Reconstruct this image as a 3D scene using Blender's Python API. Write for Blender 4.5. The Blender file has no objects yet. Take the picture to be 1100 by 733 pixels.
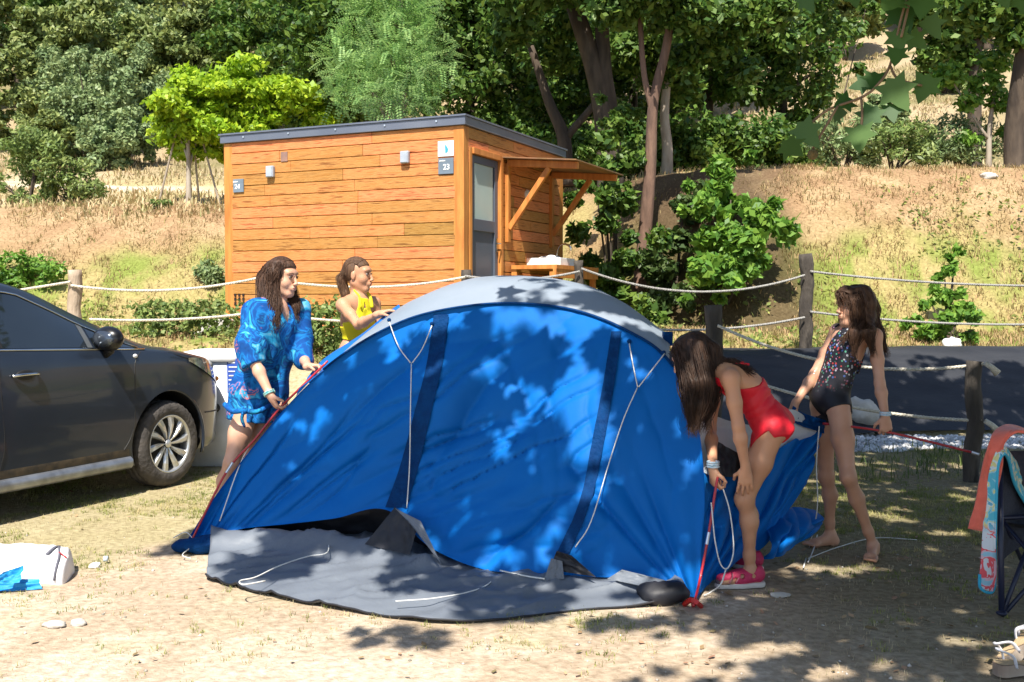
import bpy, math, random
import numpy as np
from mathutils import Vector, Matrix, Euler

sc = bpy.context.scene
COL = sc.collection
R = math.radians
random.seed(7)
rng = np.random.default_rng(7)

# ------------------------------------------------------------------ camera
F = 1126.0
TH = math.atan(43.5 / F)
CAMZ = 1.4
cam = bpy.data.cameras.new('camera')
cam.sensor_width = 36
cam.lens = F / 1100 * 36
cam.clip_start = 0.05
cam.clip_end = 2000
cam.dof.use_dof = False
co = bpy.data.objects.new('camera', cam)
COL.objects.link(co)
co.location = (0, 0, CAMZ)
co.rotation_euler = (math.pi / 2 - TH, 0, 0)
sc.camera = co

# ------------------------------------------------------------------ light
SUN_EL = R(56)
SUN_AZ = np.array([-0.17, -0.985])
SUN_AZ = SUN_AZ / np.linalg.norm(SUN_AZ)
SUN = np.array([SUN_AZ[0] * math.cos(SUN_EL), SUN_AZ[1] * math.cos(SUN_EL), math.sin(SUN_EL)])
w = bpy.data.worlds.new('World')
sc.world = w
w.use_nodes = True
nt = w.node_tree
sky = nt.nodes.new('ShaderNodeTexSky')
sky.sky_type = 'NISHITA'
sky.sun_disc = False
sky.sun_elevation = SUN_EL
sky.sun_rotation = math.atan2(SUN_AZ[0], SUN_AZ[1])
sky.altitude = 100
sky.dust_density = 1.0
bg = nt.nodes['Background']
bg.inputs['Strength'].default_value = 0.115
nt.links.new(sky.outputs[0], bg.inputs[0])
sl = bpy.data.lights.new('sun', 'SUN')
sl.energy = 5.0
sl.angle = R(0.53)
sl.color = (1.0, 0.94, 0.84)
so = bpy.data.objects.new('sun', sl)
COL.objects.link(so)
so.rotation_euler = Vector(SUN).to_track_quat('Z', 'Y').to_euler()
so.location = (0, -5, 20)
sc.view_settings.view_transform = 'Standard'
sc.view_settings.look = 'None'
sc.view_settings.exposure = 0.90
sc.view_settings.gamma = 1
sc.view_settings.use_curve_mapping = False
sc.render.engine = 'CYCLES'
sc.cycles.max_bounces = 6
sc.cycles.transparent_max_bounces = 6
sc.cycles.use_denoising = True
sc.cycles.caustics_reflective = False
sc.cycles.caustics_refractive = False

# ------------------------------------------------------------------ helpers
cT, sT = math.cos(TH), math.sin(TH)
def at(px, py, Y):
    "the point of the place at distance Y that the photograph shows at (px, py)"
    r = (px - 550) / F; u = (366.5 - py) / F
    ry = cT + u * sT; rz = -sT + u * cT
    k = Y / ry
    return np.array([r * k, Y, CAMZ + rz * k])
def gp(px, py, z=0.0):
    r = (px - 550) / F; u = (366.5 - py) / F
    ry = cT + u * sT; rz = -sT + u * cT
    k = (z - CAMZ) / rz
    return np.array([r * k, ry * k, z])
def proj(P):
    P = np.asarray(P, float)
    y = P[..., 1]; z = P[..., 2] - CAMZ
    d = y * cT - z * sT; up = y * sT + z * cT
    return np.stack([550 + F * P[..., 0] / d, 366.5 - F * up / d], -1)

ORG = {}
def mk(name, V, faces, mats, parent=None, smooth=False, midx=None, origin=None):
    V = np.asarray(V, dtype=np.float64).reshape(-1, 3)
    me = bpy.data.meshes.new(name)
    if parent is not None:
        org = ORG[parent.name]
    elif origin is not None:
        org = np.array(origin, float)
    else:
        lo, hi = V.min(0), V.max(0)
        org = np.array([(lo[0] + hi[0]) / 2, (lo[1] + hi[1]) / 2, lo[2]])
    L = V - org
    if isinstance(faces, np.ndarray):
        n, k = faces.shape
        me.vertices.add(len(L)); me.vertices.foreach_set('co', L.astype(np.float32).ravel())
        me.loops.add(n * k); me.loops.foreach_set('vertex_index', faces.astype(np.int32).ravel())
        me.polygons.add(n)
        me.polygons.foreach_set('loop_start', np.arange(0, n * k, k, dtype=np.int32))
        me.update(calc_edges=True)
    else:
        me.from_pydata(L.tolist(), [], [list(f) for f in faces])
    if not isinstance(mats, (list, tuple)): mats = [mats]
    for m in mats: me.materials.append(m)
    if midx is not None: me.polygons.foreach_set('material_index', np.asarray(midx, dtype=np.int32))
    if smooth: me.polygons.foreach_set('use_smooth', np.ones(len(me.polygons), dtype=bool))
    me.update()
    o = bpy.data.objects.new(name, me)
    COL.objects.link(o)
    if parent is not None:
        o.parent = parent
    else:
        o.location = org
    ORG[o.name] = org
    return o
def tag(o, label=None, cat=None, group=None, kind=None):
    if label: o['label'] = label
    if cat: o['category'] = cat
    if group: o['group'] = group
    if kind: o['kind'] = kind
    return o
def thing(name, loc, label, cat, group=None):
    o = bpy.data.objects.new(name, None)
    o.empty_display_size = .1
    COL.objects.link(o)
    o.location = tuple(float(a) for a in loc)
    ORG[o.name] = np.array(loc, float)
    return tag(o, label, cat, group)

class MB:
    "collects shapes that become ONE mesh"
    def __init__(s): s.V = []; s.F = []; s.M = []; s.n = 0
    def add(s, V, Fc, m=0):
        V = np.asarray(V, float).reshape(-1, 3)
        s.V.append(V); s.F += [[i + s.n for i in f] for f in Fc]; s.M += [m] * len(Fc); s.n += len(V)
        return s
    def box(s, c, size, ax=None, m=0):
        "ax: 3x3 rows = local axes"
        ax = np.eye(3) if ax is None else np.asarray(ax, float)
        h = np.array(size, float) / 2
        P = [np.array(c, float) + (sx * h[0]) * ax[0] + (sy * h[1]) * ax[1] + (sz * h[2]) * ax[2]
             for sx in (-1, 1) for sy in (-1, 1) for sz in (-1, 1)]
        Fc = [(0, 1, 3, 2), (4, 6, 7, 5), (0, 4, 5, 1), (2, 3, 7, 6), (0, 2, 6, 4), (1, 5, 7, 3)]
        return s.add(P, Fc, m)
    def tube(s, pts, r, n=8, m=0, caps=True, flat=1.0):
        pts = [np.array(p, float) for p in pts]
        k = len(pts)
        rr = [r] * k if np.isscalar(r) else list(r)
        V = []; up = None
        for i, p in enumerate(pts):
            t = pts[min(i + 1, k - 1)] - pts[max(i - 1, 0)]
            t = t / (np.linalg.norm(t) + 1e-9)
            if up is None:
                up = np.array([0, 0, 1.]) if abs(t[2]) < .9 else np.array([1., 0, 0])
            a = np.cross(t, up); a /= np.linalg.norm(a) + 1e-9
            b = np.cross(a, t); up = b
            for j in range(n):
                th = 2 * math.pi * j / n
                V.append(p + rr[i] * (math.cos(th) * a + flat * math.sin(th) * b))
        Fc = []
        for i in range(k - 1):
            for j in range(n):
                j2 = (j + 1) % n
                Fc.append((i * n + j, i * n + j2, (i + 1) * n + j2, (i + 1) * n + j))
        if caps:
            Fc.append(tuple(range(n - 1, -1, -1))); Fc.append(tuple((k - 1) * n + j for j in range(n)))
        return s.add(V, Fc, m)
    def grid(s, P, m=0, closed_u=False):
        "P: (nu, nv, 3)"
        P = np.asarray(P, float); nu, nv = P.shape[:2]
        Fc = []
        for i in range(nu - (0 if closed_u else 1)):
            i2 = (i + 1) % nu
            for j in range(nv - 1):
                Fc.append((i * nv + j, i2 * nv + j, i2 * nv + j + 1, i * nv + j + 1))
        return s.add(P.reshape(-1, 3), Fc, m)
    def ell(s, c, r, ax=None, nu=14, nv=9, m=0):
        ax = np.eye(3) if ax is None else np.asarray(ax, float)
        c = np.array(c, float)
        V = [c + r[2] * ax[2]]
        for i in range(1, nv):
            ph = math.pi * i / nv
            for j in range(nu):
                th = 2 * math.pi * j / nu
                V.append(c + r[0] * math.sin(ph) * math.cos(th) * ax[0] + r[1] * math.sin(ph) * math.sin(th) * ax[1] + r[2] * math.cos(ph) * ax[2])
        V.append(c - r[2] * ax[2])
        Fc = []
        for j in range(nu):
            Fc.append((0, 1 + j, 1 + (j + 1) % nu))
            for i in range(nv - 2):
                a = 1 + i * nu
                Fc.append((a + j, a + nu + j, a + nu + (j + 1) % nu, a + (j + 1) % nu))
            a = 1 + (nv - 2) * nu
            Fc.append((a + j, len(V) - 1, a + (j + 1) % nu))
        return s.add(V, Fc, m)
    def build(s, name, mats, parent=None, smooth=False, origin=None):
        return mk(name, np.concatenate(s.V), s.F, mats, parent, smooth, s.M, origin)

def bevel(o, wd=.006, seg=2):
    b = o.modifiers.new('b', 'BEVEL'); b.width = wd; b.segments = seg; b.limit_method = 'ANGLE'; b.angle_limit = R(40)
    b.harden_normals = False
    return o

def smoothpath(pts, n=8):
    "Catmull-Rom"
    P = [np.array(p, float) for p in pts]
    P = [2 * P[0] - P[1]] + P + [2 * P[-1] - P[-2]]
    out = []
    for i in range(1, len(P) - 2):
        for k in range(n):
            t = k / n
            a, b, c, d = P[i - 1], P[i], P[i + 1], P[i + 2]
            out.append(.5 * ((2 * b) + (c - a) * t + (2 * a - 5 * b + 4 * c - d) * t * t + (3 * b - a - 3 * c + d) * t ** 3))
    out.append(P[-2])
    return out

# numpy value noise
def _h(ix, iy, iz, seed):
    n = (ix * 374761393 + iy * 668265263 + iz * 2147483647 + seed * 1274126177) & 0xffffffff
    n = ((n ^ (n >> 13)) * 1274126177) & 0xffffffff
    n = n ^ (n >> 16)
    return (n & 0xffff) / 65535.0
def vn(x, y, z=0.0, seed=0):
    x = np.asarray(x, float); y = np.asarray(y, float); z = np.asarray(z, float) + 0 * x
    ix = np.floor(x).astype(np.int64); iy = np.floor(y).astype(np.int64); iz = np.floor(z).astype(np.int64)
    fx = x - ix; fy = y - iy; fz = z - iz
    fx = fx * fx * (3 - 2 * fx); fy = fy * fy * (3 - 2 * fy); fz = fz * fz * (3 - 2 * fz)
    r = 0
    for a in (0, 1):
        for b in (0, 1):
            for c in (0, 1):
                r = r + _h(ix + a, iy + b, iz + c, seed) * (fx if a else 1 - fx) * (fy if b else 1 - fy) * (fz if c else 1 - fz)
    return r
def fbm(x, y, z=0.0, seed=0, o=4):
    r = 0; a = .5
    for i in range(o):
        r = r + a * vn(np.asarray(x) * 2 ** i + 17.3 * i, np.asarray(y) * 2 ** i, np.asarray(z) * 2 ** i, seed + i); a *= .5
    return r / (1 - .5 ** o)
def sst(a, b, x):
    t = np.clip((np.asarray(x, float) - a) / (b - a), 0, 1)
    return t * t * (3 - 2 * t)

# ------------------------------------------------------------------ materials
MATS = {}
def mat(name, c1, c2=None, scale=6, rough=.75, bump=0.0, bscale=None, metal=0, spec=.4, stretch=(1, 1, 1), transl=0,
        island=0.0, lo=.35, hi=.65, coat=0, detail=5, vcol=None, c3=None, sheen=0, bdist=.02, sub=0):
    if name in MATS: return MATS[name]
    m = bpy.data.materials.new(name); m.use_nodes = True
    t = m.node_tree; N = t.nodes; Lk = t.links
    b = N['Principled BSDF']; out = N['Material Output']
    b.inputs['Roughness'].default_value = rough
    b.inputs['Metallic'].default_value = metal
    b.inputs['Specular IOR Level'].default_value = spec
    b.inputs['Coat Weight'].default_value = coat
    b.inputs['Coat Roughness'].default_value = .05
    if sheen: b.inputs['Sheen Weight'].default_value = sheen
    if sub:
        b.inputs['Subsurface Weight'].default_value = sub
        b.inputs['Subsurface Radius'].default_value = (.012, .005, .003); b.inputs['Subsurface Scale'].default_value = 1
    tc = N.new('ShaderNodeTexCoord'); mp = N.new('ShaderNodeMapping')
    mp.inputs['Scale'].default_value = stretch
    Lk.new(tc.outputs['Object'], mp.inputs['Vector'])
    if c2 is None: c2 = tuple(a * .82 for a in c1)
    nz = N.new('ShaderNodeTexNoise'); nz.inputs['Scale'].default_value = scale; nz.inputs['Detail'].default_value = detail
    Lk.new(mp.outputs[0], nz.inputs['Vector'])
    rp = N.new('ShaderNodeValToRGB')
    rp.color_ramp.elements[0].position = lo; rp.color_ramp.elements[1].position = hi
    rp.color_ramp.elements[0].color = (*c1, 1); rp.color_ramp.elements[1].color = (*c2, 1)
    if c3 is not None:
        e = rp.color_ramp.elements.new((lo + hi) / 2 + .03); e.color = (*c3, 1)
    Lk.new(nz.outputs['Fac'], rp.inputs[0])
    col = rp.outputs[0]
    if vcol:
        at_ = N.new('ShaderNodeVertexColor'); at_.layer_name = vcol
        mx = N.new('ShaderNodeMix'); mx.data_type = 'RGBA'; mx.blend_type = 'MULTIPLY'; mx.inputs[0].default_value = 1
        Lk.new(at_.outputs[0], mx.inputs[6]); Lk.new(col, mx.inputs[7]); col = mx.outputs[2]
    if island:
        g = N.new('ShaderNodeNewGeometry')
        mr = N.new('ShaderNodeMapRange'); mr.inputs[3].default_value = 1 - island; mr.inputs[4].default_value = 1 + island
        Lk.new(g.outputs['Random Per Island'], mr.inputs[0])
        hs = N.new('ShaderNodeHueSaturation')
        Lk.new(mr.outputs[0], hs.inputs['Value'])
        mr2 = N.new('ShaderNodeMapRange'); mr2.inputs[3].default_value = .5 + island * .06; mr2.inputs[4].default_value = .5 - island * .06
        Lk.new(g.outputs['Random Per Island'], mr2.inputs[0]); Lk.new(mr2.outputs[0], hs.inputs['Hue'])
        Lk.new(col, hs.inputs['Color']); col = hs.outputs[0]
    Lk.new(col, b.inputs['Base Color'])
    if bump:
        nb = N.new('ShaderNodeTexNoise'); nb.inputs['Scale'].default_value = bscale or scale * 3; nb.inputs['Detail'].default_value = 6
        Lk.new(mp.outputs[0], nb.inputs['Vector'])
        bp = N.new('ShaderNodeBump'); bp.inputs['Strength'].default_value = bump; bp.inputs['Distance'].default_value = bdist
        Lk.new(nb.outputs['Fac'], bp.inputs['Height']); Lk.new(bp.outputs[0], b.inputs['Normal'])
    if transl:
        tr = N.new('ShaderNodeBsdfTranslucent'); Lk.new(col, tr.inputs['Color'])
        ms = N.new('ShaderNodeMixShader'); ms.inputs[0].default_value = transl
        Lk.new(b.outputs[0], ms.inputs[1]); Lk.new(tr.outputs[0], ms.inputs[2]); Lk.new(ms.outputs[0], out.inputs[0])
    MATS[name] = m
    return m

def add_vcol(o, name, C, per_vert=True):
    me = o.data
    a = me.color_attributes.new(name, 'FLOAT_COLOR', 'POINT')
    A = np.ones((len(me.vertices), 4), np.float32); A[:, :3] = C
    a.data.foreach_set('color', A.ravel())
# ------------------------------------------------------------------ terrain
FX = [-8, -4.5, -2.6, -.5, .75, 3.36, 7, 15]; FY = [10.3, 10.6, 10.8, 11.2, 11.6, 12, 12.6, 13.5]
def fenceY(x): return np.interp(x, FX, FY)
def H0(x, y):
    x = np.asarray(x, float); y = np.asarray(y, float)
    fy = fenceY(x)
    hz = np.interp(x, [-6, -4.5, 0, 3.36, 8], [.62, .64, .76, .80, .82])
    t = np.clip((y - (fy - 1.32)) / 1.22, 0, 1)
    z = hz * (t * t * (3 - 2 * t) * .5 + t * .5)
    z = z + (1.0 - hz) * sst(0, 1.6, y - fy)
    s2 = np.interp(x, [-12, -4, .6, 1.3, 3.2, 20], [16.3, 16.3, 16.0, 15.6, 13.8, 13.8])
    zt = np.interp(x, [-14, -2, 1, 3, 20], [3.12, 3.15, 3.35, 3.50, 3.7])
    t = np.clip((y - s2) / 3.4, 0, 1)
    z = z + (zt - 1.0) * np.sin(t * math.pi / 2) ** 1.05
    z = z + np.interp(x, [-14, 0, 6, 20], [.17, .12, .06, .06]) * np.clip(y - s2 - 3.4, 0, 10)
    yh = np.interp(x, [-20, 0, 20], [29.5, 28, 26])
    z = z + np.clip(y - yh, 0, 130) * .40 * (0.55 + .45 * sst(0, 10, y - yh))
    z = z + .10 * np.clip(y - 60, 0, 90)
    return z
def Hh(x, y):
    z = H0(x, y)
    fy = fenceY(x)
    rough = .018 + .10 * sst(.0, 3.5, np.asarray(y) - fy - 1.8) + .7 * sst(26, 50, y)
    z = z + rough * (fbm(np.asarray(x) * 1.1, np.asarray(y) * 1.1, 0, 3, 4) - .5) * 2
    return z
ys = np.concatenate([np.arange(-14, 2, 1.), np.arange(2, 9, .1), np.arange(9, 21, .1), np.arange(21, 60, .6), np.arange(60, 420, 12.)])
xs = np.concatenate([-np.geomspace(300, 8, 24)[:-1], np.arange(-8, 8.01, .1), np.geomspace(8, 300, 24)[1:]])
X, Y = np.meshgrid(xs, ys, indexing='ij')
Z = Hh(X, Y)
V = np.stack([X, Y, Z], -1).reshape(-1, 3)
nx, ny = X.shape
I = np.arange(nx * ny).reshape(nx, ny)
Fq = np.stack([I[:-1, :-1], I[1:, :-1], I[1:, 1:], I[:-1, 1:]], -1).reshape(-1, 4)
x, y = V[:, 0], V[:, 1]
def mixc(a, b, t):
    return a * (1 - t[:, None]) + np.array(b) * t[:, None]
n1 = fbm(x * .9, y * .9, 0, 11); n2 = fbm(x * 3.1, y * 3.1, 0, 12); n3 = fbm(x * .35, y * .35, 0, 13)
def grassiness(x, y):
    "how much the camp ground is covered by thin grass"
    n1 = fbm(x * .9, y * .9, 0, 11); n2 = fbm(x * 3.1, y * 3.1, 0, 12)
    left = 1 - sst(-2.4, -1.0, x)
    g = .22 + .25 * left + .42 * sst(5.0, 5.9, y) - .22 * (1 - sst(4.2, 5.0, y)) * (1 - sst(-.5, .8, x)) + .22 * sst(.6, 1.6, x)
    return np.clip((n1 * .6 + n2 * .4 - .5) * 3.0 + g, 0, 1)
C = np.tile(np.array([.45, .355, .265]), (len(x), 1))
C = mixc(C, (.55, .455, .365), sst(.45, .6, n2))
g = grassiness(x, y)
C = mixc(C, (.36, .32, .17), sst(.35, .95, g) * .75)
C = mixc(C, (.17, .15, .085), sst(.5, 1.9, x + .6 * (n1 - .5)) * sst(3.0, 4.4, y + 1.2 * (n2 - .5)) * .7 * (y < 10.5))  # soil painted darker olive where the plane tree's shade falls
# terrace strip and dry bank
fy = fenceY(x)
up = sst(0.0, .5, y - fy)
C = mixc(C, (.34, .28, .125), up)
C = mixc(C, (.17, .23, .045), up * sst(.42, .58, n2 * .6 + n1 * .4) * (1 - sst(16.3, 17.6, y + (x < 1) * -1.5)) * .85)
s2 = np.interp(x, [-12, -4, .6, 1.3, 3.2, 20], [16.3, 16.3, 16.0, 15.6, 13.8, 13.8])
hi_ = sst(.9, 2.1, y - s2 + (n1 - .5) * 3)
C = mixc(C, (.32, .205, .12), up * hi_ * .95)
C = mixc(C, (.39, .285, .165), up * hi_ * sst(.45, .62, n2) * .8)
bank_shade = sst(1.2, 2.2, x) * (1 - sst(3.6, 4.6, x + (n1 - .5) * 1.2)) * up
C = mixc(C, (.07, .048, .03), bank_shade * .85 * sst(13, 14, y) * (1 - sst(22, 24, y)))  # bank colour darkened for the shade under the trees beside the cabin
# upper terrace and hill
ut = sst(3.3, 4.2, y - s2)
C = mixc(C, (.48, .38, .25), ut)
C = mixc(C, (.62, .54, .42), ut * sst(25.5, 26.3, y) * (1 - sst(28.2, 29, y)) * (x < 3))
C = mixc(C, (.36, .30, .13), ut * sst(.5, .62, n1) * .7)
hl = sst(28.5, 31, y)
C = mixc(C, (.40, .31, .20), hl)
C = mixc(C, (.16, .15, .06), hl * sst(.44, .6, n3 * .5 + n1 * .5) * .85)
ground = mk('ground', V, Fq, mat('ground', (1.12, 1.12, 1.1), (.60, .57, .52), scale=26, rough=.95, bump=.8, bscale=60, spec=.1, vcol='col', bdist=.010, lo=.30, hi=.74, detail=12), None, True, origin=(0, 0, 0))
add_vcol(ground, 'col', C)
tag(ground, kind='structure')

# grass and straw: short blades
def blades(name, n, xr, yr, dens, hgt, wid, cols, seed, label, lean=.6, z0=Hh, tuft=0):
    r = np.random.default_rng(seed)
    px = r.uniform(*xr, n); py = r.uniform(*yr, n)
    keep = r.random(n) < dens(px, py)
    px, py = px[keep], py[keep]; n = len(px)
    if tuft:
        px = np.repeat(px, tuft) + r.normal(size=n * tuft) * .014; py = np.repeat(py, tuft) + r.normal(size=n * tuft) * .014; n = len(px)
    pz = z0(px, py)
    th = r.uniform(0, 2 * math.pi, n); ln = r.random(n) * lean
    h = hgt * (.4 + r.random(n)) 
    d = np.stack([np.cos(th) * ln, np.sin(th) * ln, np.sqrt(1 - ln ** 2)], -1)
    s = np.stack([-np.sin(th), np.cos(th), 0 * th], -1) 
    b = np.stack([px, py, pz - .004], -1); wv = (wid * (.6 + .8 * r.random(n)))[:, None]
    V = np.stack([b - s * wv, b + s * wv, b + d * h[:, None] * .6 + s * wv * .7 + [0, 0, .0], b + d * h[:, None] * .6 - s * wv * .7, b + d * h[:, None] + np.stack([np.cos(th), np.sin(th), -.4 + 0 * th], -1) * h[:, None] * .25], 1).reshape(-1, 3)
    k = np.arange(n)[:, None] * 5
    f = np.concatenate([k + [0, 1, 2, 3]], 0); 
    f2 = k + [3, 2, 4, 4]
    T = np.concatenate([k + [0, 1, 2], k + [0, 2, 3], k + [3, 2, 4]], 0)
    o = mk(name, V, T, mat(name + '_blade', cols[0], cols[1], scale=2.2, rough=.8, transl=.25, island=.35, spec=.2, c3=cols[2] if len(cols) > 2 else None), None, False, origin=(0, 0, 0))
    return tag(o, label, 'grass', kind='stuff')
def d1(x, y): return grassiness(x, y) ** 1.3 * .95 * (y < fenceY(x) - 1.2)
blades('grass', 38000, (-4.2, 4.6), (3.3, 9.8), lambda x, y: d1(x, y) * (sst(.40, .6, fbm(x * 2.3, y * 2.3, 0, 31)) * .9 + .02) * np.where(y < 5.2, .5 + .5 * (x > .3), 1) * (1 + .8 * (x > .8)), .026, .0016, [(.15, .20, .04), (.46, .40, .20), (.30, .31, .10)], 5, 'thin patchy grass growing on the dry camp ground', tuft=11, lean=.85)
blades('straw', 90000, (-4.2, 4.6), (3.3, 9.8), lambda x, y: (.06 + .5 * grassiness(x, y)) + .5 * sst(.35, .6, fbm(x * 1.7, y * 1.7, 0, 33)) * sst(-.3, 1.0, x + 0*y), .026, .0011, [(.50, .43, .27), (.36, .28, .16)], 6, 'dry straw and cut stems lying on the bare soil', lean=.99)
blades('tall_grass', 1500, (1.6, 4.4), (8.0, 9.9), lambda x, y: .7 * sst(.3, .5, fbm(x * 2, y * 2, 0, 35)), .12, .004, [(.07, .12, .03), (.16, .20, .06)], 8, 'dark green grass tufts along the edge of the gravel')
def dbank(x, y):
    fy = fenceY(x); s2 = np.interp(x, [-12, -4, .6, 1.3, 3.2, 20], [16.3, 16.3, 16.0, 15.6, 13.8, 13.8])
    return (y > fy + .15) * (.12 + .88 * sst(.42, .58, fbm(x * 3.1, y * 3.1, 0, 37))) * (1 - .3 * sst(1, 2, y - s2)) * (1 - .8 * (x > 1.1) * (x < 3.8) * (y > 14)) * (1 - ((x > -3.9) & (x < .9) & (y > 12.2) & (y < 16)))
blades('dry_grass', 190000, (-9, 10), (10.7, 19.6), dbank, .085, .006, [(.37, .29, .13), (.22, .24, .07), (.40, .28, .15)], 9, 'dry yellow and green grass covering the bank above the rope fence', lean=.8)
blades('hill_grass', 90000, (-16, 16), (18.5, 46), lambda x, y: (.25 + .75 * sst(.42, .56, fbm(x * .9, y * .9, 0, 39))) * (1 - (y > 26) * (y < 28.6) * (x < 3)), .17, .018, [(.44, .36, .18), (.27, .28, .10), (.48, .38, .22)], 10, 'dry grass on the upper terrace and the lower hillside', lean=.8)
def bank_weeds():
    rg = np.random.default_rng(77); n = 15000
    x = rg.uniform(-8, 10, n); y = rg.uniform(11.2, 17, n); s2 = np.interp(x, [-12, -4, .6, 1.3, 3.2, 20], [16.3, 16.3, 16.0, 15.6, 13.8, 13.8])
    k = (rg.random(n) < sst(.50, .60, fbm(x * 1.6, y * 1.6, 0, 38)) * (1 - sst(.8, 2.6, y - s2))) & (y > fenceY(x) + .2) & ~((x > -3.9) & (x < .9) & (y > 12.2) & (y < 16)); x, y = x[k], y[k]; n = len(x)
    z = Hh(x, y); m = 3; P = np.repeat(np.stack([x, y, z], -1), m, 0) + rg.normal(size=(n * m, 3)) * [.05, .05, .03] + [0, 0, .05]
    a = rg.normal(size=P.shape); a /= np.linalg.norm(a, axis=1)[:, None]; b = np.cross(a, rg.normal(size=P.shape)); b /= np.linalg.norm(b, axis=1)[:, None]
    s = (.018 + .03 * rg.random(len(P)))[:, None]; V = np.stack([P - a * s, P - b * s * .5, P + a * s, P + b * s * .5], 1).reshape(-1, 3)
    tag(mk('bank_weeds', V, np.arange(len(V)).reshape(-1, 4), mat('weed_leaf', (.20, .27, .06), (.30, .33, .10), scale=2, island=.4, transl=.3), None, origin=(0, 0, 0)), 'small green weeds mixed into the dry grass of the bank', 'weeds', kind='stuff')
bank_weeds()
def pebbles(name, n, xr, yr, dens, size, m, label, seed):
    r = np.random.default_rng(seed)
    px = r.uniform(*xr, n); py = r.uniform(*yr, n); k = r.random(n) < dens(px, py); px, py = px[k], py[k]; n = len(px)
    s = size * (.4 + r.random(n) ** 2 * 1.6)
    base = np.array([[1, 0, 0], [-1, 0, 0], [0, 1, 0], [0, -1, 0], [0, 0, .7], [0, 0, -.7]])
    V = base[None] * s[:, None, None] * r.uniform(.6, 1.2, (n, 6, 1))
    th = r.uniform(0, 6.28, n); c, s_ = np.cos(th), np.sin(th)
    Vx = V[..., 0] * c[:, None] - V[..., 1] * s_[:, None]; Vy = V[..., 0] * s_[:, None] + V[..., 1] * c[:, None]
    V = np.stack([Vx + px[:, None], Vy + py[:, None], V[..., 2] + (Hh(px, py) + s * .2)[:, None]], -1).reshape(-1, 3)
    T = np.array([[0, 2, 4], [2, 1, 4], [1, 3, 4], [3, 0, 4], [2, 0, 5], [1, 2, 5], [3, 1, 5], [0, 3, 5]])
    Fc = (np.arange(n)[:, None, None] * 6 + T[None]).reshape(-1, 3)
    return tag(mk(name, V, Fc, m, None, True, origin=(0, 0, 0)), label, 'stones', kind='stuff')
stone_m = mat('pebble', (.50, .47, .42), (.34, .30, .25), scale=3, rough=.9, island=.4)
pebbles('pebbles', 2600, (-3.6, 3.6), (3.3, 8), lambda x, y: .3 + .7 * sst(.5, .65, fbm(x, y, 0, 41)), .006, stone_m, 'tiny pebbles scattered over the sandy soil', 3)
pebbles('gravel', 9000, (1.7, 5.6), (9.0, 10.8), lambda x, y: ((y < fenceY(x) - 1.15) & (y > fenceY(x) - 2.5 + .4 * fbm(x * 2, y, 0, 5))) * 1., .022, mat('gravel', (.6, .6, .6), (.42, .42, .43), scale=3, rough=.9, island=.35), 'pale grey gravel at the foot of the black tarpaulin', 4)

# leaf litter
def litter():
    r = np.random.default_rng(12); n = 2600
    px = r.uniform(-3.5, 4.2, n); py = r.uniform(3.3, 8.5, n)
    k = r.random(n) < .15 + .8 * sst(-.2, 1.2, px); px, py = px[k], py[k]; n = len(px)
    s = .008 + .014 * r.random(n)
    th = r.uniform(0, 6.28, n)
    a = np.stack([np.cos(th), np.sin(th), r.uniform(-.3, .3, n)], -1) * s[:, None]; b = np.stack([-np.sin(th), np.cos(th), r.uniform(-.3, .6, n)], -1) * s[:, None] * .6
    c = np.stack([px, py, Hh(px, py) + .008], -1)
    V = np.stack([c - a, c - b, c + a, c + b], 1).reshape(-1, 3)
    return tag(mk('leaf_litter', V, np.arange(n)[:, None] * 4 + np.arange(4)[None], mat('dead_leaf', (.20, .12, .06), (.38, .27, .14), scale=2, island=.5), None, origin=(0, 0, 0)), 'small brown fallen leaves scattered on the shaded ground', 'leaves', kind='stuff')
litter()

# black weed tarpaulin over the low bank
def tarp():
    us = np.linspace(.55, 9.0, 200); vs = np.linspace(0, 1, 34)
    P = np.zeros((len(us), len(vs), 3))
    for i, u in enumerate(us):
        f = fenceY(u); yy = f - 1.36 + vs * 1.5 + .05 * math.sin(u * 3)
        P[i, :, 0] = u; P[i, :, 1] = yy; P[i, :, 2] = H0(u + 0 * yy, yy) + .035
    uu, vv = np.meshgrid(us, vs, indexing='ij')
    wr = fbm(uu * .8, vv * 9 + uu * .6, 0, 51, 3)
    P[..., 2] += .035 * (np.abs(wr - .5) * 4) * .5 + .012 * fbm(uu * 4, vv * 5, 0, 52)
    b = MB().grid(P)
    o = b.build('tarpaulin', mat('tarp', (.024, .026, .032), (.038, .040, .046), scale=2.2, rough=.55, stretch=(.5, 2, 3), bump=.3, bscale=30, spec=.2), None, True)
    tag(o, 'black ground cloth stretched over the low bank behind the rope fence', 'tarpaulin')
tarp()
# ------------------------------------------------------------------ wooden cabin
c0 = np.array([-.574, 12.2]); dL = np.array([-.908, .419]); dR = np.array([.419, .908])
LL, LR, ZB, ZT = 3.41, 2.98, 1.06, 3.42
def cab(a, b, z, out=0.0):
    "a along left face from the corner, b along right face"
    p = c0 + dL * a + dR * b
    return np.array([p[0], p[1], z])
A3 = np.array([*dL, 0.]); B3 = np.array([*dR, 0.]); Z3 = np.array([0, 0, 1.])
axL = [A3, -B3, Z3]
cabin = thing('wooden_cabin', cab(LL / 2, LR / 2, ZB), 'orange timber cabin with flat grey roof edge and plank walls', 'cabin')
wood = mat('larch_plank', (.46, .175, .042), (.26, .088, .020), scale=3.4, rough=.55, stretch=(1.2, 1.2, 16), island=.34, bump=.35, bscale=14, c3=(.56, .25, .078), lo=.34, hi=.68, spec=.3)
wood2 = mat('larch_trim', (.60, .25, .06), (.46, .16, .035), scale=3, rough=.55, stretch=(6, 6, .8), island=.08, bump=.15, bscale=12)
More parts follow.
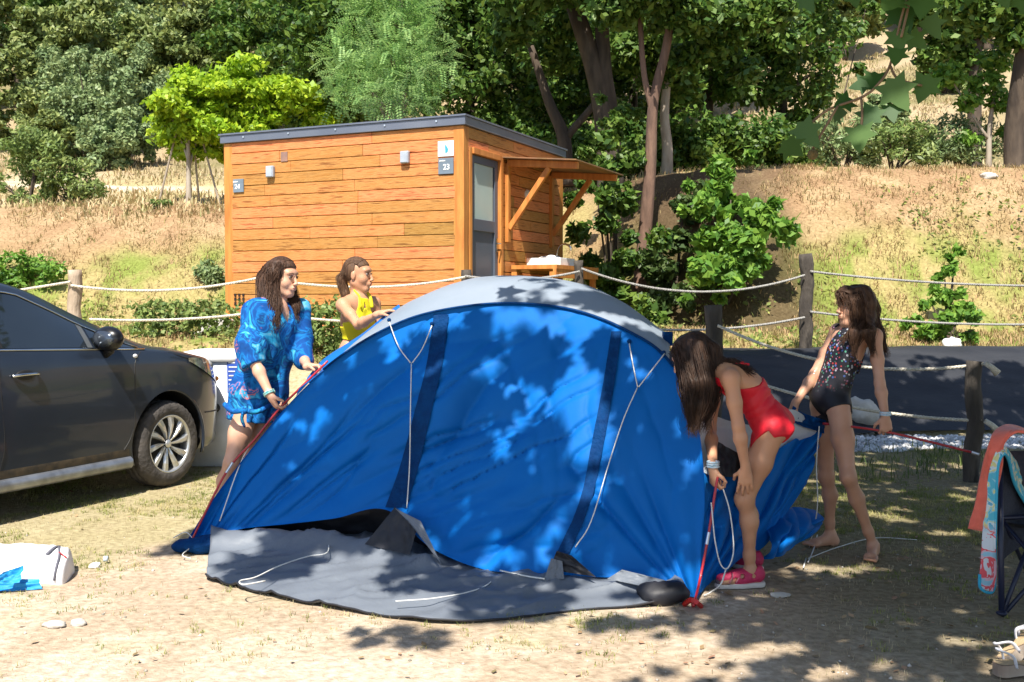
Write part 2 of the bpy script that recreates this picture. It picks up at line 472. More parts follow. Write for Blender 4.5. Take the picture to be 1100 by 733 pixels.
dark_in = mat('cabin_core', (.05, .03, .02), rough=.9)
# core
MB().box(cab(LL / 2, LR / 2, (ZB + ZT) / 2), (LL - .1, LR - .1, ZT - ZB - .02), [A3, B3, Z3]).build('core', dark_in, cabin)
def planks(face):
    b = MB(); r = random.Random(3 if face == 'L' else 4)
    n = 17; ph = (ZT - ZB) / n
    L = LL if face == 'L' else LR
    for i in range(n):
        z = ZB + (i + .5) * ph
        cuts = [0.075]; 
        c = r.uniform(.6, 1.8)
        while c < L - .5:
            cuts.append(c); c += r.uniform(1.2, 1.9)
        cuts.append(L - .075)
        for a0, a1 in zip(cuts[:-1], cuts[1:]):
            segs = [(a0, a1)]
            if face == 'R':
                d0, d1 = .20, .98
                if z < 3.17:
                    segs = [(s, e) for s, e in ((a0, min(a1, .095)), (max(a0, d1), a1)) if e - s > .01]
            for s, e in segs:
                off = .012 + r.uniform(-.002, .002)
                if face == 'L':
                    b.box(cab((s + e) / 2, 0, z) - B3 * off, (e - s - .004, .05, ph - .008), [A3, B3, Z3])
                else:
                    b.box(cab(0, (s + e) / 2, z) - A3 * off, (e - s - .004, .05, ph - .008), [B3, A3, Z3])
    o = b.build('plank_wall', wood, cabin)
    bevel(o, .004, 1)
planks('L'); planks('R')
# plain planks on the two hidden walls
MB().box(cab(LL / 2, LR - .02, (ZB + ZT) / 2), (LL, .05, ZT - ZB), [A3, B3, Z3]).build('back_wall', wood, cabin)
MB().box(cab(LL - .02, LR / 2, (ZB + ZT) / 2), (LR - .06, .05, ZT - ZB), [B3, A3, Z3]).build('side_wall', wood, cabin)
for a, b_ in ((.03, .03), (LL - .03, .03), (.03, LR - .03), (LL - .03, LR - .03)):
    bevel(MB().box(cab(a, b_, (ZB + ZT) / 2), (.135, .135, ZT - ZB - .003), [A3, B3, Z3]).build('corner_post', wood2, cabin), .006)
rf = MB().box(cab(LL / 2, LR / 2, ZT + .050), (LL + .14, LR + .14, .10), [A3, B3, Z3]).build('roof', mat('zinc_fascia', (.13, .15, .20), (.17, .19, .24), rough=.4, metal=.3, scale=2), cabin)
bevel(rf, .006)
MB().box(cab(LL / 2, LR / 2, ZT + .110), (LL + .17, LR + .17, .02), [A3, B3, Z3]).build('flashing', MATS['zinc_fascia'], rf)
for k in range(5):
    a = .3 + k * .7
    MB().box(cab(a, -.077, ZT + .06), (.02, .006, .02), [A3, B3, Z3]).build('rivet', mat('alu', (.75, .77, .8), rough=.3, metal=.8), rf)
# base frame
MB().box(cab(LL / 2, .0, ZB - .07), (LL, .09, .13), [A3, B3, Z3]).box(cab(0, LR / 2 + .06, ZB - .07), (.09, LR - .1, .13), [A3, B3, Z3]).build('base_frame', mat('grey_wood', (.45, .33, .2), (.35, .24, .13), scale=4, rough=.8), cabin)
# door on the right face
grey = mat('door_paint', (.085, .10, .135), (.095, .11, .145), rough=.4, scale=2)
dz0, dz1, db0, db1 = ZB + .02, 3.12, .172, .91
def onR(b, z, out): return cab(0, b, z) - A3 * out
door = MB().box(onR((db0 + db1) / 2, (dz0 + dz1) / 2, -.030), (db1 - db0, .05, dz1 - dz0), [B3, A3, Z3]).build('door', grey, cabin)
fr = MB()
fr.box(onR(db0 - .035, (dz0 + dz1) / 2 + .02, .005), (.062, .08, dz1 - dz0 + .10), [B3, A3, Z3])
fr.box(onR(db1 + .035, (dz0 + dz1) / 2 + .02, .005), (.07, .12, dz1 - dz0 + .10), [B3, A3, Z3])
fr.box(onR((db0 + db1) / 2, dz1 + .035, .006), (db1 - db0 + .0, .12, .07), [B3, A3, Z3])
bevel(fr.build('door_frame', wood2, cabin), .004)
MB().box(onR((db0 + db1) / 2, dz1 - .42, .0), (.50, .012, .66), [B3, A3, Z3]).build('glass_pane', mat('frosted', (.42, .52, .50), (.34, .44, .43), scale=1, rough=.25), door)
f2 = MB()
for bb in (db0 + .045, db1 - .045): f2.box(onR(bb, (dz0 + dz1) / 2, .006), (.085, .03, dz1 - dz0 - .01), [B3, A3, Z3])
for zz, hh in ((dz1 - .05, .09), (dz1 - .82, .14), (dz0 + .06, .11)): f2.box(onR((db0 + db1) / 2, zz, .0045), (db1 - db0 - .175, .03, hh), [B3, A3, Z3])
bevel(f2.build('door_stile', grey, door), .005)
MB().box(onR(db1 - .05, 2.08, .028), (.04, .012, .17), [B3, A3, Z3]).tube([onR(db1 - .05, 2.10, .03), onR(db1 - .05, 2.10, .08), onR(db1 - .15, 2.10, .08)], .009).build('handle', mat('steel', (.55, .56, .58), rough=.25, metal=1), door)
# canopy with two brackets
cz = 3.10
for bb, z_ in ((1.12, cz), (2.55, cz)):
    br = MB()
    br.box(onR(bb, 2.62, .055), (.075, .055, .98), [B3, A3, Z3])
    p0 = onR(bb, 2.30, .08); p1 = onR(bb, 3.03, .62)
    d = (p1 - p0) / np.linalg.norm(p1 - p0); nrm = np.cross(B3, d)
    br.box((p0 + p1) / 2, (.06, .065, np.linalg.norm(p1 - p0)), [B3, nrm, d])
    q0 = onR(bb, cz + .02, .06); q1 = onR(bb, cz - .06, 1.0)
    d2 = (q1 - q0) / np.linalg.norm(q1 - q0); n2_ = np.cross(B3, d2)
    br.box((q0 + q1) / 2, (.062, .085, np.linalg.norm(q1 - q0)), [B3, n2_, d2])
    bevel(br.build('canopy_bracket', wood2, cabin), .005)
cn = MB(); 
for k in range(8):
    o_ = .08 + k * .128
    cn.box(onR(1.83, cz + .078 - .085 * o_, o_), (1.75, .1275, .014), [B3, A3 * 0.996 + Z3 * .085, Z3])
cn.build('canopy_roof', mat('canopy_board', (.30, .15, .06), (.16, .10, .06), scale=3, stretch=(1, 1, 8), island=.2), cabin)
lm = MB(); lm.ell(onR(1.75, 2.78, .04), (.07, .05, .07), [B3, A3, Z3]); lm.build('wall_lamp', mat('lamp_plastic', (.8, .78, .74), rough=.35), cabin, True)
# signs and boxes on the left face
def onL(a, z, out): return cab(a, 0, z) - B3 * out
def sign(a, z, wd, hg, m, nm='sign'):
    o = MB().box(onL(a, z, .048), (wd, .012, hg), [A3, B3, Z3]).build(nm, m, cabin); bevel(o, .004); return o
sg = mat('sign_grey', (.17, .22, .28), rough=.4); sw = mat('sign_white', (.80, .82, .84), rough=.4)
white = mat('white_letter', (.85, .87, .88), rough=.5)
mtx = Matrix(((-A3[0], 0, -B3[0], 0), (-A3[1], 0, -B3[1], 0), (0, 1, 0, 0), (0, 0, 0, 1)))
def text(s, pos, size, parent, m, ax=mtx, nm='lettering', ex=.0015):
    cu = bpy.data.curves.new(nm, 'FONT'); cu.body = s; cu.size = size; cu.extrude = ex; cu.align_x = 'CENTER'; cu.align_y = 'CENTER'; cu.offset = size * .02
    cu.materials.append(m)
    o_ = bpy.data.objects.new(nm, cu); COL.objects.link(o_); dg = bpy.context.evaluated_depsgraph_get(); me = bpy.data.meshes.new_from_object(o_.evaluated_get(dg)); bpy.data.objects.remove(o_); o = bpy.data.objects.new(nm, me); COL.objects.link(o); o.parent = parent
    M_ = ax.copy(); M_.translation = Vector(np.array(pos) - ORG[parent.name]); o.matrix_local = M_
    return o
s24 = sign(LL - .155 - .05, 2.87, .165, .17, sg); s23 = sign(.19, 2.96, .20, .185, sg); sl_ = sign(.19, 3.16, .21, .18, sw)
text('24', onL(LL - .19, 2.855, .056), .085, s24, white); text('23', onL(.18, 2.945, .056), .09, s23, white)
for sgn, a, z in ((s24, LL - .155, 2.92), (s23, .24, 3.02)):
    bm_ = MB()
    for k in range(6):
        bm_.box(onL(a + .025 - k * .013, z + (.002 if k % 2 else 0), .056), (.009, .003, .013 if k % 3 else .018), [A3, B3, Z3])
    bm_.build('small_print', white, sgn)
# leaf mark
pts = [(-.005, -.05), (.028, -.035), (.034, 0), (.012, .035), (-.01, .055)]
b_ = MB(); V_ = [onL(.19 - px_, 3.155 + pz_, .056) for px_, pz_ in pts] + [onL(.19 - px_, 3.155 + pz_, .0525) for px_, pz_ in pts]
n_ = len(pts); b_.add(V_, [tuple(range(n_)), tuple(range(2 * n_ - 1, n_ - 1, -1))] + [(i, (i + 1) % n_, n_ + (i + 1) % n_, n_ + i) for i in range(n_)])
b_.build('leaf_emblem', mat('teal_mark', (.05, .35, .48), rough=.5), sl_)
box_m = mat('box_plastic', (.36, .40, .47), rough=.4)
for a, z in ((LL - .72, 3.02), (.73, 3.09)):
    o = MB().box(onL(a, z, .065), (.115, .05, .145), [A3, B3, Z3]).build('junction_box', box_m, cabin); bevel(o, .012, 3)
    MB().box(onL(a, z, .0925), (.09, .008, .12), [A3, B3, Z3]).build('cover', mat('box_cover', (.40, .45, .53), rough=.35), o)
MB().box(onL(LL - .92, 3.20, .041), (.10, .008, .12), [A3, B3, Z3]).build('metal_patch', mat('patch', (.30, .17, .13), (.2, .13, .12), scale=9), cabin)
for i in range(3):
    for j in range(3): MB().box(onL(LL - .13 - i * .065, 1.36 + j * .055, .042), (.03, .012, .036), [A3, B3, Z3]).build('vent_slot', mat('slot_dark', (.02, .012, .01), rough=.9), cabin)
for i in range(9): MB().box(onL(LL - 1.12 - i * .045, .985, .055), (.024, .03, .07), [A3, B3, Z3]).build('vent_slot', MATS['slot_dark'], cabin)
# wash-up counter at the far end of the right face
ct = thing('outdoor_sink', onR(1.95, ZB, .35), 'timber wash stand with white basin under the cabin canopy', 'sink')
k_ = MB().box(onR(1.95, 1.820, .38), (1.5, .62, .05), [B3, A3, Z3]).box(onR(1.95, 1.740, .66), (1.5, .045, .11), [B3, A3, Z3]).build('counter', wood2, ct)
lg = [MB().box(onR(b, 1.41, o), (.07, .07, .70), [B3, A3, Z3]).build('leg', wood2, ct) for b in (1.25, 2.66) for o in (.1, .62)]
bs = MB(); 
for b, o, sx, sy in ((1.75, .16, .5, .03), (1.75, .60, .5, .03), (1.515, .38, .03, .41), (1.985, .38, .03, .41)): bs.box(onR(b, 1.895, o), (sx, sy, .10), [B3, A3, Z3])
bs.box(onR(1.75, 1.855, .38), (.44, .41, .015), [B3, A3, Z3]); bevel(bs.build('basin', mat('ceramic', (.82, .82, .80), rough=.2), ct), .012, 3)
MB().tube(smoothpath([onR(2.15, 1.850, .3), onR(2.15, 2.020, .3), onR(2.14, 2.120, .34), onR(2.13, 2.150, .42), onR(2.12, 2.110, .50), onR(2.12, 2.060, .51)]), .013, 8).build('tap', mat('chrome', (.75, .76, .78), rough=.12, metal=1), ct, True)
cl = MB(); rr = random.Random(2)
for k in range(7): cl.ell(onR(1.75 + rr.uniform(-.12, .12), 1.935 + rr.uniform(0, .02), .38 + rr.uniform(-.1, .1)), (.07, .06, .035), nu=10, nv=6)
tag(cl.build('dish_cloth', mat('cloth_white', (.8, .78, .75), scale=20, bump=.4), None, True), 'crumpled white cloth heaped in the outdoor basin', 'cloth')
cup = MB(); cup.tube([onR(2.5, 1.847, .5), onR(2.5, 1.920, .5)], [.032, .036], 14); tag(cup.build('cup', mat('cup_cream', (.78, .72, .60), rough=.3), None, True), 'cream beaker standing by the outdoor tap', 'cup')

# concrete footing left of the cabin
cc = mat('concrete', (.58, .56, .52), (.46, .44, .40), scale=5, rough=.9, bump=.3)
def conc(p0, p1, z1, wd, lab):
    p0, p1 = np.array(p0, float), np.array(p1, float); d = p1 - p0; L = np.linalg.norm(d); d /= L
    z0 = .55; o = MB().box([*((p0 + p1) / 2), (z0 + z1) / 2], (L, wd, z1 - z0), [[d[0], d[1], 0], [-d[1], d[0], 0], [0, 0, 1]]).build('concrete_block', cc)
    bevel(o, .015); tag(o, lab, 'concrete')
P_ = at(155, 357, 12.8); Q_ = at(219, 357, 12.8); conc(P_[:2], Q_[:2], P_[2], .5, 'low pale concrete footing behind the front of the car')
P_ = at(222, 343, 13.0); Q_ = at(252, 343, 13.0); conc(P_[:2], Q_[:2], P_[2], .5, 'taller pale concrete block under the corner of the cabin')
# ------------------------------------------------------------------ vegetation
def leaves(c, r, n, size, rg, updown=.55, aspect=.55, hollow=.45):
    "leaf quads spread through an ellipsoid; returns (n,4,3)"
    d = rg.normal(size=(n, 3)); d /= np.linalg.norm(d, axis=1)[:, None]
    rad = (hollow + (1 - hollow) * rg.random(n) ** .6) * (1 + .15 * rg.normal(size=n))
    p = np.array(c) + d * rad[:, None] * np.array(r)
    nm = rg.normal(size=(n, 3)) * .8 + d * .6 + np.array([0, -.15, updown]); nm /= np.linalg.norm(nm, axis=1)[:, None]
    a = np.cross(nm, rg.normal(size=(n, 3))); a /= np.linalg.norm(a, axis=1)[:, None] + 1e-9
    b = np.cross(nm, a)
    s = (size * (.6 + .8 * rg.random(n)))[:, None]
    a = a * s; b = b * s * aspect
    return np.stack([p - a * .5, p + b * .5 - a * .05, p + a * .5 - nm * s * .12, p - b * .5 - a * .05], 1)
def clumps(c, R3, k, cr, rg):
    d = rg.normal(size=(k, 3)); d /= np.linalg.norm(d, axis=1)[:, None]
    p = np.array(c) + d * (rg.random(k) ** .45)[:, None] * np.array(R3)
    return [(q, cr * rg.uniform(.6, 1.25)) for q in p]
def foliage(parent, cl, n, size, m, rg, flat=.7, name='crown', **kw):
    tot = sum(r ** 2 for _, r in cl)
    Q = np.concatenate([leaves(q, (r, r, r * flat), max(8, int(n * r * r / tot)), size, rg, **kw) for q, r in cl])
    V = Q.reshape(-1, 3); Fc = np.arange(len(V)).reshape(-1, 4)
    return mk(name, V, Fc, m, parent)
bark = mat('bark', (.10, .075, .055), (.05, .038, .03), scale=9, rough=.95, stretch=(1, 1, .25), bump=.8, bscale=22)
bark_pale = mat('bark_pale', (.38, .33, .27), (.26, .21, .16), scale=9, rough=.9, stretch=(1, 1, .3), bump=.4)
bark_red = mat('bark_red', (.20, .12, .085), (.10, .06, .045), scale=9, rough=.95, stretch=(1, 1, .25), bump=.8, bscale=22)
def leafmat(nm, a, b, tr=.3, isl=.35, rough=.5): return mat(nm, a, b, scale=1.3, rough=rough, transl=tr, island=isl, spec=.35)
M_lime = leafmat('leaf_lime', (.36, .50, .03), (.27, .43, .02), .4, .3)
M_dark = leafmat('leaf_dark', (.065, .135, .02), (.11, .19, .03), .3, .45)
M_deep = leafmat('leaf_deep', (.045, .085, .02), (.075, .12, .03), .2, .4)
M_oliv = leafmat('leaf_olive', (.17, .25, .10), (.24, .31, .13), .25, .35)
M_oak = leafmat('leaf_oak', (.16, .21, .055), (.22, .27, .085), .25, .4)
M_loc = leafmat('leaf_locust', (.20, .36, .10), (.30, .46, .17), .35, .35)
M_fresh = leafmat('leaf_fresh', (.12, .25, .03), (.17, .32, .05), .35, .35)
M_weed = leafmat('leaf_weed', (.16, .24, .06), (.22, .28, .09), .3, .35)
M_pl = leafmat('leaf_plane', (.045, .11, .022), (.075, .155, .03), .3, .3)
def trunk(parent, paths, m=None, name='trunk'):
    b = MB()
    for pts, r0, r1 in paths:
        P = smoothpath(pts, 5); k = len(P)
        rr = [r0 + (r1 - r0) * (i / (k - 1)) ** .8 for i in range(k)]
        rr[0] *= 1.25
        b.tube(P, rr, 9)
    return b.build(name, m or bark, parent, True)
def tree(name, base, height, R3, k, cr, n, size, m, label, seed, cat='tree', group=None, bm=None, lean=(0, 0), tr=.12, cz=.68, flat=.7, limbs=5, **kw):
    rg = np.random.default_rng(seed); base = np.array([base[0], base[1], float(H0(base[0], base[1])) if len(base) < 3 else base[2]])
    t = thing(name, base, label, cat, group)
    c = base + [lean[0], lean[1], height * cz]
    cl = clumps(c, R3, k, cr, rg)
    foliage(t, cl, n, size, m, rg, flat, **kw)
    P = [([base - [0, 0, .15], base + [lean[0] * .3, lean[1] * .3, height * .3], c + [0, 0, -R3[2] * .1]], tr, tr * .35)]
    for i in range(min(limbs, len(cl))):
        q = cl[i][0]; s = base + np.array([lean[0] * .3, lean[1] * .3, height * (.28 + .07 * i)])
        P.append(([s, (s + q) / 2 + [0, 0, .1 * height * .3], q], tr * .45, tr * .1))
    trunk(t, P, bm)
    return t
def shrub(name, base, R3, k, cr, n, size, m, label, seed, cat='shrub', group=None, up=None, **kw):
    rg = np.random.default_rng(seed); base = np.array([base[0], base[1], float(H0(base[0], base[1])) if len(base) < 3 else base[2]])
    t = thing(name, base, label, cat, group)
    c = base + [0, 0, R3[2] * .85]
    cl = clumps(c, R3, k, cr, rg)
    foliage(t, cl, n, size, m, rg, .8, name='foliage', **kw)
    trunk(t, [([base - [0, 0, .1], (base + q) / 2 + [0, 0, .05], q], .025 + .01 * R3[2], .008) for q, _ in cl[:6]], None, 'stem')
    return t
def bxy(px, py, Y): p = at(px, py, Y); return (p[0], p[1])

# lime green trees behind the cabin
tree('broadleaf_tree', bxy(203, 220, 20.3), 2.55, (.85, .7, .50), 40, .24, 5600, .13, M_lime, 'small lime green tree with bare stem and stakes left of the cabin', 1, bm=bark_pale, tr=.07, cz=.76, group='lime green trees behind the cabin', flat=.5)
st = at(203, 221, 20.3)
for i, (px, c) in enumerate(((183, 172), (217, 185), (160, 200))):
    pass
tree('broadleaf_tree', bxy(262, 225, 20.8), 3.0, (1.75, 1.2, 1.05), 90, .34, 19000, .13, M_lime, 'wide lime green tree rising behind the cabin roof', 2, bm=bark_pale, tr=.10, cz=.60, group='lime green trees behind the cabin', flat=.5)
# stakes
for i, (dx, dy, l) in enumerate(((-.62, .0, 'left'), (.6, .1, 'right'), (.05, .55, 'middle'))):
    b = np.array([st[0] + dx, 20.3 + dy]); z = float(H0(*b))
    o = MB().tube([[b[0], b[1], z - .1], [st[0] + dx * .35, 20.3 + dy * .4, z + 1.45]], .02, 7).build('tree_stake', bark_pale)
    tag(o, 'thin leaning wooden stake, %s one of three propping the small lime tree' % l, 'stake', 'stakes of the small lime tree')
# locust with pale feathery leaves over the cabin
def locust():
    rg = np.random.default_rng(5)
    base = np.array([-1.9, 17.2, float(H0(-1.9, 17.2))])
    t = thing('locust_tree', base, 'pale feathery locust tree leaning over the cabin roof', 'tree')
    cl = []
    for px, py, Y, r in ((420, 60, 15.2, .55), (385, 90, 15.4, .45), (450, 30, 15.6, .5), (395, 40, 16, .55), (440, 95, 15, .4), (370, 60, 16, .4), (410, 110, 14.8, .36), (470, 60, 16, .35), (425, 20, 16, .5), (365, 95, 15.6, .3), (450, 75, 15.2, .4), (430, -20, 16, .6), (400, -10, 16, .5)):
        cl.append((at(px, py, Y), r))
    Q = []
    for q, r in cl:
        for k in range(int(105 * (r / .45) ** 2)):
            d = rg.normal(size=3); d /= np.linalg.norm(d); p = q + d * r * rg.random() ** .5
            ax = rg.normal(size=3) + d * .6 + [0, 0, -.35]; ax /= np.linalg.norm(ax)
            sd = np.cross(ax, [0, .3, 1]); sd /= np.linalg.norm(sd)
            L = rg.uniform(.22, .34)
            for i in range(8):
                for s in (-1, 1):
                    b = p + ax * L * (i + .5) / 8 + [0, 0, -.1 * L * (i / 8) ** 2]
                    w_ = .03; l_ = .062 * (1 - .04 * i)
                    tip = b + sd * s * l_ + ax * .012
                    Q.append([b, (b + tip) / 2 + ax * w_ * .5, tip, (b + tip) / 2 - ax * w_ * .5])
    V = np.array(Q).reshape(-1, 3)
    mk('crown', V, np.arange(len(V)).reshape(-1, 4), M_loc, t)
    c = at(430, 0, 16)
    trunk(t, [([base - [0, 0, .2], base + [.1, -.3, 1.6], c], .09, .04)] + [([base + [.1, -.3, 1.7 + .1 * i], (base + [0, 0, 2] + q) / 2 + [0, 0, .2], q], .035, .008) for i, (q, r) in enumerate(cl[:10])], bark_pale)
locust()
# dark broadleaf trees behind the right half
DK = [  # px, Y, height, R3, n, label
    (400, 21.5, 7.0, (2.6, 1.8, 2.3), 19000, 'dark leafy tree directly behind the pale locust'),
    (505, 21.0, 6.6, (2.3, 1.6, 2.5), 20000, 'dark leafy tree behind the right end of the cabin'),
    (590, 22.5, 7.0, (2.2, 1.8, 2.8), 18000, 'shaded tree between the cabin and the twin trunks'),
    (760, 21.5, 6.4, (2.1, 1.6, 2.5), 20000, 'dark leafy tree above the bright green bush'),
    (840, 22.5, 6.6, (1.6, 1.5, 2.4), 12000, 'rightmost tree of the dark leafy row'),
    (680, 24.5, 7.0, (2.4, 1.6, 3.0), 20000, 'dense shaded tree behind the twin trunks')]
for i, (px, Y, h, R3, n, lab) in enumerate(DK):
    tree('shade_tree', bxy(px, 200, Y), h, R3, 90, .50, n, .15, M_dark, lab, 20 + i, group='dark trees behind the cabin', tr=.15, cz=.56, flat=.75, hollow=.1)
# the two trunks in front of them
def special(name, base, paths, cls, n, size, m, lab, seed, bm, grp=None):
    rg = np.random.default_rng(seed); base = np.array(base, float)
    t = thing(name, base, lab, 'tree', grp)
    foliage(t, cls, n, size, m, rg); trunk(t, paths, bm); return t
Yt = 17.8
b0 = at(655, 215, Yt); b0[2] = H0(b0[0], b0[1])
special('twin_trunk_tree', b0, [([b0 - [0, 0, .2], at(652, 150, Yt), at(640, 80, Yt), at(612, -10, Yt), at(600, -60, Yt)], .22, .12), ([b0 + [.1, .1, 0], at(655, 120, Yt), at(648, 60, Yt), at(645, -60, Yt)], .17, .11), ([at(605, 200, 18.5), at(606, 150, 18.5), at(590, 110, 18.5), at(570, 50, 18.5)], .17, .06), ([at(606, 150, 18.5), at(640, 110, 18.4), at(655, 80, 18.4)], .08, .04)],
        [(at(px, py, Y), r) for px, py, Y, r in ((560, -10, 17, .6), (600, 20, 18.6, .6), (680, -10, 17, .7), (620, -30, 17, .8), (720, 10, 17.5, .6), (545, 30, 17.8, .5), (700, 40, 18.8, .5), (590, 60, 19, .5), (675, 60, 19, .5))], 9000, .15, M_dark, 'tall shaded tree with two dark trunks right of the cabin', 31, bark)
Ys = 15.6
b1 = at(687, 300, Ys); b1[2] = H0(b1[0], b1[1])
special('slender_tree', b1, [([b1 - [0, 0, .15], at(694, 240, Ys), at(699, 175, Ys), at(702, 110, Ys), at(716, 50, Ys), at(728, -30, Ys)], .12, .055), ([at(701, 120, Ys), at(692, 80, Ys), at(688, 20, Ys), at(690, -30, Ys)], .05, .035)],
        [(at(px, py, Y), r) for px, py, Y, r in ((700, -20, 15.2, .6), (745, 15, 15.4, .45), (790, 20, 15.8, .5), (830, 10, 16, .45), (660, 10, 15.5, .4), (770, 50, 16, .4), (800, 75, 16.2, .3), (735, 60, 16, .3))], 8000, .13, M_dark, 'slender reddish forked trunk rising left of the bright bush', 32, bark_red)
pb = at(716, 200, 19); pb[2] = H0(pb[0], pb[1])
special('pale_trunk_tree', pb, [([pb - [0, 0, .2], at(717, 160, 19), at(714, 120, 19), at(720, 60, 19)], .12, .07)], [(at(722, 70, 19), .5), (at(735, 95, 19.3), .4)], 1800, .15, M_dark, 'short pale trunk standing behind the slender forked tree', 33, bark_pale)
# ivy mass climbing next to the slender tree
rg = np.random.default_rng(44)
def hedge(name, pts, n, size, m, lab, seed, cat='bush', stem=True, flat=.9):
    cl = [(at(px, py, Y), r) for px, py, Y, r in pts]
    b = cl[0][0].copy(); b[0] = np.mean([c[0][0] for c in cl]); b[1] = np.mean([c[0][1] for c in cl]); b[2] = H0(b[0], b[1])
    t = thing(name, b, lab, cat)
    rg = np.random.default_rng(seed); cl2 = [(q + rg.normal(size=3) * r * .75, r * rg.uniform(.25, .6)) for q, r in cl for _ in range(5)]
    foliage(t, cl2, int(n * 1.15), size, m, rg, flat, name='foliage', hollow=.05)
    trunk(t, [([b - [0, 0, .1], (b + q) / 2, q], .03, .008) for q, _ in cl[:7]], None, 'stem')
    return t
hedge('climbing_bush', [(660, 300, 15.0, .3), (640, 270, 15.0, .3), (655, 235, 15.1, .33), (640, 200, 15.3, .35), (660, 170, 15.5, .33), (645, 140, 15.8, .3), (665, 120, 16, .28), (675, 290, 14.8, .3), (650, 315, 14.6, .25), (672, 215, 15.4, .25), (700, 330, 14.2, .22)], 7500, .12, M_dark, 'leafy climbing bush between the cabin and the slender trunk', 45)
hedge('bright_bush', [(780, 290, 14.2, .42), (770, 255, 14.4, .42), (800, 250, 14.3, .36), (785, 215, 14.6, .38), (765, 195, 14.9, .3), (800, 290, 14.0, .35), (755, 230, 14.6, .3), (755, 280, 14.3, .3), (780, 185, 15.0, .22), (815, 230, 14.5, .2), (775, 310, 13.8, .3)], 8500, .14, M_fresh, 'bright green leafy bush on the bank right of the trunks', 46)
hedge('dark_undergrowth', [(730, 260, 15.3, .4), (720, 300, 14.9, .35), (735, 215, 15.8, .4), (700, 300, 15.2, .3), (745, 320, 14.4, .25)], 3800, .12, M_deep, 'dark undergrowth behind the bright bush and the slender trunk', 47)
hedge('young_shrub', [(1015, 300, 13.5, .16), (1035, 330, 13.2, .2), (1010, 345, 13.0, .2), (1045, 355, 12.9, .17), (1025, 280, 13.6, .1), (990, 350, 13.0, .14), (1000, 325, 13.3, .14), (1030, 358, 12.8, .2)], 2300, .10, M_fresh, 'young light green shrub growing on the dry bank at right', 48)
# hedges of tall weeds on the upper terrace
WD = [(905, 165, 18.4, .5, 'left'), (960, 160, 18.4, .55, 'middle'), (1030, 150, 18.6, .6, 'right')]
for i, (px, py, Y, r, w_) in enumerate(WD):
    shrub('weed_clump', bxy(px, py, Y), (.8, .5, .55), 26, .22, 3200, .11, M_oliv if i != 1 else M_weed, 'grey green tall weeds on the top of the right bank, %s clump' % w_, 60 + i, group='tall weeds on the bank top', aspect=.3)
shrub('weed_clump', bxy(30, 190, 20.5), (.7, .5, .9), 26, .24, 3600, .12, M_weed, 'tall feathery weeds at the left edge on the upper terrace', 64, group='tall weeds on the upper terrace', aspect=.35)
shrub('weed_clump', bxy(80, 205, 20.6), (.8, .4, .45), 22, .2, 2400, .11, M_weed, 'low green weeds on the upper terrace beside the feathery clump', 65, group='tall weeds on the upper terrace', aspect=.35)
shrub('weed_clump', bxy(20, 285, 17.0), (.8, .4, .3), 18, .18, 1700, .11, M_fresh, 'green weeds on the bank behind the car roof', 66, aspect=.4)
shrub('weed_clump', bxy(225, 285, 17.0), (.35, .3, .3), 8, .16, 900, .09, M_oliv, 'grey scrub on the bank against the left end of the cabin', 67, aspect=.4)
shrub('weed_clump', bxy(168, 240, 19.0), (.22, .2, .12), 6, .1, 420, .09, M_weed, 'small green tuft on the lip of the left bank', 68, aspect=.4)
# low plants at the foot of the cabin
def lowplants(nm, p, q, n, lab, seed, h=.4, m=M_weed):
    rg = np.random.default_rng(seed); p = np.array(p); q = np.array(q); t = rg.random(n)[:, None]
    b = p + (q - p) * t + rg.normal(size=(n, 2)) * [.06, .12]
    z = H0(b[:, 0], b[:, 1])
    Q = []
    for i in range(n):
        c = np.array([b[i, 0], b[i, 1], z[i] + rg.random() * h])
        Q.append(leaves(c, (.05, .05, .07), 7, .07, rg, hollow=.1))
    V = np.concatenate(Q).reshape(-1, 3)
    o = mk(nm, V, np.arange(len(V)).reshape(-1, 4), m); tag(o, lab, 'plants', kind=None); return o
lowplants('low_plants', (-2.4, 11.5), (-1.6, 11.7), 330, 'green plants under the timber cabin between the two women', 70, .55)
lowplants('low_plants', (-4.3, 12.1), (-3.2, 12.2), 300, 'sparse green plants in front of the concrete footing', 71, .38)
# right edge trees
b2 = at(1092, 178, 17.8); b2[2] = H0(b2[0], b2[1])
special('leaning_trunk_tree', b2, [([b2 - [0, 0, .2], at(1090, 140, 17.8), at(1100, 60, 17.6), at(1115, -40, 17.5)], .2, .13)], [(at(px, py, 17.5), r) for px, py, r in ((1080, -10, .5), (1060, 20, .4), (1110, 10, .5), (1040, 5, .45), (1090, 40, .3))], 4200, .16, M_dark, 'dark leaning trunk at the right edge of the bank top', 81, bark)
b3 = at(1047, 165, 20.5); b3[2] = H0(b3[0], b3[1])
special('shade_tree', b3, [([b3 - [0, 0, .2], at(1047, 100, 20.5), at(1050, 20, 20.5)], .16, .1)], [(at(px, py, 20.5), r) for px, py, r in ((1010, 0, .7), (1050, 20, .6), (1020, 40, .45), (1080, 5, .7), (1000, 60, .3), (980, 10, .5), (1040, 62, .3))], 5200, .18, M_dark, 'dark trunk with drooping crown near the top right corner', 82, bark, 'dark trees on the right')
b4 = at(1062, 176, 18.2); b4[2] = H0(b4[0], b4[1])
special('sapling', b4, [([b4 - [0, 0, .1], at(1063, 140, 18.2), at(1068, 100, 18.2)], .06, .03), ([at(1062, 150, 18.2), at(1045, 125, 18.2), at(1022, 85, 18.2)], .03, .012)], [(at(px, py, 18.2), r) for px, py, r in ((1060, 90, .3), (1075, 110, .25), (1040, 110, .22), (1020, 80, .28), (1000, 90, .22), (1070, 65, .3), (1085, 140, .2), (1040, 150, .2))], 2000, .13, M_fresh, 'pale stemmed sapling with light green leaves on the right bank top', 83, bark_pale)
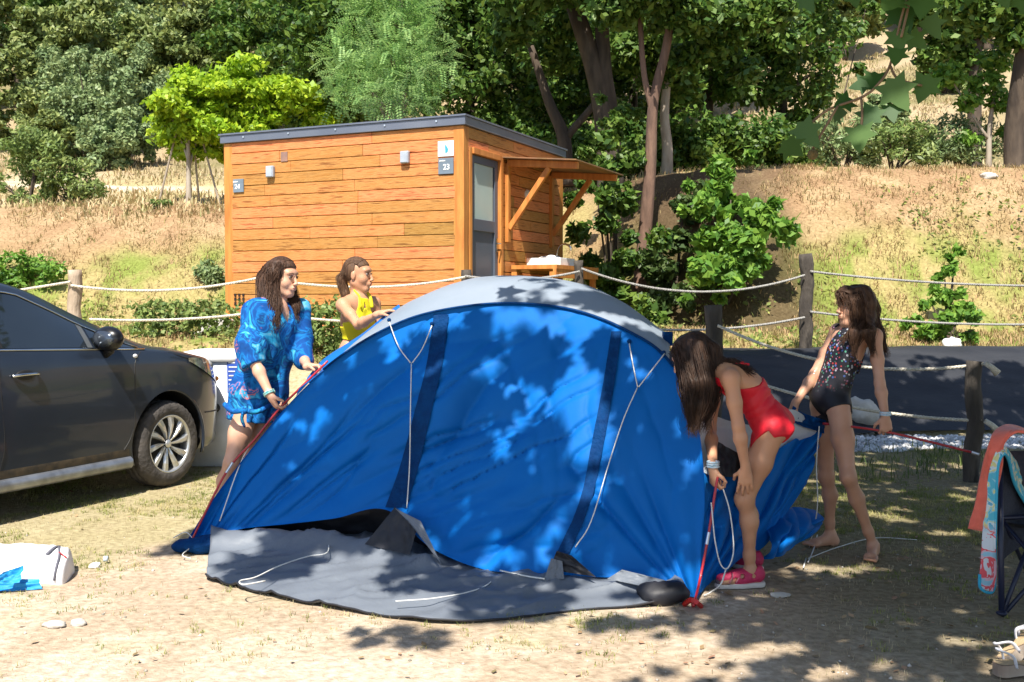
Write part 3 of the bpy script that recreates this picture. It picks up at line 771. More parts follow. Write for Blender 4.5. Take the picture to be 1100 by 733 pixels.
hedge('background_bush', [(870, 60, 24, .5), (900, 40, 24, .5), (860, 100, 23, .5), (890, 10, 24, .6), (930, 10, 24.5, .5), (850, 140, 22, .45), (875, 150, 22, .35)], 5200, .16, M_dark, 'dark bush at the right end of the tree row', 84, 'bush')
UG = [(575, 150, 21), (625, 165, 20.5), (672, 150, 21.5), (735, 165, 20.5), (780, 150, 21), (825, 165, 20.5), (530, 140, 21), (700, 120, 23), (600, 110, 24)]
for i, (px, py, Y) in enumerate(UG):
    q = at(px, py, Y)
    shrub('understory_bush', (q[0], q[1]), (1.05, .8, max(.6, (q[2] - float(H0(q[0], q[1]))) * .75)), 34, .34, 5000, .13, M_dark, 'shaded undergrowth among the dark trees, %s bush from the left' % ['first', 'second', 'third', 'fourth', 'fifth', 'sixth', 'seventh', 'eighth', 'ninth'][sorted(u[0] for u in UG).index(px)], 190 + i, 'bush', 'undergrowth among the dark trees')
# trees over the hill
HT = [(-10, 46, 7.5, 3.2, M_oak), (60, 50, 8.5, 3.6, M_oak), (140, 44, 7, 3.1, M_oak), (215, 52, 8.5, 3.2, M_oak), (300, 48, 8.5, 3.8, M_dark), (385, 52, 9, 3.6, M_deep), (20, 38, 4.6, 2.2, M_oak), (100, 58, 9, 3.8, M_oak), (180, 62, 9, 3.8, M_oliv), (260, 64, 10, 4, M_dark), (340, 40, 6, 2.8, M_deep), (450, 40, 8, 3.5, M_deep), (530, 44, 9, 3.8, M_deep), (620, 40, 8, 3.5, M_deep), (700, 44, 9, 3.8, M_deep), (780, 50, 9, 3.6, M_dark), (-60, 56, 9, 4, M_oak), (940, 62, 6, 2.6, M_oak), (1090, 60, 7, 3, M_oak), (1010, 74, 8, 3.4, M_oak), (880, 72, 8, 3.6, M_oak), (460, 66, 12, 5, M_deep), (600, 70, 12, 5, M_deep), (760, 72, 12, 5, M_deep), (30, 78, 12, 5, M_oak), (200, 86, 13, 6, M_oak), (340, 80, 12, 5, M_dark), (245, 40, 6.5, 3, M_oak), (285, 36, 5.5, 2.6, M_dark), (205, 37, 4.5, 2.2, M_oak), (410, 34, 6, 2.6, M_deep), (120, 37, 4.6, 2.4, M_oak), (-20, 34, 4.2, 2, M_oak), (350, 34, 5, 2.4, M_dark), (870, 52, 6, 3, M_dark), (905, 46, 4.5, 2.2, M_oak), (1060, 46, 4, 2.2, M_oak), (985, 52, 4.5, 2.4, M_dark), (560, 34, 6, 2.8, M_dark), (650, 36, 6, 2.8, M_deep), (760, 36, 6, 2.8, M_dark), (70, 42, 6, 2.8, M_dark), (-240, 38, 7, 3.2, M_dark), (-180, 52, 9, 4, M_oak), (-340, 46, 8, 4, M_oak), (-430, 36, 7, 3, M_dark), (1190, 42, 6, 3, M_dark), (1290, 50, 8, 3.6, M_oak), (1400, 46, 7, 3.4, M_dark), (1230, 64, 9, 4, M_oak)]
kinds = {'leaf_oak': 'olive green oak', 'leaf_dark': 'dark green broadleaf tree', 'leaf_deep': 'very dark dense tree', 'leaf_olive': 'greyish green tree'}
for i, (px, Y, h, rr_, m) in enumerate(HT):
    vis_ = sorted(q[0] for q in HT if q[4] is m and -70 < q[0] < 1110); rank = vis_.index(px) if px in vis_ else None; tree('hillside_tree', bxy(px, 100, Y), h, (rr_ * .9, rr_ * .7, h * .42), 60, rr_ * .20, 13000, .0054 * Y, m, '%s on the %s hillside just beyond the %s edge' % (kinds[m.name], {-240: 'lower', -180: 'upper', -340: 'middle', -430: 'nearest', 1190: 'lower', 1290: 'middle', 1400: 'nearest', 1230: 'upper'}[px], 'left' if px < 0 else 'right') if rank is None else '%s on the dry hillside, %s of its kind from the left' % (kinds[m.name], ['first', 'second', 'third', 'fourth', 'fifth', 'sixth', 'seventh', 'eighth', 'ninth', 'tenth', 'eleventh', 'twelfth', 'thirteenth', 'fourteenth', 'fifteenth', 'sixteenth', 'seventeenth', 'eighteenth', 'nineteenth', 'twentieth', 'next to last', 'last'][rank]), 100 + i, group='%ss on the hillside' % kinds[m.name], tr=.18, cz=.5, limbs=4, hollow=.1)
HB = [(98, 33, 1.7, 1.8, M_oliv, 'large grey green bush on the hillside left of the lime tree'), (75, 36, 1.5, 1.6, M_oliv, 'grey green bush higher up the hillside at left'), (45, 31.5, .9, .9, M_oak, 'small dark bush low on the hillside near the left edge'), (125, 31, 1.2, 1.1, M_oliv, 'grey green bush close behind the lime tree stem'), (170, 34, 1.6, 1.7, M_oliv, 'pale bush on the hillside just above the small lime tree'), (150, 40, 2, 2, M_oliv, 'broad pale bush between the oaks on the hillside'), (950, 34, .8, .7, M_oliv, 'small scrub bush on the dry slope at right'), (1015, 38, 1, .9, M_weed, 'light green bush on the dry slope at upper right'), (215, 38, 1.6, 1.5, M_oliv, 'pale bush above the wide lime tree')]
for i, (px, Y, rx_, rz_, m, lab) in enumerate(HB):
    shrub('hillside_bush', bxy(px, 100, Y), (rx_, rx_ * .7, rz_), 60, rx_ * .22, 12000, .0042 * Y, m, lab, 140 + i, 'bush', 'bushes on the hillside')
# ------------------------------------------------------------------ rope fences
post_m = mat('post_dark', (.050, .042, .036), (.022, .019, .017), scale=8, rough=.95, stretch=(1, 1, .3), bump=1.0, bscale=30, c3=(.085, .072, .06))
post_p = mat('post_pale', (.45, .36, .27), (.30, .22, .15), scale=8, rough=.9, stretch=(1, 1, .3), bump=.8, bscale=30)
rope_shaded = mat('rope', (.36, .35, .33), (.26, .25, .23), scale=60, rough=.9, bump=1, bscale=120, bdist=.005)  # same rope in a darker colour, shade painted in for the right-hand stretches
rope_w = mat('rope_white', (.68, .63, .52), (.52, .47, .38), scale=60, rough=.9, bump=1, bscale=120, bdist=.005)
def post(px, ytop, Y, r, m, label, seed, bend=0.0, grp='wooden posts of the rope fence'):
    top = at(px, ytop, Y); rr = random.Random(seed); z0 = float(H0(top[0], Y)) - .1
    pts = []; n = 7
    for i in range(n):
        t = i / (n - 1)
        pts.append([top[0] + bend * math.sin(t * 3.1) + rr.uniform(-.012, .012), Y + rr.uniform(-.01, .01), z0 + (top[2] - z0) * t])
    P = smoothpath(pts, 3); b = MB(); b.tube(P, [r * (1 + rr.uniform(-.08, .08)) for _ in P], 12)
    o = b.build('fence_post', m, None, True, origin=(top[0], Y, z0 + .1)); tag(o, label, 'post', grp); return top
def rope(a, b, sag, label, m=rope_shaded, r=.014, grp='ropes of the fence'):
    a, b = np.array(a), np.array(b); P = []
    for i in range(25):
        t = i / 24; p = a * (1 - t) + b * t; p = p - np.array([0, 0, sag * 4 * t * (1 - t)]); P.append(p)
    # laid rope: three strands twisted
    bb = MB(); L = np.linalg.norm(b - a); n = int(L / .02)
    P = np.array(P); s = np.linspace(0, 1, 25); tt = np.linspace(0, 1, n)
    C_ = np.stack([np.interp(tt, s, P[:, k]) for k in range(3)], -1)
    d = (b - a) / L; sd = np.cross(d, [0, 0, 1]); sd /= np.linalg.norm(sd); u = np.cross(sd, d)
    for k in range(3):
        ph = tt * L / .085 * 2 * math.pi + k * 2.094
        Q = C_ + (np.cos(ph)[:, None] * sd + np.sin(ph)[:, None] * u) * r * .5
        bb.tube(Q, r * .62, 5)
    tag(bb.build('rope', m, None, True), label, 'rope', grp)
def P3(px, py): # on the fence line of the terrace
    r = (px - 550) / F; Y = 11.
    for _ in range(12): Y = float(fenceY(r * Y))
    return at(px, py, Y), Y
def fpost(px, yt, r, m, label, seed, bend=0): p, Y = P3(px, yt); return post(px, yt, Y, r, m, label, seed, bend)
fpost(80, 290, .07, post_p, 'pale wooden fence post above the car windscreen', 1)
fpost(284, 291, .06, post_m, 'fence post hidden behind the head of the woman in blue', 2)
fpost(500, 290, .055, post_m, 'short dark fence post at the corner of the cabin', 3)
fpost(622, 280, .05, post_m, 'slim dark fence post by the outdoor sink', 4)
fpost(865, 273, .078, post_m, 'tall dark gnarled fence post above the black tarpaulin', 5, .02)
fpost(1290, 280, .07, post_m, 'fence post beyond the right edge', 6)
def rp(p, q, sag, lab, m=rope_shaded): rope(P3(*p)[0] - [0, .09, 0], P3(*q)[0] - [0, .09, 0], sag, lab, m)
rp((-160, 325), (80, 303), .05, 'upper rope left of the pale post', rope_w)
rp((80, 307), (284, 298), .09, 'upper rope from the pale post to the woman in blue', rope_w)
rp((284, 299), (500, 298), .10, 'upper rope between the heads of the two women', rope_w)
rp((100, 343), (284, 335), .04, 'lower rope left of the woman in blue', rope_w)
rp((284, 335), (500, 338), .09, 'lower rope between the two women', rope_w)
rp((500, 297), (622, 292), .06, 'short upper rope between the two posts behind the tent roof', rope_shaded)
rp((624, 289), (862, 296), .22, 'upper rope sagging from the slim post to the tall gnarled post')
rp((868, 292), (1290, 300), .12, 'upper rope right of the tall gnarled post')
rp((622, 345), (862, 341), .12, 'lower rope left of the tall gnarled post')
rp((868, 335), (1290, 335), .15, 'lower rope right of the tall gnarled post')
# lower fence in front of the tarpaulin
t1 = post(767, 328, 9.2, .075, post_m, 'rough dark post behind the girl in red', 8, .01, 'posts of the lower rope fence')
t2 = post(1046, 388, 8.05, .062, post_m, 'leaning dark post between the girl in black and the towels', 9, .01, 'posts of the lower rope fence')
rope(at(771, 350, 9.12), at(1058, 391, 8.0), .17, 'upper rope of the lower fence behind the girl in black', rope_w)
rope(at(771, 396, 9.12), at(1054, 452, 8.0), .10, 'lower rope of the lower fence behind the girl in black', rope_w)
for py in (390, 452):
    e = at(1058, py, 7.97)
    tag(MB().tube([e, e + [.05, -.01, -.035], e + [.09, -.02, -.08]], [.02, .022, .03], 8).build('rope_end', rope_w, None, True), 'frayed rope end on the %s side of the dark post' % ('upper' if py == 390 else 'lower'), 'rope end', 'rope ends on the post')

# stones on the tarpaulin
def stone(c, r, label, m, seed):
    rg = np.random.default_rng(seed); b = MB().ell([0, 0, 0], (1, 1, 1), nu=22, nv=14); V = b.V[0]
    k = 1 + .55 * (fbm(V[:, 0] * 1.4 + 9 * seed, V[:, 1] * 1.4, V[:, 2] * 1.4, seed) - .5) * 2
    b.V[0] = V * k[:, None] * np.array(r) + np.array(c)
    tag(b.build('stone', m, None, True), label, 'stone')
sm = mat('stone_pale', (.55, .52, .47), (.40, .37, .33), scale=7, rough=.9, bump=.5)
p = at(928, 412, 10.95); stone([p[0], 10.95, H0(p[0], 10.95) + .12], (.17, .14, .16), 'round pale boulder weighing down the tarpaulin behind the girl in black', sm, 3)
p = at(1022, 368, 12.6); stone([p[0], 12.6, H0(p[0], 12.6) + .06], (.12, .09, .08), 'white stone in the dry grass below the young shrub', mat('stone_white', (.75, .74, .72), scale=6, rough=.9), 4)
p = at(1062, 205, 16.2); stone([p[0], 16.2, H0(p[0], 16.2) + .03], (.14, .1, .07), 'flat pale stone high on the right bank', sm, 5)
p = gp(59, 674); stone([p[0], p[1], .012], (.05, .03, .018), 'flat grey stone on the sand left of two', sm, 6)
p = gp(84, 672); stone([p[0], p[1], .012], (.035, .03, .016), 'flat grey stone on the sand right of two', sm, 7)
p = gp(102, 611); stone([p[0], p[1], .015], (.03, .025, .02), 'small white stone beside the water bottle', MATS['stone_white'], 8)
p = gp(838, 641); stone([p[0], p[1], .008], (.05, .03, .012), 'flat pale stone at the heel of the pink shoe', sm, 9)

# ------------------------------------------------------------------ white bin behind the car
def wbin():
    p = gp(236, 476); Y = 9.0; p = at(233, 400, Y); c = np.array([p[0], Y, 0])
    t = thing('storage_bin', c, 'white plastic bin with lid and blue notice behind the front of the car', 'bin')
    wm = mat('bin_white', (.74, .77, .82), rough=.4)
    zt = at(233, 381, Y)[2]
    def ring(z, s, q=.06):
        P = []
        for k in range(28):
            a = 2 * math.pi * k / 28; x_ = math.copysign(abs(math.cos(a)) ** .35, math.cos(a)); y_ = math.copysign(abs(math.sin(a)) ** .35, math.sin(a))
            P.append([c[0] + x_ * s * .245, c[1] + y_ * s * .24, z])
        return P
    zs = [(0, .82), (.02, .84), (zt - .03, 1.0), (zt - .03, .98)]
    MB().grid(np.array([ring(z, s) for z, s in zs]).transpose(1, 0, 2), closed_u=True).build('tub', wm, t, True)
    zs = [(zt - .05, 1.04), (zt - .045, 1.09), (zt + .0, 1.09), (zt + .03, 1.0), (zt + .045, .7), (zt + .05, 0.001)]
    MB().grid(np.array([ring(z, s) for z, s in zs]).transpose(1, 0, 2), closed_u=True).build('lid', mat('lid_white', (.82, .83, .84), rough=.35), t, True)
    zc = at(250, 404, Y - .25)
    n = MB().box([zc[0], Y - .238, zc[2]], (.10, .006, .29)).build('notice', mat('notice_blue', (.04, .10, .45), rough=.5), t)
    l = MB()
    for k in range(7): l.box([zc[0] + (.0 if k % 2 else -.01), Y - .2425, zc[2] + .11 - .036 * k], (.07 if k % 2 else .055, .003, .009))
    l.build('print', white, n)
wbin()

# ------------------------------------------------------------------ parked car
def car():
    O = np.array([-2.55, 7.83, 0.]); a_ = R(24.0)
    fx = np.array([math.sin(a_), math.cos(a_), 0]); sx_ = np.array([math.cos(a_), -math.sin(a_), 0])   # forward, outward (near side)
    HW = .91
    def W(s, l, z):
        s = s * (1.13 if s > .42 else 1) - (.0546 if s > .42 else 0)
        return O + fx * s + sx_ * l + np.array([0, 0, z])
    t = thing('parked_car', W(-1.35, -HW, 0), 'dark grey parked hatchback with silver sills and dusty doors', 'car')
    paint = mat('car_paint', (.014, .020, .033), (.017, .024, .038), scale=3, rough=.3, metal=.0, coat=.45, spec=.3)
    dust = mat('car_dust', (.10, .075, .05), (.045, .038, .032), scale=14, rough=.75, bump=.1)
    black = mat('car_black', (.012, .012, .013), rough=.6)
    chrome = mat('car_chrome', (.62, .64, .66), rough=.22, metal=1)
    glass = mat('car_glass', (.012, .016, .018), rough=.04, spec=.8, coat=1)
    S = np.array([-3.75, -3.55, -3.2, -2.4, -1.55, -1.19, -.905, -.69, -.265, 0, .2, .4, .6, .75, .84, .90])
    def f(x, xs_, ys_):  # smooth interpolation
        return np.interp(x, xs_, ys_)
    s_ = np.linspace(-3.75, .90, 150)
    belt = f(s_, [-3.75, -3.4, -2.4, -1.3, -.3, 0, .25, .5, .7, .82, .90], [.86, 1.10, 1.12, 1.085, 1.05, 1.03, .995, .95, .885, .79, .66])
    top = f(s_, [-3.75, -3.55, -3.3, -2.9, -2.4, -2.0, -1.55, -1.3, -1.1, -.905, -.69, -.40, -.1, .05, .25, .5, .7, .82, .90],
            [.98, 1.12, 1.32, 1.47, 1.55, 1.585, 1.575, 1.555, 1.51, 1.435, 1.33, 1.19, 1.07, 1.05, 1.03, .985, .92, .83, .70])
    hw = f(s_, [-3.75, -3.6, -3.3, -2.6, -1, 0, .3, .5, .7, .82, .90], [.62, .76, .86, .905, .91, .905, .885, .85, .74, .60, .42])
    zb = f(s_, [-3.75, -3.5, -2.9, -.6, .5, .8, .90], [.42, .28, .22, .22, .22, .24, .32])
    k5 = np.ones(7) / 7
    def smooth(a): return np.convolve(np.pad(a, 3, mode='edge'), k5, 'valid')
    belt, top, hw, zb = map(smooth, (belt, top, hw, zb))
    rows = []
    for i, s in enumerate(s_):
        h, b_, tp, z0 = hw[i], belt[i], top[i], zb[i]
        th = f(s, [-3.75, -3.3, -1.5, -.8, -.1, .1, .9], [.55, .60, .64, .66, .74, .76, .40]) ; th = min(th, h - .02)
        g = tp - b_
        P = [(0, z0), (h - .14, z0), (h - .045, z0 + .015), (h - .02, z0 + .07), (h - .02, z0 + .12), (h - .005, z0 + (b_ - z0) * .38), (h, z0 + (b_ - z0) * .55), (h - .008, z0 + (b_ - z0) * .74), (h - .02, z0 + (b_ - z0) * .86), (h - .035, b_ - .02), (h - .055, b_)]
        e = th
        for q in (.25, .5, .75):
            P.append((h - .06 + (e - h + .06) * (q ** 1.15), b_ + g * .86 * q))
        P += [(e, b_ + g * .88), (e - .05, b_ + g * .95), (e * .7, b_ + g * .99), (e * .35, tp + .004), (0, tp + .008)]
        rows.append([W(s, -HW + l, z) for l, z in P] + [W(s, -HW - l, z) for l, z in P[-2:0:-1]])
    P = np.array(rows)  # (ns, nring, 3)
    b = MB(); ns, nr = P.shape[:2]
    F_ = []
    for i in range(ns - 1):
        for j in range(nr):
            F_.append((i * nr + j, (i + 1) * nr + j, (i + 1) * nr + (j + 1) % nr, i * nr + (j + 1) % nr))
    F_.append(tuple(range(nr))); F_.append(tuple((ns - 1) * nr + j for j in range(nr - 1, -1, -1)))
    mi = []
    for i in range(ns - 1):
        for j in range(nr): mi.append(1 if (j in (3,) or j in (nr - 4,)) and s_[i] < -.42 else 0)
    mi += [0, 0]
    body = mk('body', P.reshape(-1, 3), F_, [paint, dust, black], t, True, mi)
    # wheel wells
    cu = MB()
    for s in (0, -2.62):
        for sd in (1, -1):
            l0 = 0 if sd > 0 else -2 * HW
            c_ = W(s, l0, .335)
            V = []; n = 40
            for q, l in enumerate((l0 + .1 * sd, l0 - .36 * sd)):
                for k in range(n):
                    an = 2 * math.pi * k / n; V.append(W(s + .385 * math.cos(an), l, .345 + .385 * math.sin(an)))
            cu.add(V, [tuple(range(n)), tuple(range(2 * n - 1, n - 1, -1))] + [(k, n + k, n + (k + 1) % n, (k + 1) % n) for k in range(n)])
    cut = cu.build('cutter', black, t)
    me = cut.data; 
    import bmesh
    for o_ in (cut, body):
        bm = bmesh.new(); bm.from_mesh(o_.data); bmesh.ops.remove_doubles(bm, verts=bm.verts, dist=1e-5); bmesh.ops.recalc_face_normals(bm, faces=bm.faces); bm.to_mesh(o_.data); bm.free()
    md = body.modifiers.new('w', 'BOOLEAN'); md.operation = 'DIFFERENCE'; md.solver = 'EXACT'; md.object = cut; md.material_mode = 'TRANSFER'
    dg = bpy.context.evaluated_depsgraph_get(); nm = bpy.data.meshes.new_from_object(body.evaluated_get(dg))
    body.modifiers.clear(); body.data = nm
    bpy.data.objects.remove(cut)
    nm.polygons.foreach_set('use_smooth', np.ones(len(nm.polygons), bool))
    try: nm.set_sharp_from_angle(angle=R(38))
    except Exception: pass
    # arch lips and sills
    for s in (0, -2.62):
        P_ = [W(s + .388 * math.cos(an), -.035 if True else 0, .345 + .388 * math.sin(an)) for an in np.linspace(-.35, math.pi + .35, 30)]
        MB().tube(P_, .014, 6).build('arch_lip', paint, t, True)
    sill = MB()
    SP = []
    for s in np.linspace(-2.18, -.40, 30):
        SP.append([W(s, l, z) for l, z in ((-.06, .205), (-.015, .20), (.004, .225), (.002, .265), (-.02, .285), (-.06, .285))])
    sill.grid(np.array(SP)); sill.build('sill_trim', mat('sill_silver', (.34, .36, .40), (.22, .23, .25), scale=10, rough=.35, metal=.7), t, True)
    # helpers reading the side surface
    def side(s, z, out=.003):
        i = int(np.clip(np.searchsorted(s_, s), 1, ns - 1)); q = (s - s_[i - 1]) / (s_[i] - s_[i - 1])
        rw = P[i - 1] * (1 - q) + P[i] * q
        zz = rw[3:15, 2]; 
        lat = (rw[3:15] - O) @ sx_
        return W(s, float(np.interp(z, zz, lat)) + out, z)
    # shut lines
    def line(pts, nm='shut_line', r=.0035, m=black, out=.0): MB().tube(smoothpath([side(s, z, out) for s, z in pts], 5), r, 5).build(nm, m, t)
    line([(-.27, 1.03), (-.34, .95), (-.36, .8), (-.37, .55), (-.40, .42), (-.46, .34)])
    line([(-1.48, 1.07), (-1.49, .8), (-1.47, .5), (-1.50, .34)])
    line([(-2.3, 1.09), (-2.32, .95), (-2.2, .75), (-2.14, .5)])
    line([(.02, 1.01), (.2, .965), (.45, .90), (.6, .84)], r=.003)
    # side glass
    def pane(nm, outl, m=glass):
        # outl: list of (s,z) top edge and bottom edge pairs
        G = []
        for (s0, z0), (s1, z1) in outl:
            G.append([side(s0 + (s1 - s0) * q, z0 + (z1 - z0) * q, .004) for q in np.linspace(0, 1, 6)])
        return MB().grid(np.array(G)).build(nm, m, t, True)
    top_s = [-3.3, -2.9, -2.4, -1.9, -1.555, -1.19, -.905, -.69, -.265]; top_z = [1.28, 1.40, 1.46, 1.485, 1.485, 1.445, 1.325, 1.225, 1.055]
    def tz(s): return float(np.interp(s, top_s, top_z))
    bz = lambda s: float(np.interp(s, s_, belt)) + .012
    pane('window', [((s, bz(s)), (s, tz(s) - .012)) for s in np.linspace(-1.43, -.74, 12)])
    pane('quarter_glass', [((s, bz(s)), (s, max(bz(s) + .004, tz(s) - .012))) for s in np.linspace(-.68, -.30, 8)])
    pane('window', [((s, bz(s)), (s, tz(s) - .012)) for s in np.linspace(-2.3, -1.56, 12)])
    pane('quarter_glass', [((s, bz(s)), (s, tz(s) - .012)) for s in np.linspace(-3.0, -2.38, 8)])
    for (s0, s1) in ((-1.56, -1.43),):
        MB().grid(np.array([[side(s, z, .005) for z in np.linspace(bz(s), tz(s) - .01, 6)] for s in (s0, s1)])).build('door_pillar', black, t)
    MB().grid(np.array([[side(s, z, .006) for z in np.linspace(bz(s), tz(s) - .012, 6)] for s in (-.745, -.70)])).build('window_bar', mat('rubber_grey', (.10, .11, .12), rough=.5), t)
    ct_ = [(s, tz(s)) for s in np.linspace(-3.0, -1.6, 8)] + [(s, tz(s)) for s in np.linspace(-1.5, -.27, 16)]
    MB().tube([side(s, z, .004) for s, z in ct_], .011, 6, flat=.6).build('chrome_strip', chrome, t, True)
    MB().tube([side(s, bz(s) - .012, .004) for s in np.linspace(-2.6, -.22, 20)], .009, 6).build('chrome_strip', chrome, t, True)
    # windscreen
    ws = []
    for q in np.linspace(0, 1, 10):
        s = -.08 + (-.95) * q - .0
        i = int(np.searchsorted(s_, s)); zt_ = top[i] + .014; e = f(s, [-1.0, -.1], [.56, .66])
        ws.append([W(s, -HW + e * u, zt_ - .045 * abs(u) ** 3) for u in np.linspace(-1, 1, 15)])
    MB().grid(np.array(ws)).build('windscreen', glass, t, True)
    # mirror
    mc = side(-.62, 1.135, .12)
    m_ = MB().ell(mc, (.075, .125, .088), [fx, sx_, [0, 0, 1]], 18, 12)
    mo = m_.build('mirror', mat('mirror_shell', (.008, .008, .01), rough=.3, coat=.3, spec=.3), t, True)
    MB().ell(mc - fx * .040, (.042, .098, .062), [fx, sx_, [0, 0, 1]], 18, 10).build('mirror_glass', mat('mirror_glass', (.10, .12, .15), rough=.06, metal=.7), mo, True)
    MB().tube([side(-.60, 1.03, -.01), side(-.6, 1.05, .05), mc - [0, 0, .07]], [.035, .028, .03], 8).build('mirror_arm', black, mo, True)
    # handles
    for s in (-1.30, -2.15):
        hd = MB().ell(side(s, .925, .0), (.075, .012, .035), [fx, sx_, [0, 0, 1]]).build('handle_recess', black, t, True)
        MB().tube(smoothpath([side(s - .105, .925, .008), side(s - .05, .932, .034), side(s + .05, .932, .034), side(s + .095, .925, .010)], 5), .014, 8, flat=.7).build('handle', chrome, t, True)
    MB().ell(side(-.33, 1.0, .0), (.022, .012, .016), [fx, sx_, [0, 0, 1]]).build('side_repeater', mat('amber_white', (.7, .72, .75), rough=.2), t, True)
    # headlight
    hl = []
    for s in np.linspace(.24, .78, 14):
        q = (s - .24) / .54; zc_ = .945 - .19 * q ** 1.3; hh = .012 + .055 * math.sin(min(1, q * 1.25) * math.pi / 2)
        hl.append([side(s, zc_ - hh + 2 * hh * u, .009) for u in np.linspace(0, 1, 6)])
    h_ = MB().grid(np.array(hl)).build('headlight', mat('headlamp', (.42, .45, .48), (.12, .13, .14), scale=24, rough=.08, metal=.6, coat=1), t, True)
    MB().ell(side(.70, .76, .008), (.035, .01, .022), [fx, sx_, [0, 0, 1]]).build('indicator', mat('amber', (.55, .18, .02), rough=.2), h_, True)
    MB().ell(W(.83, -.42, .50), (.05, .14, .06), [fx, sx_, [0, 0, 1]]).build('fog_lamp', black, t, True)
    # bumper line
    MB().tube([side(s, .52 - .02 * i / 6, .002) for i, s in enumerate(np.linspace(.43, .8, 7))], .006, 5).build('bumper_strip', black, t)
    # number plate and grille at the nose
    MB().box(W(.925, -HW, .42), (.02, .52, .11), [fx, sx_, [0, 0, 1]]).build('number_plate', sw, t)
    MB().box(W(.905, -HW, .62), (.03, .62, .10), [fx, sx_, [0, 0, 1]]).build('grille', black, t)
    # wheels
    tyre = mat('tyre', (.085, .075, .068), (.05, .045, .042), scale=12, rough=.9, bump=.5, bscale=40)
    alloy = mat('alloy', (.60, .61, .62), (.48, .48, .48), scale=6, rough=.32, metal=.75)
    def wheel(s, sd):
        l0 = -.01 if sd > 0 else -2 * HW + .01
        c_ = W(s, l0 - .11 * sd, .325); ax = sx_ * sd
        wl = MB()
        prof = [(.205, .085), (.215, .105), (.25, .113), (.29, .108), (.313, .09), (.325, .06), (.327, .03), (.323, .028), (.323, .022), (.327, .02), (.328, 0)]
        prof = prof + [(r_, -d_) for r_, d_ in prof[-2::-1]]
        n = 72; G = []
        for k in range(n):
            an = 2 * math.pi * k / n; er = fx * math.cos(an) + np.array([0, 0, 1.]) * math.sin(an)
            G.append([c_ + er * (r_ - (.006 if (r_ > .3 and k % 2) else 0)) + ax * d_ for r_, d_ in prof])
        w_ = wl.grid(np.array(G), closed_u=True).build('wheel', tyre, t, True)
        rm = MB(); G = []
        pr = [(.222, .10), (.216, .107), (.208, .104), (.200, .09), (.195, .05), (.192, -.05)]
        for k in range(60):
            an = 2 * math.pi * k / 60; er = fx * math.cos(an) + np.array([0, 0, 1.]) * math.sin(an)
            G.append([c_ + er * r_ + ax * d_ for r_, d_ in pr])
        rm.grid(np.array(G), closed_u=True)
        rm.build('rim', alloy, w_, True)
        sp = MB()
        for k in range(10):
            an = 2 * math.pi * k / 10 + (.0 if k % 2 else .0); tw = .16
            def pt(r_, a2, d_): return c_ + (fx * math.cos(an + a2) + np.array([0, 0, 1.]) * math.sin(an + a2)) * r_ + ax * d_
            V = []
            for r_, hw_, d_ in ((.035, .30, .078), (.09, .20, .092), (.15, .185, .098), (.203, .165, .094)):
                ofs = tw * (r_ - .035) / .17
                V += [pt(r_, ofs - hw_, d_ - .015), pt(r_, ofs - hw_ * .55, d_), pt(r_, ofs + hw_ * .35, d_ + .002), pt(r_, ofs + hw_ * .8, d_ - .02)]
            Fs = []
            for a in range(3):
                for q in range(3): Fs.append((a * 4 + q, a * 4 + q + 1, a * 4 + 5 + q, a * 4 + 4 + q))
            sp.add(V, Fs)
        sp.build('spokes', alloy, w_, False)
        MB().ell(c_ + ax * .083, (.032, .012, .032), [fx, sx_, [0, 0, 1]]).build('hub_cap', alloy, w_, True)
        dk_ = MB(); dk_.tube([c_ + ax * .03, c_ - ax * .06], .19, 40); dk_.build('brake_disc', mat('disc_dark', (.05, .05, .052), rough=.6, metal=.5), w_)
    for s in (0, -2.62):
        for sd in (1, -1): wheel(s, sd)
car()
# ------------------------------------------------------------------ tent
blue = mat('tent_blue', (.002, .12, .44), (.002, .14, .50), scale=2, rough=.6, spec=.14, transl=.12, bump=.12, bscale=14)
navy = mat('tent_navy', (.001, .028, .115), (.001, .040, .15), scale=16, rough=.7, transl=.05, spec=.1, bump=.6, bscale=40)
greyf = mat('tent_grey', (.29, .335, .40), (.24, .29, .35), scale=1.5, rough=.5, transl=.12, bump=.1, bscale=18)
sheet = mat('ground_sheet', (.155, .175, .205), (.125, .142, .17), scale=2.5, rough=.5, bump=.25, bscale=16, spec=.4)
black_f = mat('black_mesh', (.012, .013, .017), (.02, .02, .026), scale=6, rough=.55, bump=.2)
lining = mat('tent_lining', (.62, .66, .70), (.50, .54, .58), scale=4, rough=.6, transl=.2)
cord = mat('guy_cord', (.72, .72, .69), (.6, .6, .58), scale=40, rough=.8)
pole_m = mat('pole_red', (.42, .018, .022), (.36, .015, .02), scale=4, rough=.3, coat=.3)
silver = mat('pole_silver', (.62, .63, .65), rough=.3, metal=.9)
tent = thing('dome_tent', gp(480, 620), 'half raised blue dome tent with grey roof band', 'tent')
TU = [0, .08, .18, .28, .38, .48, .56, .64, .72, .80, .87, .93, .97, 1]
TP = [(197, 587), (230, 535), (272, 480), (322, 422), (374, 378), (438, 344), (500, 330), (560, 327), (620, 335), (675, 357), (716, 386), (746, 440), (757, 530), (750, 644)]
TY = [5.92, 5.95, 5.97, 6.0, 5.98, 5.9, 5.85, 5.78, 5.68, 5.5, 5.33, 5.13, 4.96, 4.86]
BP = [(198, 589), (222, 577), (262, 568), (310, 563), (360, 557), (415, 548), (462, 588), (520, 612), (580, 616), (640, 620), (690, 622), (722, 632), (740, 640), (750, 645)]
BY = [5.92, 5.86, 5.80, 5.74, 5.68, 5.60, 5.32, 5.12, 5.03, 4.98, 4.95, 4.90, 4.87, 4.85]
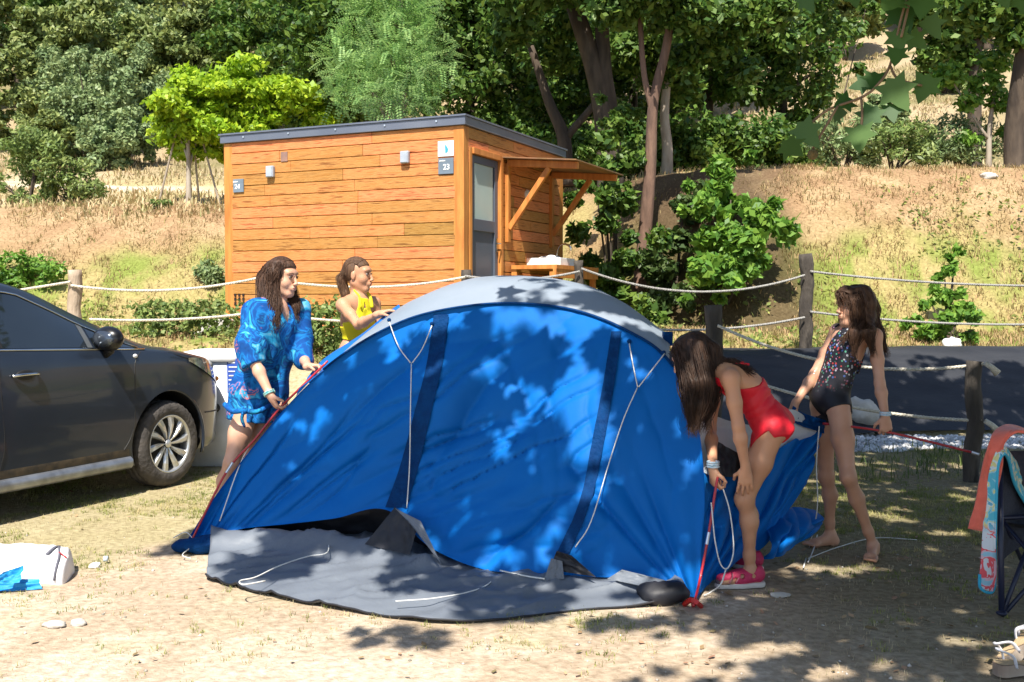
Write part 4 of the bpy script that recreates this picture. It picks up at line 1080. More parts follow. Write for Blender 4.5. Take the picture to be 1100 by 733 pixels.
def cr(u, us, vals):
    "smooth interpolation of a list of tuples"
    vals = np.asarray(vals, float); 
    if vals.ndim == 1: vals = vals[:, None]
    us = np.asarray(us); i = int(np.clip(np.searchsorted(us, u, side='right') - 1, 0, len(us) - 2))
    t = (u - us[i]) / (us[i + 1] - us[i])
    def tg(k):
        a, b = max(k - 1, 0), min(k + 1, len(us) - 1)
        return (vals[b] - vals[a]) / (us[b] - us[a])
    h = us[i + 1] - us[i]; m0, m1 = tg(i) * h, tg(i + 1) * h
    return (2 * t ** 3 - 3 * t ** 2 + 1) * vals[i] + (t ** 3 - 2 * t ** 2 + t) * m0 + (-2 * t ** 3 + 3 * t ** 2) * vals[i + 1] + (t ** 3 - t ** 2) * m1
def curve3(u, P_, Y_): p = cr(u, TU, P_); y_ = cr(u, TU, Y_)[0]; return at(p[0], p[1], y_)
NU, NV = 300, 110
us = np.linspace(0, 1, NU); vs = np.linspace(0, 1, NV)
Tc = np.array([curve3(u, TP, TY) for u in us]); Bc = np.array([curve3(u, BP, BY) for u in us])
Bc[:, 2] = np.maximum(Bc[:, 2], .012)
UU, VV = np.meshgrid(us, vs, indexing='ij')
Wl = Bc[:, None] * (1 - VV[..., None]) + Tc[:, None] * VV[..., None]
# the sheet bellies out towards the viewer, then folds are pressed into it
belly = np.sin(VV * math.pi) ** .8 * np.sin(np.clip(UU, 0, 1) * math.pi) ** .6
nrm = np.array([-.02, -1, .12]); nrm /= np.linalg.norm(nrm)
pr = proj(Wl.reshape(-1, 3)).reshape(NU, NV, 2); gx, gy = (pr[..., 0] - 200) / 560, (pr[..., 1] - 300) / 350
def ridged(a): return 1 - np.abs(2 * a - 1)
# folds running up to the right from the left corner
ang = np.arctan2(gx + .05, (1.0 - gy) + .02); rad = np.hypot(gx, 1 - gy)
f1 = (ridged(vn(ang * 9 + .5 * fbm(gx * 3, gy * 3, 0, 3), rad * 1.0, 0, 61)) ** 2.2) * (1 - sst(.35, .75, gx)) * sst(.02, .15, rad)
f2 = (ridged(vn((gx * .75 + gy * .55) * 11 + fbm(gx * 4, gy * 3, 0, 5) * 1.2, (gy - gx) * 1.3, 0, 62)) ** 2.5) * sst(.1, .4, gx) * (1 - sst(.62, .8, gx))
f3 = (ridged(vn((gx * 1.1 - (gy - 1) * .25) * 8, gy * 1.2, 0, 63)) ** 2) * sst(.7, .85, gx) * .6
ang2 = np.arctan2(gx - .98, (1.0 - gy) + .03)
f4 = (ridged(vn(ang2 * 7, 0 * gx, 0, 64)) ** 2) * sst(.62, .8, gx) * sst(.45, .75, gy)
f5 = (ridged(vn(gx * 3 + 2, gy * 9 - gx * 3, 0, 65)) ** 2.5) * sst(.62, .9, gy) * (1 - sst(.7, .9, gx)) * 1.2
amp = np.sin(np.clip(VV, 0, 1) * math.pi) ** .5
big = fbm(gx * 2.2 + gy * 1.3, gy * 1.3 - gx, 0, 66, 2) - .5
f6 = ridged(vn((gx * .62 + gy * .62) * 26 + fbm(gx * 5, gy * 5, 0, 8) * 2.4, (gy - gx) * 2.6, 0, 67)) ** 6 * sst(.06, .3, gx) * (1 - sst(.72, .86, gx))
f7 = ridged(vn(ang * 22 + fbm(gx * 4, gy * 4, 0, 9) * 1.5, rad * 2.2, 0, 68)) ** 5 * (1 - sst(.5, .8, rad)) * sst(.03, .1, rad)
f8 = ridged(vn((gx * 1.0 - gy * .12) * 15 + fbm(gx * 6, gy * 4, 0, 10) * 1.3, gy * 2.0, 0, 69)) ** 5 * sst(.3, .5, gx)
def env(a, b, c, d, x): return sst(a, b, x) * (1 - sst(c, d, x))
seamL = (438 + (gy - .13) * -22 / .13 * 1.0)
disp = belly * .10 + amp * (big * .14 - .085 * f1 - .085 * f2 - .04 * f3 - .065 * f4 - .08 * f5 - .032 * f6 - .034 * f7 - .018 * f8)
Wl = Wl + nrm * disp[..., None]
# hem flutters and is pulled up near px 430-465
MB().grid(Wl).build('front_wall', blue, tent, True)
PRJ = proj(Wl.reshape(-1, 3)); WF = Wl.reshape(-1, 3)
def onwall(px, py, off=.012):
    i = int(np.argmin((PRJ[:, 0] - px) ** 2 + (PRJ[:, 1] - py) ** 2))
    d = math.hypot(*(PRJ[i] - [px, py]))
    y_ = WF[i, 1] if d < 25 else WF[i, 1]
    return at(px, py, y_ - off)
def strip(pts, wpx, name, m, off=.006, n=24, parent=tent):
    P_ = smoothpath([np.array([*p, 0.]) for p in pts], 10); G = []
    for k, p in enumerate(P_):
        w_ = np.interp(k / (len(P_) - 1), np.linspace(0, 1, len(wpx)), wpx)
        G.append([onwall(p[0] + d, p[1], off) for d in np.linspace(-w_ / 2, w_ / 2, 5)])
    G = np.array(G)
    # smooth depth
    for _ in range(3):
        G[1:-1, :, 1] = (G[:-2, :, 1] + G[1:-1, :, 1] * 2 + G[2:, :, 1]) / 4
    G[:, :, 1] -= .006
    return MB().grid(G).build(name, m, parent, True)
strip([(474, 338), (467, 390), (455, 440), (440, 500), (425, 545)], (16, 17, 18, 20, 22), 'pole_sleeve', navy)
strip([(662, 356), (654, 410), (643, 470), (628, 540), (600, 604)], (11, 12, 13, 12, 14), 'pole_sleeve', navy)
# seam piping between wall and roof
sp_ = [Tc[i] + nrm * .012 + [0, 0, .004] for i in range(int(.33 * NU), int(.885 * NU), 3)]
MB().tube(sp_, .010, 6, flat=.7).build('piping', navy, tent, True)
# roof band
RU = [.355, .42, .48, .56, .64, .72, .80, .87]
RP = [(366, 384), (402, 352), (434, 328), (492, 303), (546, 297), (604, 301), (660, 319), (716, 358)]
RY = [6.15, 6.35, 6.45, 6.42, 6.35, 6.22, 6.05, 5.75]
uR = np.linspace(.355, .875, 160)
front = np.array([curve3(u, TP, TY) for u in uR])
back = np.array([at(*cr(u, RU, RP), cr(u, RU, RY)[0]) for u in uR])
rows = []
for v in np.linspace(0, 1, 26):
    p = front * (1 - v) + back * v; p[:, 2] += .045 * math.sin(v * math.pi) * np.sin(np.linspace(0, 1, 160) * math.pi) ** .5
    rows.append(p)
c3 = back.copy(); c3[:, 1] += .55; c3[:, 2] -= .05 + .10 * np.abs(np.linspace(-1, 1, 160)); c3[:, 0] *= .97
for v in np.linspace(0.08, 1, 12): rows.append(back * (1 - v) + c3 * v + [0, 0, 0.0] + np.array([0, 0, .03]) * math.sin(v * 3.14))
g4 = c3.copy(); t4 = np.linspace(0, 1, 160); g4[:, 1] = 7.15 - .35 * np.abs(t4 - .5); g4[:, 2] = .03; g4[:, 0] = -.75 + 1.9 * t4
for v in np.linspace(.06, 1, 16): q = c3 * (1 - v) + g4 * v; rows.append(q)
RG = np.array(rows).transpose(1, 0, 2)
RG[..., 2] += .018 * (fbm(RG[..., 0] * 5, RG[..., 1] * 4, 0, 71, 3) - .5) * np.minimum(1, np.arange(RG.shape[1]) / 5.)[None]
MB().grid(RG[:, :38]).build('roof_band', greyf, tent, True)
MB().grid(RG[:, 37:]).build('rear_wall', blue, tent, True)
# blue rear strip at upper left, gripped by the woman in yellow
lo = [(318, 426, 6.02), (346, 401, 6.05), (368, 383, 6.12), (402, 353, 6.33), (432, 330, 6.45)]
hi2 = [(330, 405, 6.2), (350, 386, 6.3), (376, 365, 6.42), (404, 347, 6.52), (428, 329, 6.6)]
G = []
for q in np.linspace(0, 1, 40):
    a = cr(q, np.linspace(0, 1, 5), lo); b2_ = cr(q, np.linspace(0, 1, 5), hi2)
    A, B_ = at(*a), at(*b2_); C_ = B_ + [.02, .25, -.25]
    row = [A * (1 - v) + B_ * v + np.array([0, -.012, .012]) * math.sin(v * 6 + q * 9) for v in np.linspace(0, 1, 8)] + [B_ * (1 - v) + C_ * v for v in (.3, .6, 1)]
    G.append(row)
MB().grid(np.array(G)).build('side_panel', mat('tent_blue_side', (.004, .10, .36), (.004, .12, .42), scale=2, rough=.55, bump=.2), tent, True)
MB().box(at(717, 364, 5.62), (.05, .05, .075), None).build('corner_tab', navy, tent)
# groundsheet
fr_ = [(221, 622), (290, 640), (380, 657), (470, 669), (540, 666), (620, 657), (700, 652), (738, 648)]
bk_ = [(228, 577), (300, 577), (360, 582), (420, 590), (480, 608), (560, 620), (640, 626), (735, 634)]
q8 = np.linspace(0, 1, 8); G = []
for a in np.linspace(0, 1, 180):
    f_, b_ = cr(a, q8, fr_), cr(a, q8, bk_)
    P0, P1 = gp(f_[0], f_[1], .008), gp(b_[0], b_[1], .05)
    row = []
    for v in np.linspace(0, 1, 44):
        p = P0 * (1 - v) + P1 * v
        lump = math.exp(-((v - .80) / .10) ** 2) * (.06 * (1 - sst(.35, .6, a)) + .012)
        p[2] = .008 + .05 * v + lump + .03 * (fbm(p[0] * 3, p[1] * 4, 0, 75) - .4) * min(1, v * 6) + .024 * ridged(vn(p[0] * 3 + p[1] * 2, p[1] * 9 - p[0] * 3, 0, 77)) ** 3 + .016 * ridged(vn(p[0] * 9 - p[1] * 5, p[1] * 5, 0, 76)) ** 2 * min(1, .3 + v)
        row.append(p)
    P2 = row[-1] + np.array([.0, .35, .0]); 
    for v in (.25, .5, .75, 1): row.append(row[43] * (1 - v) + P2 * v)
    G.append(row)
gs = MB().grid(np.array(G)).build('groundsheet', sheet, tent, True)
sd_ = gs.modifiers.new('t', 'SOLIDIFY'); sd_.thickness = .004; sd_.offset = -1
MB().tube([np.array(g[0]) + [0, -.004, .003] for g in G], .005, 5).build('hem', black_f, tent, True)
# dark inner tent hanging behind the lifted hem
G = []
for a in np.linspace(0, 1, 120):
    x0 = 232 + (735 - 232) * a; i = int(np.argmin(np.abs(np.array([proj(b)[0] for b in Bc]) - x0))) if a in (0,) else None
    u_ = float(np.interp(x0, [p[0] for p in BP], TU)); b_ = Bc[int(u_ * (NU - 1))]
    row = []
    for v in np.linspace(0, 1, 20):
        z = .03 + (max(b_[2], .06) + .0) * v
        row.append([b_[0], b_[1] + .14 + .16 * (1 - v) ** 2 + .07 * (fbm(b_[0] * 7 + v * 2, v * 3 - b_[0] * 3, 0, 78) - .5), z])
    G.append(row)
MB().grid(np.array(G)).build('inner_tent', black_f, tent, True)
# loose dark flaps at the hem
def flap(tri, name='flap', m=black_f, seed=1, amp=.03):
    "tri: four image corners with depth"
    a, b, c, d = [at(*p) for p in tri]; G = []
    for u in np.linspace(0, 1, 24):
        row = []
        for v in np.linspace(0, 1, 24):
            p = a * (1 - u) * (1 - v) + b * u * (1 - v) + c * u * v + d * (1 - u) * v
            p = p + np.array([0, -1, .3]) * amp * (fbm(u * 3 + seed, v * 5 + u * 2, 0, seed) - .3)
            row.append(p)
        G.append(row)
    return MB().grid(np.array(G)).build(name, m, tent, True)
flap([(392, 585, 5.45), (424, 545, 5.48), (450, 562, 5.38), (440, 596, 5.3)], seed=2)
flap([(440, 562, 5.34), (424, 546, 5.44), (452, 560, 5.30), (474, 606, 5.12)], seed=3, m=sheet, amp=.02)
flap([(590, 612, 4.99), (598, 592, 4.99), (614, 597, 4.95), (640, 620, 4.90)], seed=4)
flap([(584, 624, 4.95), (592, 600, 4.97), (604, 603, 4.96), (606, 622, 4.93)], seed=6, m=sheet, amp=.02)
flap([(652, 622, 4.92), (668, 612, 4.92), (716, 624, 4.80), (700, 632, 4.78)], seed=5, m=sheet)
lump = MB().ell(at(712, 637, 4.79) + [0, 0, .0], (.13, .07, .055), nu=30, nv=18)
Vl = lump.V[0]; lump.V[0] = Vl + (fbm(Vl[:, 0] * 9, Vl[:, 1] * 9, Vl[:, 2] * 9, 4)[:, None] - .5) * .06
lump.build('bunched_sheet', black_f, tent, True)
lump = MB().ell(gp(216, 586, .04), (.16, .09, .05), nu=30, nv=18)
Vl = lump.V[0]; lump.V[0] = Vl + (fbm(Vl[:, 0] * 9, Vl[:, 1] * 9, Vl[:, 2] * 9, 6)[:, None] - .5) * .06
lump.build('bunched_sheet', navy, tent, True)
# right side: collapsed rear half
def patch(top, bot, name, m, amp=.05, seed=1, n=90, fs=(9, 2), belly=.0, shear=0.):
    k = len(top); q = np.linspace(0, 1, k); G = []
    for a in np.linspace(0, 1, n):
        T_, B_ = at(*cr(a, q, top)), at(*cr(a, q, bot)); row = []
        for v in np.linspace(0, 1, 50):
            p = B_ * (1 - v) + T_ * v
            r_ = ridged(vn(a * fs[0] + v * shear + .8 * fbm(a * 3, v * 3, 0, seed + 5), v * fs[1], 0, seed))
            p = p + np.array([0.1, -1, .15]) * (-amp * r_ ** 2 + belly * math.sin(v * math.pi))
            row.append(p)
        G.append(row)
    return MB().grid(np.array(G)).build(name, m, tent, True)
patch([(752, 500, 5.08), (775, 512, 5.15), (800, 506, 5.35), (832, 486, 5.55), (858, 470, 5.7), (884, 462, 5.78)],
      [(750, 644, 4.87), (768, 628, 5.0), (790, 606, 5.2), (812, 596, 5.4), (838, 570, 5.55), (870, 520, 5.7)], 'collapsed_side', blue, .075, 81, 110, (7, 2.5), .03, -2.5)
patch([(752, 440, 5.13), (785, 452, 5.3), (815, 456, 5.45), (848, 440, 5.6), (868, 448, 5.7), (886, 452, 5.77)],
      [(752, 505, 5.10), (775, 516, 5.17), (800, 510, 5.37), (832, 490, 5.57), (858, 474, 5.72), (884, 466, 5.79)], 'inner_lining', lining, .03, 83, 80, (8, 2), .0, 2)
patch([(765, 470, 5.16), (778, 478, 5.18), (792, 486, 5.22), (806, 492, 5.3)], [(765, 506, 5.12), (778, 512, 5.14), (792, 512, 5.2), (806, 508, 5.32)], 'mesh_vent', black_f, .02, 85, 30, (9, 2))
patch([(820, 560, 5.62), (838, 552, 5.7), (855, 545, 5.8), (876, 548, 5.95)], [(822, 602, 5.35), (840, 598, 5.4), (860, 585, 5.6), (880, 570, 5.85)], 'fabric_heap', blue, .05, 87, 60, (5, 3), .12)
patch([(852, 436, 5.66), (864, 444, 5.7), (876, 448, 5.74), (888, 452, 5.78)], [(848, 452, 5.62), (862, 458, 5.66), (874, 462, 5.7), (886, 466, 5.74)], 'corner_tab', navy, .02, 89, 20)
# guy lines
def cordline(pts, label=None, r=.0032, name='guy_line', par=tent, m=cord):
    o = MB().tube(smoothpath(pts, 6), r, 5).build(name, m, par, True); 
    return o
wpt = lambda L: [onwall(px, py, .03) for px, py in L]
cordline(wpt([(418, 346), (428, 372), (441, 390)])); cordline(wpt([(464, 350), (454, 374), (443, 390)])); cordline(wpt([(442, 390), (441, 440), (440, 500), (437, 546)]))
cordline(wpt([(676, 369), (680, 392), (685, 416)])); cordline(wpt([(714, 380), (700, 398), (686, 416)])); cordline(wpt([(685, 416), (670, 450), (655, 495), (635, 560), (618, 588)]))
for px, py in ((418, 344), (464, 348), (676, 367), (713, 379)):
    MB().ell(onwall(px, py, .02), (.012, .008, .012), nu=8, nv=6).build('eyelet', navy, tent)
gl = lambda L, z=.05: [gp(px, py, z) for px, py in L]
cordline(gl([(362, 572), (354, 580), (351, 594), (330, 598), (300, 608), (275, 620), (258, 624), (262, 628), (285, 624)], .10))
cordline(gl([(534, 614), (524, 628), (500, 637), (465, 643), (440, 645), (425, 646)], .06))
cordline([at(585, 622, 4.93), at(565, 619, 4.97), at(537, 613, 5.02)], r=.004)
cordline([at(776, 523, 4.98), at(784, 550, 4.93), at(788, 590, 4.9), at(782, 610, 4.88), at(774, 606, 4.87), at(768, 580, 4.87), at(765, 550, 4.9), at(764, 540, 4.9)], r=.0035)
cordline([at(780, 611, 4.88), at(774, 628, 4.85), gp(764, 636, .02), gp(756, 640, .01)], r=.004)
cordline([at(880, 458, 5.72), at(877, 500, 5.7), at(878, 545, 5.68), gp(870, 585, .01), gp(863, 610, .01)], r=.0035)
cordline([gp(878, 545 + 30, .03), gp(874, 590, .01), gp(868, 604, .01)], r=.0035)
cordline([gp(868, 600, .008), gp(900, 588, .008), gp(940, 578, .01), gp(985, 580, .008)], r=.003)
cordline([at(236, 560, 5.85), at(262, 490, 6.0), at(292, 450, 6.08), at(301, 438, 6.1)], r=.0035)
cordline([gp(186, 578, .06), gp(200, 572, .09), gp(208, 584, .05), gp(196, 596, .03), gp(205, 600, .02)], r=.003)
# poles: long bent ones held by the women, one pulled out to the right
def pole(pts, joints, label, r=.0065):
    b = MB().tube(smoothpath(pts, 8), r, 8); o = b.build('tent_pole', pole_m, None, True)
    tag(o, label, 'pole', 'red tent poles')
    for a, c in joints: MB().tube([a, c], r * 1.25, 8).build('ferrule', silver, o)
    return o
pl = [gp(203, 587, .03), at(222, 548, 5.9), at(246, 503, 5.97), at(274, 472, 6.03), at(299.6, 440, 6.1), at(325, 414.6, 6.12), at(345, 395, 6.14), at(352, 388, 6.16)]
pole(pl, [(at(243, 508, 5.955), at(250, 497, 5.965))], 'red tent pole bent from the left corner to the hands of the woman in blue')
pole([gp(745, 651, .03), at(752, 622, 4.85), at(761, 575, 4.9), at(768, 530, 4.95), at(771, 512, 4.97)], [(at(759, 585, 4.885), at(761.5, 572, 4.9))], 'short red tent pole under the hand of the girl in red')
pole([at(884, 455, 5.72), at(915, 458.5, 5.62), at(952, 464, 5.52), at(1000, 475, 5.42), at(1044, 486, 5.34)], [(at(1044, 486, 5.34), at(1052, 488.5, 5.32))], 'straight red tent pole held out to the right by the girl in black')
pg = MB(); 
for dx, dy in ((-.04, .01), (.0, 0), (.03, -.02)): pg.tube([gp(745, 650, .01) + [dx, dy, 0], gp(745, 650, .03) + [dx * .3, dy, .02]], .012, 7)
pg.build('red_peg_clip', mat('clip_red', (.55, .02, .015), rough=.4), tent)
# ------------------------------------------------------------------ the plane tree that shades the pitch
LEAF = np.array([(0, -.5), (.13, -.38), (.42, -.42), (.30, -.16), (.52, .08), (.24, .10), (.16, .30), (0, .56), (-.16, .30), (-.24, .10), (-.52, .08), (-.30, -.16), (-.42, -.42), (-.13, -.38)])
def shade_density(x, y):
    "how thickly the crown hangs between the sun and the ground point (x, y)"
    n = fbm(x * 1.7 + 3, y * 1.7, 0, 91, 3); n2 = fbm(x * 5.1, y * 5.1, 0, 92, 2)
    gaps = sst(.41, .50, n * .6 + n2 * .4)
    d = sst(.1, .8, x + .25 * (n - .5) * 2 - .35 * (y < 4.6)) * gaps * 1.0 * (y > 1.5) * (y < 12.4)
    d = np.maximum(d, sst(.25, .9, x) * sst(3.6, 4.4, y) * (y < 12.4) * (.10 + .90 * gaps) * 1.1)
    d = np.maximum(d, .42 * sst(-.75, -.35, x) * sst(.42, .52, n) * (y > 4.2) * (y < 5.7))
    tw = (y > np.clip(5.06 - .29 * (x - .8), 5.0, 5.75)) * (y < 6.72 - .10 * np.abs(x + .3)) * (x > -1.95) * (x < 1.1)
    d = np.maximum(d, tw * .97 * sst(.20, .30, n * .4 + n2 * .6))
    blob = np.exp(-(((x + 1.22) / .22) ** 2 + ((y - 5.35) / .22) ** 2) ** 2); d = np.maximum(d, .9 * blob)
    d = d * (1 - ((y > 6.75) & (x < .15) & (x > -2)) * 1.0)
    d = d * (1 - (x < -1.95))
    # specks of sun on the tent wall, larger towards its right end
    for px, py, rx, ry in ((900, 612, .42, .20), (830, 606, .16, .10), (1020, 572, .38, .12), (975, 560, .2, .1), (1062, 690, .22, .10), (1078, 716, .2, .07), (1040, 655, .14, .05), (850, 700, .25, .10), (760, 690, .12, .06), (700, 705, .3, .2), (1020, 610, .10, .04), (870, 640, .10, .05)):
        g_ = gp(px, py); d = d * (1 - np.exp(-(((x - g_[0]) / rx) ** 2 + ((y - g_[1]) / ry) ** 2) ** 2) * sst(.38, .5, n2 * .6 + n * .4 + .1))
    s = fbm(x * 8.5 + 1.7, y * 7.5, 0, 94, 2); s2 = fbm(x * 2.6, y * 2.6, 0, 95, 2)
    hole = tw * (np.maximum(sst(.62, .68, s), sst(.52, .58, s2) * sst(.54, .60, s) * sst(-.3, .1, x)))
    hole = np.maximum(hole, tw * sst(.44, .50, s2) * sst(.42, .50, s) * sst(.0, .35, x) * (y > 5.3))
    hole = np.maximum(hole, tw * sst(.44, .47, fbm(x * 4.2 + 4, y * 3.8, 0, 96, 2)) * sst(-.1, .12, x) * (y > 5.25))
    return np.clip(d * (1 - hole), 0, 1)
def shade_tree():
    base = np.array([4.6, 2.1, 0.])
    t = thing('plane_tree', base, 'tall plane tree whose large lobed leaves hang into the top right', 'tree')
    rg = np.random.default_rng(17)
    n = 66000
    gx = rg.uniform(-2.1, 8.0, n); gy = rg.uniform(1.5, 12.5, n)
    k = rg.random(n) < shade_density(gx, gy); gx, gy = gx[k], gy[k]; n = len(gx)
    z = rg.uniform(3.3, 7.6, n); z = np.where(rg.random(n) < .65, 3.3 + (z - 3.3) * .5, z)
    s = z / SUN[2]; X = gx + SUN[0] * s; Y = gy + SUN[1] * s
    vis = z > 1.55 + .305 * np.maximum(Y, 0) + .25
    # lift the ones that would show
    z2 = np.where(vis, z, z + 1.6); s = z2 / SUN[2]; X = gx + SUN[0] * s; Y = gy + SUN[1] * s
    vis = z2 > 1.55 + .305 * np.maximum(Y, 0) + .2
    P = np.stack([X, Y, z2], -1)[vis]
    n = len(P)
    a = SUN * 1.0 + rg.normal(size=(n, 3)) * .42; a /= np.linalg.norm(a, axis=1)[:, None]
    u = np.cross(a, rg.normal(size=(n, 3))); u /= np.linalg.norm(u, axis=1)[:, None]; v = np.cross(a, u)
    sz = (.11 + .07 * rg.random(n))[:, None, None]
    V = P[:, None] + (LEAF[None, :, 0:1] * u[:, None] + LEAF[None, :, 1:2] * v[:, None]) * sz
    V = V - a[:, None] * (np.abs(LEAF[None, :, 0:1]) * .25 + LEAF[None, :, 1:2] ** 2 * .2) * sz
    # hanging spray close to the lens
    Q = []
    def hang(px, py, Y, wpx, ang, tilt=0., fl=0.):
        c = at(px, py, Y); s_ = .82 * wpx / F * Y
        an = R(ang); u = np.array([math.cos(an), .25 + fl, math.sin(an)]); u /= np.linalg.norm(u)
        nrm_ = np.array([tilt, -1, .45]); v = np.cross(nrm_, u); v /= np.linalg.norm(v); w_ = np.cross(u, v)
        Q.append(c + (LEAF[:, 0:1] * u + LEAF[:, 1:2] * v) * s_ + w_ * (np.abs(LEAF[:, 0:1]) * .35 + LEAF[:, 1:2] ** 2 * .3) * s_)
    for L in ((964, 102, 2.7, 52, -150, .2), (992, 96, 2.75, 44, -200, -.6), (938, 88, 2.75, 36, 170, .9), (924, 150, 2.68, 46, -172, .5, .3), (934, 128, 2.7, 40, 150, -.5, .4), (868, 145, 2.72, 44, -140, .2), (850, 158, 2.7, 40, -130, .8, .2), (905, 112, 2.74, 34, 120, .3), (925, 92, 2.8, 30, 100, -.4), (900, 122, 2.76, 30, -90, .6), (958, 122, 2.7, 30, -170, .9),
              (970, 20, 2.75, 50, -160, .3), (990, 8, 2.7, 46, -190, .0), (955, 5, 2.72, 50, 150, .6), (965, 45, 2.72, 38, -170, .8), (962, 62, 2.7, 34, -190, .3), (1002, 30, 2.8, 36, -150, .5), (975, -20, 2.7, 55, 180, .2), (935, -8, 2.8, 40, 170, .2), (985, 45, 2.8, 34, -130, -.3),
              (868, 4, 2.9, 30, -150, .3), (880, -5, 2.9, 34, 160, .2), (918, 0, 3.1, 28, -170, .4), (1040, -4, 3.0, 40, 170, .3), (1075, -6, 2.9, 46, -160, .3), (1100, 5, 2.9, 44, -170, .2), (1020, -12, 2.9, 44, 160, .2)):
        hang(*L)
    Vh = np.array(Q)
    V = np.concatenate([V, Vh]); m = len(V); q = LEAF.shape[0]
    mk('crown', V.reshape(-1, 3), np.arange(m * q).reshape(m, q), M_pl, t)
    tw_ = MB()
    for pts in ([at(985, -40, 2.72), at(968, 20, 2.72), at(956, 70, 2.72), at(942, 92, 2.71), at(925, 105, 2.72), at(890, 118, 2.73), at(868, 135, 2.72)], [at(956, 70, 2.72), at(965, 85, 2.71), at(990, 92, 2.74)], [at(925, 105, 2.72), at(926, 125, 2.7), at(924, 145, 2.69)], [at(900, 114, 2.72), at(873, 160, 2.72)], [at(985, -40, 2.72), at(975, 10, 2.72), at(968, 40, 2.7)]):
        tw_.tube(smoothpath(pts, 5), .0035, 5)
    tw_.tube([at(985, -40, 2.72), at(1000, -160, 2.6), [2.4, 2.3, 3.9], [4.0, 2.1, 4.3]], [.005, .012, .03, .06], 7)
    tw_.build('twig', mat('twig', (.20, .13, .07), (.14, .09, .05), scale=20), t, True)
    MB().ell(at(873, 166, 2.72), (.014, .014, .014)).build('seed_ball', mat('seed_ball', (.22, .15, .05), (.14, .12, .04), scale=120, bump=1, bscale=300), t, True)
    b = [([base - [0, 0, .3], base + [-.05, 0, 1.5], base + [-.1, .1, 3.2], base + [-.2, .2, 5], base + [-.3, .2, 7.5]], .26, .09)]
    for q in ((1.2, 1.6, 5.2), (-.8, 2.2, 5.0), (2.4, 4.4, 5.4), (.4, 0, 5.6), (4.5, 4.8, 5.2), (6.2, 3, 5), (3, -.6, 5.8), (1.4, 3.2, 4.6), (5.6, .4, 6)):
        q = np.array(q, float); s_ = base + [-.12, .12, 3.3 + rg.uniform(0, 1.4)]
        b.append(([s_, (s_ + q) / 2 + [0, 0, .35], q], .09, .02))
    trunk(t, b, bark_pale)
shade_tree()
# ------------------------------------------------------------------ people: one implicit surface per body
def nrmz(v): v = np.array(v, float); return v / (np.linalg.norm(v) + 1e-12)
def surface_nets(Fd, lo, h):
    S = Fd < 0
    c = S[:-1, :-1, :-1].astype(np.int8)
    cnt = sum(S[a:S.shape[0] - 1 + a, b:S.shape[1] - 1 + b, d:S.shape[2] - 1 + d].astype(np.int8) for a in (0, 1) for b in (0, 1) for d in (0, 1))
    act = (cnt > 0) & (cnt < 8)
    idx = np.argwhere(act); n = len(idx)
    ID = -np.ones(act.shape, np.int64); ID[act] = np.arange(n)
    acc = np.zeros((n, 3)); k = np.zeros(n)
    corners = [(a, b, d) for a in (0, 1) for b in (0, 1) for d in (0, 1)]
    val = {q: Fd[idx[:, 0] + q[0], idx[:, 1] + q[1], idx[:, 2] + q[2]] for q in corners}
    for q in corners:
        for ax in range(3):
            if q[ax] == 0:
                q2 = list(q); q2[ax] = 1; q2 = tuple(q2)
                a, b = val[q], val[q2]; m = (a < 0) != (b < 0)
                t = np.where(m, a / np.where(m, a - b, 1), 0)
                p = np.array(q, float)[None].repeat(n, 0); p[:, ax] += t
                acc[m] += p[m]; k[m] += 1
    V = (idx + acc / k[:, None]) * h + lo
    Fs = []
    for ax in range(3):
        sl0 = [slice(1, -1)] * 3; sl0[ax] = slice(0, -1)
        sl1 = [slice(1, -1)] * 3; sl1[ax] = slice(1, None)
        A = S[tuple(sl0)]; B = S[tuple(sl1)]
        e = np.argwhere(A != B)
        if not len(e): continue
        ins = A[tuple(e.T)]
        off = np.array([1, 1, 1]); off[ax] = 0
        e = e + off
        b1, b2_ = (ax + 1) % 3, (ax + 2) % 3
        def g(d1, d2): q = e.copy(); q[:, b1] -= d1; q[:, b2_] -= d2; return ID[tuple(q.T)]
        qd = np.stack([g(1, 1), g(0, 1), g(0, 0), g(1, 0)], -1)
        qd[~ins] = qd[~ins][:, ::-1]
        Fs.append(qd)
    return V, np.concatenate(Fs)
